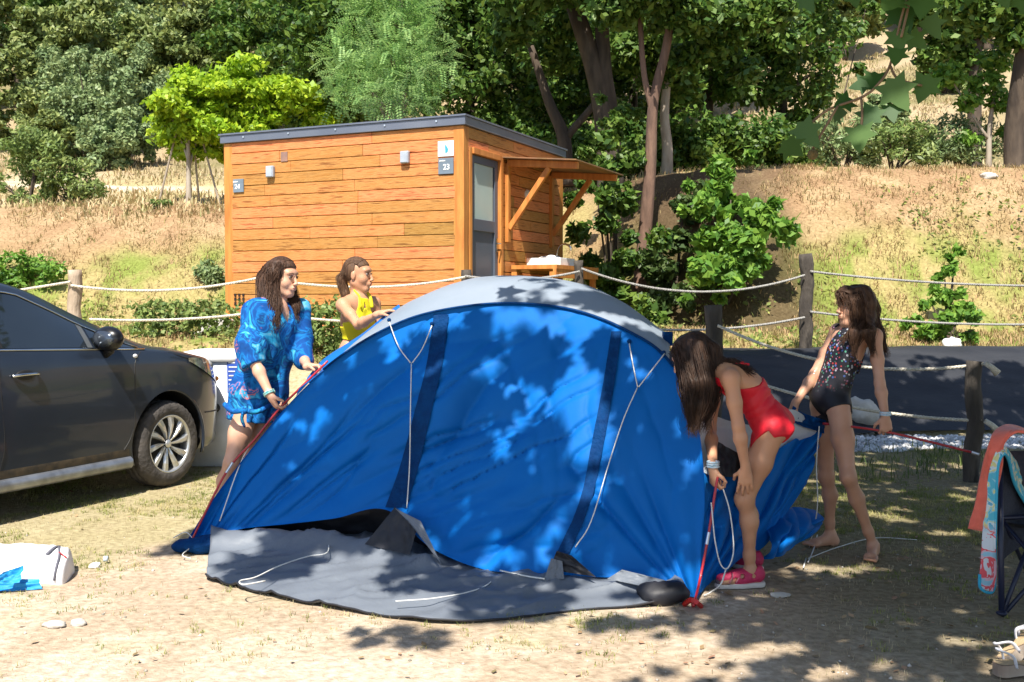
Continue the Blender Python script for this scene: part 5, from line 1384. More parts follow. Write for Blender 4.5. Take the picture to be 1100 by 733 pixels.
class Sdf:
    def __init__(s): s.p = []
    def cap(s, a, b, ra, rb=None, k=.02, g='t'): s.p.append(('c', np.array(a, float), np.array(b, float), ra, ra if rb is None else rb, k, g)); return s
    def chain(s, pts, rr, k=.02, g='t'):
        for i in range(len(pts) - 1): s.cap(pts[i], pts[i + 1], rr[i], rr[i + 1], k, g)
        return s
    def ell(s, c, r, ax=None, k=.02, g='t', sub=False): s.p.append(('s' if sub else 'e', np.array(c, float), np.array(r, float), np.eye(3) if ax is None else np.array(ax, float), None, k, g)); return s
    def field(s, h, groups=None, pad=.03):
        pr_ = [p for p in s.p if groups is None or p[6] in groups]
        lo = np.full(3, 1e9); hi = -lo
        for p in pr_:
            if p[0] == 'c': lo = np.minimum(lo, np.minimum(p[1] - p[3], p[2] - p[4])); hi = np.maximum(hi, np.maximum(p[1] + p[3], p[2] + p[4]))
            elif p[0] == 'e': m = max(p[2]); lo = np.minimum(lo, p[1] - m); hi = np.maximum(hi, p[1] + m)
        lo -= pad; hi += pad
        n = np.ceil((hi - lo) / h).astype(int) + 1
        Fd = np.full(n, .05, np.float32)
        for p in pr_:
            k = p[5]; mg = .045
            if p[0] == 'c': a = np.minimum(p[1] - p[3], p[2] - p[4]); b = np.maximum(p[1] + p[3], p[2] + p[4])
            else: m = max(p[2]); a, b = p[1] - m, p[1] + m
            i0 = np.maximum(0, ((a - mg - lo) / h).astype(int)); i1 = np.minimum(n, ((b + mg - lo) / h).astype(int) + 2)
            if (i1 <= i0).any(): continue
            ax_ = [lo[q] + h * np.arange(i0[q], i1[q]) for q in range(3)]
            Xg = np.stack(np.meshgrid(*ax_, indexing='ij'), -1).astype(np.float32)
            if p[0] == 'c':
                ab = (p[2] - p[1]).astype(np.float32); pa = Xg - p[1].astype(np.float32)
                t = np.clip((pa @ ab) / (ab @ ab + 1e-12), 0, 1)
                d = np.linalg.norm(pa - t[..., None] * ab, axis=-1) - (p[3] + (p[4] - p[3]) * t)
            else:
                q = (Xg - p[1].astype(np.float32)) @ p[3].T.astype(np.float32)
                r = p[2].astype(np.float32); k0 = np.linalg.norm(q / r, axis=-1); k1 = np.linalg.norm(q / (r * r), axis=-1)
                d = k0 * (k0 - 1) / np.maximum(k1, 1e-6)
            sl_ = tuple(slice(i0[q], i1[q]) for q in range(3)); f = Fd[sl_]
            if p[0] == 's':
                hh = np.maximum(k - np.abs(f + d), 0) / k; Fd[sl_] = np.maximum(f, -d) + hh * hh * k / 4
            else:
                hh = np.maximum(k - np.abs(f - d), 0) / k; Fd[sl_] = np.minimum(f, d) - hh * hh * k / 4
        return Fd, lo
    def coords(s, Fd, lo, h):
        return np.stack(np.meshgrid(*[lo[q] + h * np.arange(Fd.shape[q]) for q in range(3)], indexing='ij'), -1).astype(np.float32)
    def mesh(s, name, m, parent, h=.004, groups=None, region=None, off=0., noise=None):
        Fd, lo = s.field(h, groups)
        if region is not None or noise is not None:
            Xg = s.coords(Fd, lo, h)
            Fd = Fd - off
            if noise is not None: Fd = Fd + noise(Xg)
            if region is not None: Fd = np.maximum(Fd, region(Xg))
        Fd = np.pad(Fd, 1, constant_values=.05); lo = lo - h
        V, Q = surface_nets(Fd, lo, h)
        # light smoothing
        nb = np.zeros((len(V), 3)); ct_ = np.zeros(len(V))
        for a, b in ((0, 1), (1, 2), (2, 3), (3, 0)):
            np.add.at(nb, Q[:, a], V[Q[:, b]]); np.add.at(ct_, Q[:, a], 1); np.add.at(nb, Q[:, b], V[Q[:, a]]); np.add.at(ct_, Q[:, b], 1)
        V = V * .55 + .45 * nb / ct_[:, None]
        return mk(name, V, Q, m, parent, True)

def hand(S, w, d, n, side, k=1., curl=(45, 55, 35), spread=.10, thumb=(.55, .75, .35)):
    "w wrist, d direction, n palm normal, side: direction of the thumb"
    w = np.array(w, float); d = nrmz(d); n = nrmz(np.array(n, float) - d * np.dot(n, d)); t = nrmz(np.array(side, float) - d * np.dot(side, d) - n * np.dot(side, n))
    c = w + d * .045 * k
    S.ell(c, np.array([.05, .036, .016]) * k, [d, t, n], .014, 'h')
    S.cap(w - d * .012 * k, w + d * .03 * k, .022 * k, .02 * k, .014, 'h')
    tips = []
    for i, (o_, L) in enumerate(((.029, .068), (.0095, .077), (-.0105, .071), (-.029, .055))):
        b = w + d * (.080 - .004 * abs(i - 1)) * k + t * o_ * k + n * .0 
        S.cap(c + t * o_ * .7 * k, b, .012 * k, .0098 * k, .006, 'h')
        dd = nrmz(d + t * (1.5 - i) * spread); a = 0; p = b
        for j, (fr_, r0, r1) in enumerate(((.45, .0088, .0082), (.30, .0082, .0076), (.25, .0076, .0062))):
            a += R(curl[j]) * (1 + .08 * (i - 1)); q = p + (dd * math.cos(a) + n * math.sin(a)) * L * fr_ * k
            S.cap(p, q, r0 * k, r1 * k, .0035, 'h'); p = q
        tips.append(p)
    b = w + d * .022 * k + t * .024 * k + n * .006 * k
    q1 = b + nrmz(d * thumb[0] + t * thumb[1] + n * thumb[2]) * .040 * k; q2 = q1 + nrmz(d * 1.0 + t * .2 + n * (thumb[2] + .35)) * .030 * k
    S.cap(w + d * .02 * k, b, .016 * k, .015 * k, .010, 'h'); S.cap(b, q1, .0125 * k, .0098 * k, .006, 'h'); S.cap(q1, q2, .0098 * k, .0078 * k, .004, 'h')

def figure(J, k=1., slim=1., bust=0., hips_w=1., butt=1.):
    S = Sdf(); A = {q: np.array(v, float) for q, v in J.items()}
    P, C_, N_, Hc = A['pelvis'], A['chest'], A['neck'], A['head']
    sp = nrmz(C_ - P); f = nrmz(A['fwd'] - sp * np.dot(A['fwd'], sp)); r = np.cross(f, sp); ax = [r, f, sp]
    sp2 = nrmz(N_ - C_); f2_ = nrmz(f - sp2 * np.dot(f, sp2)); r2 = np.cross(f2_, sp2); ax2 = [r2, f2_, sp2]
    if 'SL' in A: rs = nrmz(A['SR'] - A['SL']); r2 = nrmz(rs * .8 + r2 * .2); f2_ = nrmz(np.cross(sp2, r2)); ax2 = [r2, f2_, sp2]
    kk = k * slim
    S.ell(P, np.array([.150 * hips_w, .100, .105]) * kk, ax, .03)
    S.ell((P + C_) / 2 - sp * .01, np.array([.118, .082, .14]) * kk, ax, .05)
    S.ell(C_, np.array([.132, .092, .145]) * kk, ax2, .05)
    S.ell(C_ * .42 + N_ * .58, np.array([.140, .070, .075]) * kk, ax2, .05)
    S.cap(A['SL'] * .85 + A['SR'] * .15, A['SR'] * .85 + A['SL'] * .15, .042 * kk, k=.05)
    S.cap(N_ - sp2 * .02, N_ * .5 + (A['SR'] * .5), .042 * kk, .034 * kk, .04); S.cap(N_ - sp2 * .02, N_ * .5 + (A['SL'] * .5), .042 * kk, .034 * kk, .04)
    for s_ in (-1, 1):
        S.ell(P - f * .045 * kk + r * s_ * .068 * kk * hips_w - sp * .055 * kk, np.array([.080, .078, .085]) * kk * butt, ax, .03)
        if bust: S.ell(C_ + f2_ * (.070 * kk) + r2 * s_ * .062 * kk + sp2 * .015, np.array([.055, .05, .055]) * kk * bust, ax2, .03)
    for sd in 'LR':
        h_, kn, an = A['H' + sd], A['K' + sd], A['A' + sd]; toe = nrmz(A['T' + sd])
        S.chain([h_, h_ * .55 + kn * .45, kn], [.082 * kk * hips_w, .068 * kk, .048 * kk], .035, 'l')
        S.ell(kn + nrmz(toe + [0, 0, .0]) * .014 * k, np.array([.036, .036, .045]) * kk, None, .03, 'l')
        cal = kn * .68 + an * .32 - toe * .016 * k
        S.chain([kn, cal, an * .8 + kn * .2, an], [.044 * kk, .047 * kk, .029 * kk, .029 * k], .03, 'l')
        heel = an - toe * .028 * k; heel[2] = an[2] - .048 * k
        ball = an + toe * .115 * k; ball[2] = heel[2] - .004 * k; tip = an + toe * .165 * k; tip[2] = ball[2] - .003
        sdv = nrmz(np.cross(toe, [0, 0, 1]))
        S.cap(heel, an, .028 * k, .029 * k, .02, 'f'); S.cap(an - [0, 0, .012], ball + sdv * 0, .030 * k, .020 * k, .03, 'f'); S.cap(heel, ball, .026 * k, .021 * k, .03, 'f')
        S.cap(ball - sdv * .022 * k, ball + sdv * .022 * k, .020 * k, .021 * k, .02, 'f')
        sg_ = 1 if sd == 'L' else -1
        for q in range(5):
            o_ = (q - 2) * .016 * k * sg_ * 1.
            b = ball + sdv * o_ + toe * .01; L_ = (.052 - .006 * q) * k
            rr_ = (.0115 if q == 0 else .0085) * k
            S.cap(b, b + toe * L_ + [0, 0, -.004], rr_ * 1.1, rr_, .005, 'f')
    for sd in 'LR':
        s_, e_, w_ = A['S' + sd], A['E' + sd], A['W' + sd]
        S.ell(s_, np.array([.046, .046, .05]) * kk, None, .035, 'a')
        S.chain([s_, s_ * .5 + e_ * .5, e_], [.044 * kk, .040 * kk, .032 * kk], .02, 'a')
        S.chain([e_, e_ * .72 + w_ * .28, w_], [.032 * kk, .036 * kk, .0225 * kk], .02, 'a')
    # neck and head
    F_, U_ = nrmz(A['face']), np.array(A['up'], float); U_ = nrmz(U_ - F_ * np.dot(U_, F_)); R_ = np.cross(F_, U_); hx = [R_, F_, U_]
    hk = A['hk'] if 'hk' in A else k; hk = float(hk)
    def hp(x, y, z): return Hc + (R_ * x + F_ * y + U_ * z) * hk
    S.cap(N_ - sp2 * .03, hp(0, -.012, -.06), .048 * kk, .046 * hk, .03, 'n')
    hh = lambda a: np.array(a) * hk
    S.ell(hp(0, -.012, .030), hh([.073, .094, .088]), hx, .02, 'n')
    S.ell(hp(0, .022, -.038), hh([.054, .060, .068]), hx, .03, 'n')
    S.ell(hp(0, .060, -.092), hh([.021, .018, .018]), hx, .025, 'n')
    for s_ in (-1, 1):
        S.ell(hp(s_ * .036, .045, -.026), hh([.026, .028, .028]), hx, .025, 'n')
        S.cap(hp(s_ * .045, -.005, -.055), hp(s_ * .018, .055, -.092), .018 * hk, .015 * hk, .025, 'n')
        S.ell(hp(s_ * .075, -.008, -.004), hh([.008, .017, .029]), hx, .008, 'n')
    S.ell(hp(0, .069, .036), hh([.050, .016, .016]), hx, .02, 'n')
    for s_ in (-1, 1): S.ell(hp(s_ * .031, .096, .010), hh([.017, .014, .010]), hx, .014, 'n', sub=True)
    S.cap(hp(0, .086, .012), hp(0, .104, -.026), .0080 * hk, .0105 * hk, .010, 'n')
    for s_ in (-1, 1): S.ell(hp(s_ * .011, .097, -.031), hh([.009, .010, .0075]), hx, .006, 'n')
    S.ell(hp(0, .078, -.056), hh([.026, .016, .017]), hx, .014, 'n')
    S.ell(hp(0, .092, -.0515), hh([.020, .007, .0055]), hx, .006, 'n'); S.ell(hp(0, .089, -.064), hh([.018, .008, .006]), hx, .006, 'n')
    return S, A, ax, ax2, hp, hx, hk
def face_parts(t, hp, hx, hk, brow, seed=0, lipc=None, openm=False):
    ew = mat('eye_white', (.34, .29, .26), rough=.5, spec=.2); ir = mat('eye_iris', (.020, .012, .008), rough=.4, spec=.2)
    bm_ = brow
    for s_ in (-1, 1):
        e = MB().ell(hp(s_ * .031, .0755, .010), np.array([.0120, .0100, .0060]) * hk, hx, 12, 8).build('eye', ew, t, True)
        MB().ell(hp(s_ * .031, .0835, .010), np.array([.0062, .0045, .0060]) * hk, hx, 10, 6).build('iris', ir, e, True)
        MB().tube([hp(s_ * .016, .0855, .0165), hp(s_ * .031, .0895, .0205), hp(s_ * .046, .0795, .0165)], [.0016 * hk, .0022 * hk, .0016 * hk], 5).build('eyelash', ir, e, True)
        MB().tube([hp(s_ * .013, .0905, .031), hp(s_ * .030, .0905, .0365), hp(s_ * .047, .078, .032)], [.003 * hk, .0034 * hk, .0018 * hk], 6, flat=.6).build('eyebrow', bm_, t, True)
    lc = mat('lips', (.42, .13, .11), rough=.4)
    MB().tube([hp(-.023, .084, -.0575), hp(-.010, .0965, -.053), hp(0, .098, -.0545), hp(.010, .0965, -.053), hp(.023, .084, -.0575)], [.001 * hk, .003 * hk, .003 * hk, .003 * hk, .001 * hk], 6).tube([hp(-.021, .084, -.059), hp(0, .0965, -.0635), hp(.021, .084, -.059)], [.001 * hk, .0036 * hk, .001 * hk], 6).build('lips', lc, t, True)
def hair(t, hp, hx, hk, m, locks, seed, strands=260, cap_r=(.084, .105, .098), front=.052, bangs=False, sr=.0019, name='hair', capc=(0, -.016, .034), jit=1.):
    "a shell over the skull plus hanging locks, with single strands laid over them"
    S = Sdf(); rg = np.random.default_rng(seed)
    S.ell(hp(*capc), np.array(cap_r) * hk, hx, .02)
    c0_ = hp(0, 0, 0); Rr, Ff, Uu = [np.array(q, np.float32) for q in hx]
    for pts, rr in locks: S.chain(pts, rr, .03, 'k')
    def reg(Xg):
        q = Xg - c0_.astype(np.float32); fx_ = q @ Ff / hk; ux = q @ Uu / hk; rx = np.abs(q @ Rr) / hk
        a = (fx_ - (front - .25 * rx + np.maximum(0, ux - .055) * 1.6)) * .8 * hk
        # only the face is cut free, hanging locks stay
        low = np.maximum(a, (rx - .064) * hk); low = np.where(ux > -.12, low, -1)
        return np.where((fx_ > 0) & (ux < .12), low, -1.).astype(np.float32)
    nz_ = lambda Xg: (.0035 * (vn((Xg @ Rr) * 90, (Xg @ Ff) * 90, (Xg @ Uu) * 9, seed) - .5)).astype(np.float32)
    o = S.mesh(name, m, t, .005, region=reg, off=.0, noise=nz_)
    b = MB()
    for i in range(strands):
        if locks and rg.random() < .72:
            pts, rr = locks[rg.integers(len(locks))]; P_ = [np.array(p, float) for p in pts]
            th = rg.uniform(0, 6.28); q = rg.uniform(.6, 1.0); o1 = np.array([math.cos(th), math.sin(th), 0]); ph = rg.uniform(0, 6)
            P2 = []
            for j, p in enumerate(P_):
                P2.append(p + (o1 * rr[j] * q * (1 + .12 * j * jit * rg.random())) + rg.normal(size=3) * .004 * jit)
            if rg.random() < .5: P2.append(P2[-1] + nrmz(P2[-1] - P2[-2]) * rg.uniform(.02, .06) + rg.normal(size=3) * .008)
        else:
            a = rg.uniform(-1.15, 1.15); z0 = rg.uniform(.0, 1)
            P2 = []
            for q in np.linspace(0, 1, 6):
                phi = (.15 + q * (1.5 + .3 * z0)); y_ = -math.sin(phi) * math.cos(a) if False else math.cos(phi + .5 * z0) * .9
                # meridians from hairline over the crown to the nape
                an = math.pi * (.30 + .80 * q); lat = a * .9
                P2.append(hp(capc[0] + cap_r[0] * 1.02 * math.sin(lat), capc[1] + cap_r[1] * 1.015 * math.cos(an) * math.cos(lat), capc[2] + cap_r[2] * 1.015 * math.sin(an) * math.cos(lat)))
        sm_ = smoothpath(P2, 4); n_ = len(sm_)
        b.tube(sm_, [sr * hk * (1 - .75 * (j / (n_ - 1)) ** 2) for j in range(n_)], 4, caps=False)
    b.build('hair_strand', m, o, True)['kind'] = 'stuff'
    return o
def band(t, c, d, r, m, name='bracelet', th=.005, n=2, gap=.011):
    d = nrmz(d); a = nrmz(np.cross(d, [.3, 1, .2])); b_ = np.cross(d, a); mb = MB()
    for i in range(n):
        P_ = [np.array(c) + d * gap * i + (a * math.cos(q) + b_ * math.sin(q)) * r for q in np.linspace(0, 2 * math.pi, 20)]
        mb.tube(P_, th, 6)
    return mb.build(name, m, t, True)
def skin(nm, c, c2): return mat(nm, c, c2, scale=7, rough=.48, spec=.4, bump=.05, bscale=160, sub=.12, coat=.04)
def hairm(nm, a, b): return mat(nm, a, b, scale=60, rough=.55, spec=.25, stretch=(1, 1, .12), bump=.6, bscale=120, bdist=.006)

# ---- woman in blue
def woman_blue():
    Y = 6.45; g = lambda x, y, d=0: at(x, y, Y + d)
    J = dict(pelvis=g(277, 428), chest=g(291, 357, -.02), neck=g(299, 326), head=g(304, 299), SR=g(273, 335, -.13), SL=g(322, 332, .12), ER=g(274, 390, -.28), EL=g(325, 384, .02), WR=g(290, 424, -.34), WL=g(331, 394, -.22),
             HR=g(265, 440, -.06), HL=g(286, 440, .08), KR=g(249, 497, -.16), KL=g(268, 497, .05), AR=g(232, 553, -.10), AL=g(262, 548, .18), TR=(.75, -.6, 0), TL=(.85, -.4, 0), fwd=(.6, -.8, 0), face=(.90, -.42, -.09), up=(.05, 0, 1))
    J['AR'][2] = .075; J['AL'][2] = .075
    t = thing('person', (J['AR'][0], Y, 0), 'woman in a loose blue patterned tunic holding a red pole by the car', 'person')
    S, A, ax, ax2, hp, hx, hk = figure(J, 1.0, .96, .75, 1.0)
    hand(S, A['WR'], (.45, .05, -.9), (.75, .4, .3), (.5, -.8, .3), 1.0, (40, 50, 30))
    hand(S, A['WL'], (.93, -.2, -.02), (.05, -.35, -.9), (.1, -.9, .4), 1.0, (60, 70, 40))
    sk = skin('skin_fair', (.55, .30, .20), (.62, .36, .25))
    S.mesh('body', sk, t)
    hm = hairm('hair_brown', (.035, .018, .012), (.085, .045, .028))
    face_parts(t, hp, hx, hk, hm)
    C_, N_ = A['chest'], A['neck']
    g2 = lambda x, y, d: g(x, y, d)
    hair(t, hp, hx, hk, hm, [([hp(.05, -.03, .08), hp(.078, -.02, .02), hp(.078, -.015, -.06), g2(291, 330, -.12), g2(289, 341, -.14), g2(293, 350, -.15)], [.024, .022, .024, .024, .020, .008]),
                             ([hp(.02, -.09, .06), hp(.03, -.115, -.01), g2(285, 322, -.04), g2(284, 333, -.09), g2(283, 345, -.12)], [.032, .034, .034, .028, .008]),
                             ([hp(-.05, -.04, .07), hp(-.078, -.02, .0), hp(-.072, .0, -.06), g2(316, 330, .02), g2(316, 338, .0)], [.026, .022, .022, .020, .006]),
                             ([hp(.06, .02, .075), hp(.079, .015, .02), hp(.078, .005, -.05), g2(298, 330, -.12), g2(297, 343, -.16)], [.016, .012, .013, .014, .006])], 21, 1500, jit=2.4)
    # tunic
    D = Sdf(); P = A['pelvis']; r, f, sp = ax
    D.ell(C_ + sp * .03 + ax2[1] * .02, (.185, .125, .17), ax2, .05); D.cap(A['SR'] + (0, 0, .005), A['SL'] + (0, 0, .005), .054, k=.06)
    D.ell(C_ - sp * .14, (.175, .125, .2), ax, .06); D.ell(P + sp * .03, (.180, .140, .2), ax, .06); D.ell(P - sp * .12, (.178, .145, .16), ax, .05)
    D.chain([A['SR'], A['SR'] * .35 + A['ER'] * .65 + [-.03, 0, 0], A['ER'] + [-.02, .02, -.01]], [.060, .078, .088], .05)
    D.chain([A['SL'], A['SL'] * .4 + A['EL'] * .6, A['EL'] * .8 + A['WL'] * .2], [.058, .070, .06], .04)
    D.cap(A['ER'] * .7 + A['SR'] * .3, C_ - sp * .1 - r * .0 + r * .1, .06, .08, .05)
    hemz = float(at(270, 452, Y)[2]); cutz = float(at(270, 404, Y - .28)[2])
    tr_ = A['ER'] + [0, 0, 0]
    def reg(Xg):
        z = Xg[..., 2]; x = Xg[..., 0]; y = Xg[..., 1]
        a = hemz + .35 * (P[0] - x) * .3 - z
        # sleeve end
        nb_ = nrmz(A['WR'] - A['ER']); q = (Xg - A['ER'].astype(np.float32)) @ nb_.astype(np.float32)
        nearR = np.linalg.norm(Xg - A['ER'].astype(np.float32), axis=-1) < .16
        e = np.where(nearR & (y < A['ER'][1] + .10), q - .01, -1)
        nl = nrmz(A['WL'] - A['EL']); ql = (Xg - (A['EL'] * .35 + A['WL'] * .65).astype(np.float32)) @ nl.astype(np.float32)
        nearL = np.linalg.norm(Xg - A['WL'].astype(np.float32), axis=-1) < .15
        e = np.maximum(e, np.where(nearL, ql, -1))
        # neckline
        nc = N_ + ax2[1] * .085 - ax2[2] * .035; v = (Xg - nc.astype(np.float32))
        rr_ = v @ np.array(ax2[0], np.float32); ff = v @ np.array(ax2[1], np.float32); uu = v @ np.array(ax2[2], np.float32)
        nk = .055 - np.sqrt((rr_ / .9) ** 2 * (1 + .0) + ff ** 2 * .5 + (uu * .62) ** 2)
        nk2 = .058 - np.sqrt((Xg[..., 0] - N_[0]) ** 2 + (Xg[..., 1] - N_[1]) ** 2 + ((z - N_[2] - .03) * .8) ** 2)
        return np.maximum(np.maximum(np.maximum(a, e), nk), nk2).astype(np.float32)
    def nz_(Xg):
        an = np.arctan2(Xg[..., 1] - P[1], Xg[..., 0] - P[0] + (P[2] - Xg[..., 2]) * .25)
        w_ = np.clip((C_[2] + .15 - Xg[..., 2]) * 2.2, .15, 1)
        return (.030 * w_ * (ridged(vn(an * 3.4, Xg[..., 2] * 2.2, 0, 5)) ** 1.5 - .4) + .010 * (fbm(Xg[..., 0] * 12, Xg[..., 1] * 12, Xg[..., 2] * 5, 6, 2) - .5)).astype(np.float32)
    m = bpy.data.materials.new('tunic_print'); m.use_nodes = True; T_ = m.node_tree; N = T_.nodes; L = T_.links; b = N['Principled BSDF']; b.inputs['Roughness'].default_value = .85; b.inputs['Specular IOR Level'].default_value = .2
    tc = N.new('ShaderNodeTexCoord'); nz = N.new('ShaderNodeTexNoise'); nz.inputs['Scale'].default_value = 7; nz.inputs['Detail'].default_value = 5; nz.inputs['Distortion'].default_value = 1.6
    L.new(tc.outputs['Object'], nz.inputs['Vector']); rp = N.new('ShaderNodeValToRGB'); cr_ = rp.color_ramp
    cr_.elements[0].position = .30; cr_.elements[0].color = (.005, .05, .20, 1); cr_.elements[1].position = .72; cr_.elements[1].color = (.25, .50, .62, 1)
    for p_, c_ in ((.42, (.005, .07, .28)), (.48, (.008, .17, .48)), (.54, (.005, .04, .18)), (.61, (.02, .30, .55))):
        e = cr_.elements.new(p_); e.color = (*c_, 1)
    L.new(nz.outputs['Fac'], rp.inputs[0])
    vo = N.new('ShaderNodeTexVoronoi'); vo.inputs['Scale'].default_value = 6.5; vo.inputs['Randomness'].default_value = .9
    mxv = N.new('ShaderNodeMixRGB'); mxv.blend_type = 'ADD'; mxv.inputs[0].default_value = .25; L.new(tc.outputs['Object'], mxv.inputs[1]); L.new(nz.outputs['Color'], mxv.inputs[2]); L.new(mxv.outputs[0], vo.inputs['Vector'])
    rv = N.new('ShaderNodeValToRGB'); rv.color_ramp.interpolation = 'LINEAR'; ce = rv.color_ramp.elements; ce[0].position = .0; ce[0].color = (0, 0, 0, 1); ce[1].position = .40; ce[1].color = (0, 0, 0, 1)
    for p_, v_ in ((.12, 0.), (.15, 1.), (.19, 0.), (.27, 0.), (.30, .9), (.345, 0.)):
        e = ce.new(p_); e.color = (v_, v_, v_, 1)
    L.new(vo.outputs['Distance'], rv.inputs[0])
    n3_ = N.new('ShaderNodeTexNoise'); n3_.inputs['Scale'].default_value = 4; L.new(tc.outputs['Object'], n3_.inputs['Vector']); r3 = N.new('ShaderNodeValToRGB'); r3.color_ramp.elements[0].position = .48; r3.color_ramp.elements[1].position = .54; L.new(n3_.outputs['Fac'], r3.inputs[0])
    mm = N.new('ShaderNodeMath'); mm.operation = 'MULTIPLY'; L.new(rv.outputs[0], mm.inputs[0]); L.new(r3.outputs[0], mm.inputs[1])
    mx = N.new('ShaderNodeMixRGB'); L.new(mm.outputs[0], mx.inputs[0]); L.new(rp.outputs[0], mx.inputs[1]); mx.inputs[2].default_value = (.70, .20, .15, 1); L.new(mx.outputs[0], b.inputs['Base Color'])
    dr = D.mesh('tunic', m, t, .006, region=reg, noise=nz_)
    kx = at(262, 441, Y - .24); K = MB().ell(kx, (.028, .022, .026)); K.tube(smoothpath([kx, kx + [-.01, -.01, -.05], kx + [.005, 0, -.10]], 4), [.014, .018, .020, .02, .018, .018, .016, .014, .01], 8, flat=.5); K.tube(smoothpath([kx, kx + [-.07, 0, -.005], kx + [-.13, .06, .03]], 4), .016, 8); K.tube(smoothpath([kx, kx + [.07, .02, -.01], kx + [.14, .08, .02]], 4), .016, 8)
    K.build('hem_knot', m, dr, True)
    band(t, A['WR'] * .93 + A['ER'] * .07, A['WR'] - A['ER'], .031, mat('bead_teal', (.10, .42, .45), (.5, .6, .5), scale=90, rough=.4), th=.006, n=2)
woman_blue()

# ---- woman in yellow
def woman_yellow():
    Y = 7.0; g = lambda x, y, d=0: at(x, y, Y + d)
    J = dict(pelvis=g(374, 412, .02), chest=g(382, 345), neck=g(386, 318), head=g(385, 296), SR=g(368, 328, -.12), SL=g(402, 326, .12), ER=g(385, 349, -.30), EL=g(410, 374, .10), WR=g(406, 338, -.46), WL=g(424, 362, -.05),
             HR=g(368, 422, -.07), HL=g(379, 422, .08), KR=g(364, 492, -.05), KL=g(380, 492, .1), AR=g(362, 540, -.02), AL=g(382, 538, .15), TR=(.9, -.3, 0), TL=(.9, -.3, 0), fwd=(.80, -.60, .0), face=(.96, -.25, -.04), up=(.0, 0, 1), hk=.97)
    J['AR'][2] = .075; J['AL'][2] = .075
    t = thing('person', (J['AR'][0], Y, 0), 'woman in a yellow halter top reaching over the edge of the tent', 'person')
    S, A, ax, ax2, hp, hx, hk = figure(J, .98, .92, .85, 1.0)
    hand(S, A['WR'], (.93, .05, .28), (.25, -.1, -.95), (.2, -.9, .1), .98, (25, 40, 35))
    hand(S, A['WL'], (.7, .0, .5), (.3, 0, -.9), (.3, .9, 0), .98)
    S.mesh('body', skin('skin_tan', (.50, .25, .145), (.57, .30, .18)), t)
    hm = hairm('hair_chestnut', (.060, .030, .018), (.14, .080, .045))
    face_parts(t, hp, hx, hk, hm)
    hair(t, hp, hx, hk, hm, [([hp(0, -.10, .01), hp(0, -.125, -.03), g(371, 316, .03), g(371, 330, .03)], [.03, .028, .024, .012])], 33, 700, cap_r=(.078, .100, .094), front=.050)
    yel = mat('swim_yellow', (.72, .62, .015), (.66, .58, .01), scale=9, rough=.6)
    r, f, sp = ax; r2, f2_, s2_ = ax2; C_, N_ = A['chest'], A['neck']; f32 = lambda v: np.array(v, np.float32)
    def reg(Xg):
        v = Xg - f32(C_); s_ = v @ f32(s2_); rr_ = np.abs(v @ f32(r2)); ff = v @ f32(f2_)
        a = np.maximum(-.13 - s_, s_ - (.00 + np.where(ff > 0, .10 - rr_ * 1.0, -.05)))
        tri = np.maximum(np.abs(rr_ - (.025 + .0 * s_) - (.13 - s_) * .32) - .022, np.maximum(-ff, np.maximum(s_ - .16, -s_)))
        return np.minimum(a, tri).astype(np.float32)
    S.mesh('halter_top', yel, t, .004, groups=('t',), off=.006, region=reg)
    MB().tube(smoothpath([C_ + f2_ * .082 + s2_ * .10 + r2 * .05, N_ + f2_ * .05 + r2 * .048 + s2_ * .0, N_ - f2_ * .01 + r2 * .045 + s2_ * .035, N_ - f2_ * .05 + s2_ * .04, N_ - f2_ * .01 - r2 * .045 + s2_ * .035, N_ + f2_ * .05 - r2 * .048, C_ + f2_ * .082 + s2_ * .10 - r2 * .05], 6), .013, 7, flat=.5).build('neck_strap', yel, t, True)
    sh = mat('shorts_lilac', (.40, .34, .42), (.34, .28, .36), scale=8, rough=.8)
    P = A['pelvis']
    S.mesh('shorts', sh, t, .006, groups=('t', 'l'), off=.012, region=lambda Xg: np.maximum(Xg[..., 2] - (P[2] + .12), (P[2] - .22) - Xg[..., 2]).astype(np.float32))
woman_yellow()

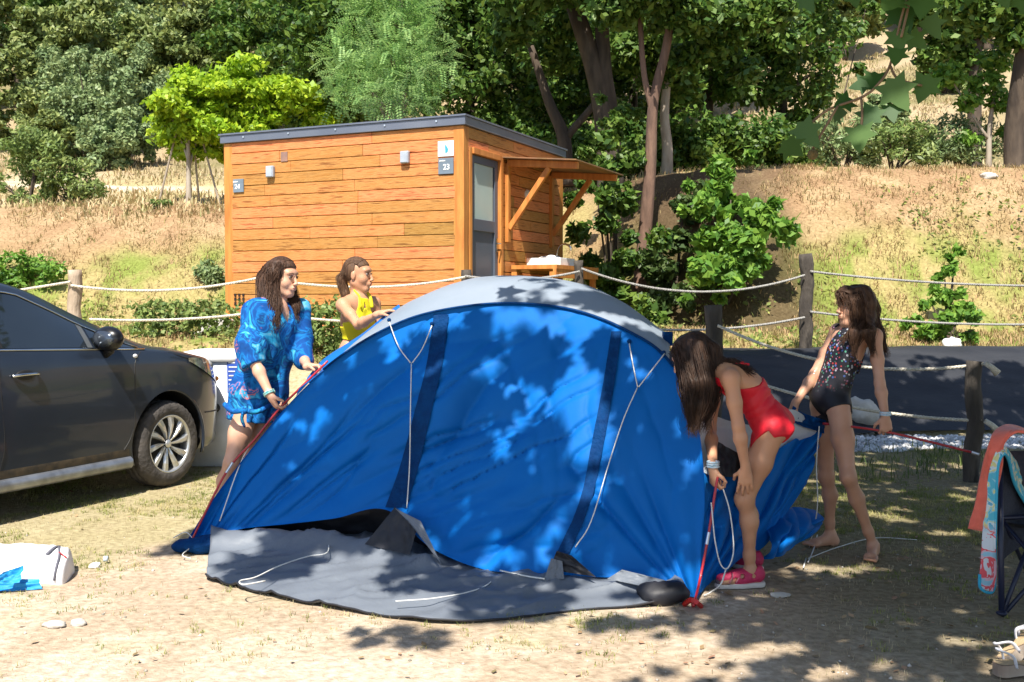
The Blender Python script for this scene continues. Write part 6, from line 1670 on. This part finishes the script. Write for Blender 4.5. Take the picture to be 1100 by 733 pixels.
# ---- girl in red
def girl_red():
    Y = 5.06; g = lambda x, y, d=0: at(x, y, Y + d)
    J = dict(pelvis=g(826, 451, .04), chest=g(796, 411, .03), neck=g(770, 397, .06), head=g(742, 386, .06), SL=g(785, 407, -.10), SR=g(768, 404, .22), EL=g(793, 458, -.14), ER=g(763, 461, .16), WL=g(801, 503, -.12), WR=g(766, 504, -.06),
             HL=g(828, 466, -.03), HR=g(822, 468, .16), KL=g(800, 536, -.02), KR=g(801, 534, .22), AL=g(806, 610, .02), AR=g(806, 600, .34), TL=(-.98, -.18, 0), TR=(-.6, .7, 0), fwd=(-.75, .35, -.55), face=(-.80, .42, -.42), up=(-.42, .10, .9), hk=.93)
    J['AL'][2] = .085; J['AR'][2] = .085
    t = thing('person', (J['AL'][0], Y, 0), 'girl in a red swimsuit bending to a tent pole, hand on her knee', 'person')
    S, A, ax, ax2, hp, hx, hk = figure(J, .90, .96, .0, .88, .80)
    hand(S, A['WL'], (-.02, .0, -1), (.25, .9, .0), (-.95, .2, 0), .92, (12, 18, 14), .14)
    hand(S, A['WR'], (.08, -.05, -1), (.9, .3, 0), (.3, -.9, 0), .92, (45, 70, 50))
    S.mesh('body', skin('skin_suntan', (.48, .235, .135), (.55, .29, .17)), t)
    hm = hairm('hair_dark', (.018, .010, .007), (.050, .026, .016))
    face_parts(t, hp, hx, hk, hm)
    hair(t, hp, hx, hk, hm, [([hp(-.05, .0, .09), hp(-.082, .0, .03), g(741, 412, -.08), g(742, 434, -.10), g(742, 456, -.10)], [.026, .028, .028, .020, .005]),
                             ([hp(-.02, -.06, .09), hp(-.05, -.08, .05), g(757, 410, -.08), g(755, 434, -.09), g(749, 456, -.10)], [.036, .036, .034, .024, .006]),
                             ([hp(.0, -.10, .05), hp(0, -.13, .0), g(768, 410, -.02), g(764, 435, -.05), g(760, 455, -.06)], [.034, .032, .026, .016, .005]),
                             ([hp(-.06, .03, .07), hp(-.082, .03, .0), g(735, 415, -.02), g(738, 438, -.06)], [.022, .022, .018, .008]),
                             ([hp(.05, .0, .08), hp(.08, .0, .0), g(742, 410, .16), g(745, 440, .14)], [.03, .03, .026, .010]),
                             ([hp(0, -.09, .08), g(774, 388, .0), g(787, 389, -.02), g(800, 396, -.04)], [.03, .020, .010, .004])], 44, 1500, jit=2.0)
    red = mat('swim_red', (.60, .008, .022), (.66, .012, .03), scale=9, rough=.55, bump=.15, bscale=30)
    P, C_, N_ = A['pelvis'], A['chest'], A['neck']; r, f, sp = ax; r2, f2_, s2_ = ax2; f32 = lambda v: np.array(v, np.float32); L_ = np.linalg.norm(C_ - P)
    def reg(Xg):
        v = Xg - f32(P); s_ = v @ f32(sp); rr_ = np.abs(v @ f32(r)); ff = v @ f32(f)
        legs = -(s_ + .115 - (rr_ - .02) * .95 + np.where(ff < 0, .05, .0))
        top = s_ - (L_ * .78 + np.where(ff > 0, .13, .055 + ff * -.9 * 0) + np.clip(ff, -.08, .08) * .6)
        arm = np.maximum(rr_ - .085, s_ - L_ - .02) 
        return np.maximum(legs * .7, top).astype(np.float32)
    wr_ = lambda Xg: (.006 * (ridged(vn((Xg - f32(P)) @ f32(sp) * 26 + 1.5 * vn(Xg[..., 0] * 9, Xg[..., 1] * 9, Xg[..., 2] * 9, 3), (Xg @ f32(r)) * 4, 0, 7)) - .5)).astype(np.float32)
    S.mesh('swimsuit', red, t, .004, groups=('t', 'l'), off=.006, region=reg, noise=wr_)
    for s_ in (-1, 1):
        MB().tube(smoothpath([C_ + f2_ * .088 + r2 * s_ * .075 + s2_ * .04, C_ + f2_ * .065 + r2 * s_ * .078 + s2_ * .12, N_ + r2 * s_ * .082 + s2_ * -.0 + f2_ * .0, N_ - s2_ * .05 + r2 * s_ * .070 - f2_ * .062, C_ - f2_ * .092 + r2 * s_ * .06 + s2_ * .02], 6), .017, 8, flat=.45).build('shoulder_strap', red, t, True)
    band(t, A['WR'] + [0, 0, .012], (0, 0, 1), .027, mat('bead_blue', (.30, .50, .62), (.6, .65, .7), scale=80, rough=.4), th=.0055, n=3)
    # closed sandals
    pink = mat('shoe_pink', (.52, .03, .10), (.46, .025, .085), scale=14, rough=.6, bump=.3); sole = mat('shoe_sole', (.62, .58, .54), (.5, .46, .42), scale=9, rough=.8); toe_m = mat('shoe_toe', (.14, .11, .12), rough=.8)
    for sd in 'LR':
        an, toe = A['A' + sd], nrmz(A['T' + sd]); sdv = nrmz(np.cross(toe, [0, 0, 1])); D = Sdf()
        b0_ = an.copy(); b0_[2] = .045
        D.cap(b0_ - toe * .03 + [0, 0, .015], b0_ + toe * .06 + [0, 0, .005], .041, .037, .03); D.cap(b0_ + toe * .05, b0_ + toe * .145, .038, .030, .03); D.cap(b0_ - toe * .035 + [0, 0, .02], b0_ - toe * .03 + [0, 0, .04], .034, .032, .02)
        D.ell(an + [0, 0, .03], (.034, .034, .05), None, .012, 't', sub=True)
        def reg2(Xg, an=an, toe=toe):
            v = Xg - f32(an); x_ = v @ f32(toe); z = Xg[..., 2]; y_ = v @ f32(sdv)
            a = np.maximum(.022 - z, z - (.105 - .25 * np.clip(x_, 0, .2)))
            cut1 = .012 - np.sqrt((x_ - .055) ** 2 + (z - .062) ** 2); cut2 = .008 - np.sqrt((x_ - .088) ** 2 + (z - .05) ** 2); cut3 = .010 - np.sqrt((x_ + .004) ** 2 + (z - .060) ** 2)
            return np.maximum(np.maximum(a, cut1), np.maximum(cut2, cut3)).astype(np.float32)
        so_ = D.mesh('shoe', pink, t, .004, region=reg2)
        for x_ in (.03, .07, .105):
            MB().tube(smoothpath([b0_ + toe * (x_ + .02) + sdv * -.040 + [0, 0, -.01], b0_ + toe * x_ + sdv * -.034 + [0, 0, .02], b0_ + toe * (x_ - .01) + [0, 0, .044 - x_ * .1]], 4), .004, 6).build('lace', mat('lace_pink', (.66, .22, .26), rough=.6), so_, True)
        E_ = Sdf(); E_.cap(b0_ - toe * .036 - [0, 0, .03], b0_ + toe * .06 - [0, 0, .03], .040, .040, .02); E_.cap(b0_ + toe * .05 - [0, 0, .03], b0_ + toe * .15 - [0, 0, .03], .042, .032, .02)
        E_.mesh('sole', sole, so_, .004, region=lambda Xg: np.maximum(Xg[..., 2] - .027, .002 - Xg[..., 2]).astype(np.float32))
        G_ = Sdf(); G_.cap(b0_ + toe * .12 - [0, 0, .015], b0_ + toe * .148 - [0, 0, .012], .034, .030, .02); G_.mesh('toe_cap', toe_m, so_, .004, region=lambda Xg: np.maximum(Xg[..., 2] - .052, .012 - Xg[..., 2]).astype(np.float32))
girl_red()

# ---- girl in black
def girl_black():
    Y = 5.75; g = lambda x, y, d=0: at(x, y, Y + d)
    J = dict(pelvis=g(891, 427, .02), chest=g(909, 377, .0), neck=g(917, 350, .02), head=g(917, 330, .0), SR=g(899, 356, .14), SL=g(940, 361, -.10), ER=g(875, 402, .08), EL=g(945, 412, -.17), WR=g(854, 434, -.02), WL=g(951, 448, -.24),
             HR=g(883, 438, .10), HL=g(901, 440, -.06), KR=g(888, 512, .12), KL=g(911, 512, -.17), AR=g(892, 576, .19), AL=g(938, 584, -.08), TR=(-.95, -.3, 0), TL=(-.42, -.9, 0), fwd=(-.80, -.62, .1), face=(-.96, -.26, .0), up=(.03, 0, 1), hk=.93)
    J['AR'][2] = .068; J['AL'][2] = .068
    t = thing('person', (J['AR'][0], Y, 0), 'barefoot girl in a black flecked swimsuit leaning back and holding a tent corner', 'person')
    S, A, ax, ax2, hp, hx, hk = figure(J, .88, .93, .0, .95, .88)
    hand(S, A['WR'], (-.35, -.15, -.9), (-.6, -.3, .4), (-.3, -.9, .2), .88, (40, 55, 40))
    hand(S, A['WL'], (.06, .0, -1), (.1, .95, .0), (-.9, .1, 0), .88, (45, 60, 45))
    S.mesh('body', skin('skin_tawny', (.48, .25, .155), (.55, .30, .20)), t)  # the girl's own tanned skin tone
    hm = hairm('hair_mid', (.040, .020, .012), (.095, .050, .030))
    face_parts(t, hp, hx, hk, hm)
    hair(t, hp, hx, hk, hm, [([hp(-.055, .01, .08), hp(-.080, .01, .02), hp(-.082, .0, -.06), g(920, 358, -.14), g(918, 376, -.15)], [.03, .028, .03, .034, .008]),
                             ([hp(-.03, -.05, .09), hp(-.070, -.06, .02), hp(-.072, -.06, -.06), g(934, 356, -.15), g(936, 373, -.16)], [.036, .032, .030, .028, .008]),
                             ([hp(.0, -.10, .06), hp(0, -.125, .0), hp(0, -.13, -.08), g(944, 358, .0), g(950, 374, -.03)], [.034, .034, .034, .028, .008]),
                             ([hp(.055, .0, .08), hp(.080, .0, .02), hp(.078, .0, -.06), g(906, 352, .16), g(904, 362, .12)], [.03, .026, .026, .022, .008]),
                             ([hp(-.05, .04, .075), hp(-.078, .045, .03), hp(-.08, .04, -.03), hp(-.078, .03, -.11), g(909, 362, -.10)], [.022, .018, .018, .018, .008]),
                             ([hp(-.01, .055, .105), hp(-.03, .085, .075), hp(-.05, .078, .035)], [.016, .016, .008]), ([hp(.02, .055, .105), hp(.01, .092, .075), hp(.0, .095, .04)], [.016, .014, .006])], 55, 1500, jit=1.5)
    P, C_, N_ = A['pelvis'], A['chest'], A['neck']; r, f, sp = ax; r2, f2_, s2_ = ax2; f32 = lambda v: np.array(v, np.float32); L_ = np.linalg.norm(C_ - P)
    m = bpy.data.materials.new('swim_black'); m.use_nodes = True; T_ = m.node_tree; N = T_.nodes; L = T_.links; b = N['Principled BSDF']; b.inputs['Roughness'].default_value = .6
    tc = N.new('ShaderNodeTexCoord'); vo = N.new('ShaderNodeTexVoronoi'); vo.inputs['Scale'].default_value = 75; L.new(tc.outputs['Object'], vo.inputs['Vector'])
    rv = N.new('ShaderNodeValToRGB'); rv.color_ramp.elements[0].position = .42; rv.color_ramp.elements[0].color = (1, 1, 1, 1); rv.color_ramp.elements[1].position = .50; rv.color_ramp.elements[1].color = (0, 0, 0, 1); L.new(vo.outputs['Distance'], rv.inputs[0])
    hs = N.new('ShaderNodeSeparateColor'); L.new(vo.outputs['Color'], hs.inputs[0]); rc = N.new('ShaderNodeValToRGB'); rc.color_ramp.interpolation = 'CONSTANT'
    es = rc.color_ramp.elements; es[0].position = 0; es[0].color = (.008, .008, .016, 1); es[1].position = .45; es[1].color = (.35, .35, .38, 1)
    for p_, c_ in ((.58, (.40, .05, .05)), (.68, (.06, .12, .35)), (.78, (.06, .25, .16)), (.86, (.35, .15, .25)), (.93, (.01, .01, .02))):
        e = es.new(p_); e.color = (*c_, 1)
    L.new(hs.outputs[0], rc.inputs[0])
    sx = N.new('ShaderNodeSeparateXYZ'); L.new(tc.outputs['Object'], sx.inputs[0]); mr = N.new('ShaderNodeMapRange'); zz = float(P[2] + .05); mr.inputs[1].default_value = zz - .02; mr.inputs[2].default_value = zz + .12; L.new(sx.outputs[2], mr.inputs[0])
    mu = N.new('ShaderNodeMath'); mu.operation = 'MULTIPLY'; L.new(rv.outputs[0], mu.inputs[0]); L.new(mr.outputs[0], mu.inputs[1])
    mx = N.new('ShaderNodeMixRGB'); L.new(mu.outputs[0], mx.inputs[0]); mx.inputs[1].default_value = (.008, .008, .014, 1); L.new(rc.outputs[0], mx.inputs[2]); L.new(mx.outputs[0], b.inputs['Base Color'])
    def reg(Xg):
        v = Xg - f32(P); s_ = v @ f32(sp); rr_ = np.abs(v @ f32(r)); ff = v @ f32(f)
        legs = -(s_ + .10 - (rr_ - .02) * .85 + np.where(ff < 0, .05, .0))
        top = s_ - (L_ + np.where(ff > -.01, .125, -.16 + 0 * ff))
        sl_ = (rr_ - (.105 - np.clip(s_ - L_ + .03, 0, .2) * .45)) * np.where(s_ > L_ - .03, 1, 0) - np.where(s_ > L_ - .03, 0, 1)
        return np.maximum(np.maximum(legs * .7, top), sl_).astype(np.float32)
    S.mesh('swimsuit', m, t, .004, groups=('t', 'l'), off=.006, region=reg)
    for s_ in (-1, 1):
        MB().tube(smoothpath([C_ + f2_ * .075 + r2 * s_ * .065 + s2_ * .10, N_ + r2 * s_ * .065 - s2_ * .01 + f2_ * .03, N_ + r2 * s_ * .062 - s2_ * .03 - f2_ * .04, C_ - f2_ * .08 + r2 * s_ * .05 + s2_ * .04, C_ - f2_ * .085 + r2 * s_ * .045 - s2_ * .1], 6), .010, 7, flat=.5).build('shoulder_strap', m, t, True)
    band(t, A['WL'] + [0, 0, .012], (0, 0, 1), .025, MATS['bead_blue'], th=.006, n=2)
girl_black()
# ------------------------------------------------------------------ chair with towels at the right edge
def ribbon_cloth(rows, name, m, th=.008, parent=None, seed=1, amp=.012):
    "rows: list of (left point, right point)"
    L = smoothpath([r_[0] for r_ in rows], 10); R_ = smoothpath([r_[1] for r_ in rows], 10); G = []
    for i, (a, b) in enumerate(zip(L, R_)):
        row = []
        for v in np.linspace(0, 1, 26):
            p = a * (1 - v) + b * v
            p = p + np.array([.3, -1, .2]) * amp * (ridged(vn(v * 3.5 + seed, i / 26., 0, seed)) - .5) * 2 * min(1, i / 6. + .2)
            row.append(p)
        G.append(row)
    o = MB().grid(np.array(G)).build(name, m, parent, True)
    s_ = o.modifiers.new('t', 'SOLIDIFY'); s_.thickness = th; s_.offset = 0
    return o
nvm = mat('chair_frame', (.010, .014, .035), (.014, .018, .045), rough=.4, scale=4)
nvf = mat('chair_fabric', (.030, .034, .050), (.04, .045, .065), scale=60, rough=.85, bump=.4)
def camp_chair():
    t = thing('folding_chair', gp(1095, 640), 'dark navy folding camp chair draped with towels at the right edge', 'chair')
    Y = 4.85
    g = lambda x, y, d=0: at(x, y, Y + d)
    top = g(1074, 486, 0)
    def bar(a, b, r, nm='leg', m=nvm): return MB().tube([a, b], r, 10).build(nm, m, t, True)
    f0, f1 = gp(1076, 661, .01), gp(1160, 640, .01); r0, r1 = gp(1105, 618, .01), gp(1175, 606, .01)
    bar(g(1074, 486), f0, .013, 'backrest_post')
    bar(g(1150, 486, .05), at(1150, 640, Y), .013, 'backrest_post')
    bar(f0, g(1118, 552, .05), .011); bar(g(1078, 560), r0 + [0, 0, 0], .011); bar(g(1074, 556), gp(1165, 665, .01), .010); bar(g(1170, 556, .1), f0 + [.02, .02, 0], .010)
    bar(g(1070, 557, -.02), g(1168, 552, .3), .010, 'armrest')
    for p in (f0, r0, f1): MB().ell(p + [0, 0, .01], (.025, .025, .012)).build('foot', nvm, t, True)
    # back cloth, seen edge on and folded
    G = []
    for v in np.linspace(0, 1, 20):
        a = g(1074, 486) * (1 - v) + g(1076, 640) * v; row = []
        for u in np.linspace(0, 1, 14):
            b = g(1150, 486, .08) * (1 - v) + g(1110, 600, .2) * v
            row.append(a * (1 - u) + b * u + np.array([0, .05 * math.sin(u * 3.1) + .012 * math.sin(v * 9 + u * 7), 0]))
        G.append(row)
    MB().grid(np.array(G)[:16]).build('backrest', nvf, t, True)
    G = [[g(1076 + 90 * u, 560 + 6 * math.sin(u * 3) , .02 + .4 * v) - np.array([0, 0, .02 * math.sin(v * 3.1)]) for u in np.linspace(0, 1, 10)] for v in np.linspace(0, 1, 8)]
    MB().grid(np.array(G)).build('seat', nvf, t, True)
camp_chair()
Yc = 4.80
g = lambda x, y, d=0: at(x, y, Yc + d)
coral = mat('towel_coral', (.80, .17, .115), (.72, .14, .095), scale=30, rough=.95, bump=.8, bscale=260, bdist=.004, sheen=.3)
o = ribbon_cloth([(g(1040, 568, -.05), g(1062, 572, -.06)), (g(1047, 545, -.05), g(1070, 530, -.06)), (g(1052, 515, -.05), g(1078, 500, -.06)), (g(1058, 486, -.04), g(1080, 478, -.06)), (g(1066, 466, .02), g(1092, 464, -.06)), (g(1082, 457, .10), g(1112, 470, -.05)), (g(1100, 462, .18), g(1140, 495, -.02)), (g(1120, 480, .2), g(1160, 530, .0))], 'towel', coral, .012, seed=3)
tag(o, 'coral orange towel bunched over the top of the folding chair', 'towel')
m = bpy.data.materials.new('towel_flower'); m.use_nodes = True; T_ = m.node_tree; N = T_.nodes; Lk = T_.links; b = N['Principled BSDF']; b.inputs['Roughness'].default_value = .95
tc = N.new('ShaderNodeTexCoord'); nz = N.new('ShaderNodeTexNoise'); nz.inputs['Scale'].default_value = 9; nz.inputs['Distortion'].default_value = 2.2; nz.inputs['Detail'].default_value = 2
Lk.new(tc.outputs['Object'], nz.inputs['Vector'])
ra = N.new('ShaderNodeValToRGB'); ra.color_ramp.interpolation = 'CONSTANT'; e_ = ra.color_ramp.elements; e_[0].position = 0; e_[0].color = (.10, .48, .62, 1); e_[1].position = .44; e_[1].color = (.30, .62, .70, 1)
for p_, c_ in ((.50, (.66, .66, .30)), (.55, (.62, .74, .76)), (.62, (.12, .42, .58))): q = e_.new(p_); q.color = (*c_, 1)
rb = N.new('ShaderNodeValToRGB'); rb.color_ramp.interpolation = 'CONSTANT'; e_ = rb.color_ramp.elements; e_[0].position = 0; e_[0].color = (.62, .66, .70, 1); e_[1].position = .47; e_[1].color = (.74, .10, .12, 1)
for p_, c_ in ((.57, (.70, .45, .52)), (.63, (.30, .55, .68))): q = e_.new(p_); q.color = (*c_, 1)
Lk.new(nz.outputs['Fac'], ra.inputs[0]); Lk.new(nz.outputs['Fac'], rb.inputs[0])
sx = N.new('ShaderNodeSeparateXYZ'); Lk.new(tc.outputs['Object'], sx.inputs[0]); mr = N.new('ShaderNodeMapRange'); mr.inputs[1].default_value = .27; mr.inputs[2].default_value = .31; Lk.new(sx.outputs[2], mr.inputs[0])
mx = N.new('ShaderNodeMixRGB'); Lk.new(mr.outputs[0], mx.inputs[0]); Lk.new(rb.outputs[0], mx.inputs[1]); Lk.new(ra.outputs[0], mx.inputs[2]); Lk.new(mx.outputs[0], b.inputs['Base Color'])
rows = [(g(1053, 632, -.08), g(1066, 636, -.08)), (g(1052, 612, -.08), g(1069, 616, -.08)), (g(1055, 580, -.07), g(1069, 582, -.09)), (g(1059, 540, -.06), g(1070, 540, -.09)), (g(1063, 505, -.06), g(1072, 502, -.09)), (g(1070, 484, -.05), g(1078, 488, -.08)), (g(1078, 480, .0), g(1084, 496, -.03)), (g(1088, 492, .1), g(1090, 520, .05)), (g(1102, 510, .2), g(1104, 545, .15)), (g(1120, 530, .3), g(1120, 570, .25))]
o = ribbon_cloth(rows, 'towel', m, .008, seed=5, amp=.006); tag(o, 'turquoise and pink patterned towel hanging down beside the chair', 'towel')
eg = [r_[1] for r_ in rows]
MB().tube(smoothpath([rows[1][0] + [0, -.004, -.02], rows[0][0] + [.0, -.004, 0], rows[0][1], *eg[1:]], 6), .007, 6).build('border', mat('towel_edge', (.05, .42, .62), rough=.9), o, True)

# ------------------------------------------------------------------ sandals in the lower right corner
def sandals():
    straw = mat('sandal_insole', (.52, .38, .22), (.44, .32, .18), scale=30, rough=.8, bump=.3); wht = mat('sandal_strap', (.72, .71, .74), (.64, .63, .66), scale=20, rough=.5); sol = mat('sandal_sole', (.20, .12, .08), (.50, .42, .34), scale=3, rough=.7)
    def one(c, dir_, up_, lab):
        c = np.array(c); d = nrmz(dir_); u = nrmz(np.array(up_) - d * np.dot(up_, d)); s_ = np.cross(d, u)
        t = thing('sandal', c, lab, 'sandal', 'pair of sandals')
        G = []
        L = .25; prof = [(-.5, .012), (-.47, .026), (-.38, .034), (-.2, .031), (0, .030), (.2, .038), (.36, .041), (.46, .03), (.5, .010)]
        for x_, w_ in prof:
            lift = .014 if x_ < -.1 else .002
            G.append([c + d * x_ * L + s_ * w_ * q + u * (h + lift) for q, h in ((-1, .028), (1, .028), (1, -.002 - lift), (-1, -.002 - lift), (-1, .028))])
        MB().grid(np.array(G)).add([G[0][i] for i in range(4)], [(0, 1, 2, 3)]).add([G[-1][i] for i in range(4)], [(3, 2, 1, 0)]).build('sole', sol, t)
        G = [[c + d * x_ * L * .97 + s_ * w_ * .94 * q + u * (.030 + (.014 if x_ < -.1 else .002)) for q in (-1, -.5, 0, .5, 1)] for x_, w_ in prof]
        MB().grid(np.array(G)).build('insole', straw, t)
        for x_, w_, h in ((.30, .042, .055), (.20, .040, .062)):
            MB().tube(smoothpath([c + d * x_ * L + s_ * -w_ + u * .02, c + d * (x_ + .04) * L + s_ * -w_ * .6 + u * h, c + d * (x_ + .05) * L + s_ * w_ * .6 + u * h, c + d * x_ * L + s_ * w_ + u * .02], 6), .009, 8, flat=.4).build('strap', wht, t, True)
        MB().tube(smoothpath([c - d * .06 + s_ * -.034 + u * .03, c - d * .075 + s_ * -.03 + u * .075, c - d * .12 + u * .095, c - d * .075 + s_ * .03 + u * .075, c - d * .06 + s_ * .034 + u * .03], 6), .008, 8, flat=.5).build('ankle_strap', wht, t, True)
    one(gp(1100, 722, .012), (1, .25, 0), (0, 0, 1), 'pale strapped sandal standing on its sole at the right edge')
    one(gp(1098, 700, .05), (.75, .6, .30), (-.45, .1, .9), 'pale strapped sandal tipped on its side behind the other')
sandals()

# ------------------------------------------------------------------ white cloth bag and bottle at lower left
def bag():
    t = thing('tent_bag', gp(30, 628), 'half empty white and blue cloth bag lying on the grass at the left edge', 'bag')
    wb = mat('bag_white', (.80, .79, .80), (.72, .71, .73), scale=4, rough=.7, bump=.3, bscale=16); bb = mat('bag_blue', (.01, .22, .52), (.015, .26, .58), scale=4, rough=.6, bump=.3, bscale=16)
    G = []
    for a in np.linspace(0, 1, 90):
        f_ = cr(a, [0, .2, .45, .7, .88, 1], [(-70, 632), (-30, 640), (20, 632), (48, 628), (68, 629), (80, 616)]); b_ = cr(a, [0, .2, .45, .7, .88, 1], [(-70, 600), (-30, 600), (20, 600), (50, 602), (70, 606), (80, 612)])
        P0, P1 = gp(f_[0], f_[1], .0), gp(b_[0], b_[1], .0); P1 = P0 * .15 + P1 * .85
        H_ = .17 * (1 - .28 * a) * (1 - sst(.93, 1, a)) ** .5 + .004; row = []
        for v in np.linspace(0, 1, 40):
            an = math.pi * v; p = (P0 + P1) / 2 + (P1 - P0) / 2 * -math.cos(an) * (1.0 + .12 * math.sin(an))
            p = p + np.array([0, 0, 1]) * H_ * math.sin(an) ** .7 * (1 + .35 * (fbm(a * 5, v * 4, 0, 5) - .5))
            p = p + np.array([0, -1, .4]) * .02 * (ridged(vn(a * 9 + v * 2, v * 3, 0, 9)) - .5) * math.sin(an)
            row.append(p)
        G.append(row)
    MB().grid(np.array(G)).build('bag_body', wb, t, True)
    def patch2(poly, m, nm, seed):
        a, b, c, d = [gp(x, y, z) for x, y, z in poly]; G = []
        for u in np.linspace(0, 1, 26):
            G.append([a * (1 - u) * (1 - v) + b * u * (1 - v) + c * u * v + d * (1 - u) * v + np.array([0, -1, .6]) * .035 * (fbm(u * 5 + seed, v * 4, 0, seed) - .35) for v in np.linspace(0, 1, 20)])
        MB().grid(np.array(G)).build(nm, m, t, True)
    patch2([(-60, 640, .01), (46, 633, .01), (42, 622, .05), (-60, 625, .06)], bb, 'blue_panel', 3)
    patch2([(-20, 630, .05), (22, 626, .06), (26, 608, .12), (-8, 620, .10)], bb, 'blue_panel', 6)
    cdk = mat('piping_grey', (.12, .12, .15), rough=.7)
    def on(a, v): return np.array(G[int(a * 89)][int(v * 39)]) + [0, -.008, .006]
    MB().tube(smoothpath([on(.80, .04), on(.83, .2), on(.85, .38), on(.85, .55)], 5), .006, 6).build('piping', cdk, t, True)
    MB().tube(smoothpath([on(.74, .38), on(.80, .5), on(.85, .58)], 5), .010, 6, flat=.5).build('piping', cdk, t, True)
    MB().tube([on(.85, .42), on(.93, .28)], .004, 5).build('red_cord', pole_m, t, True)
bag()
def bottle():
    c = gp(93, 601, .03); d = nrmz([1, .12, 0]); pm = mat('bottle_plastic', (.50, .62, .70), (.44, .56, .64), scale=5, rough=.12, spec=.6)
    t = thing('water_bottle', c, 'pale blue plastic bottle lying on the grass beyond the white bag', 'bottle')
    b = MB(); pr_ = [(-.12, .001), (-.12, .024), (-.11, .03), (-.02, .029), (.0, .027), (.02, .029), (.05, .028), (.08, .013), (.09, .012)]
    b.tube([c + d * x_ for x_, r_ in pr_], [r_ for x_, r_ in pr_], 14); b.build('bottle_body', pm, t, True)
    b = MB(); b.tube([c + d * .088, c + d * .108], .015, 12); b.build('cap', mat('cap_blue', (.55, .65, .75), rough=.4), t, True)
bottle()
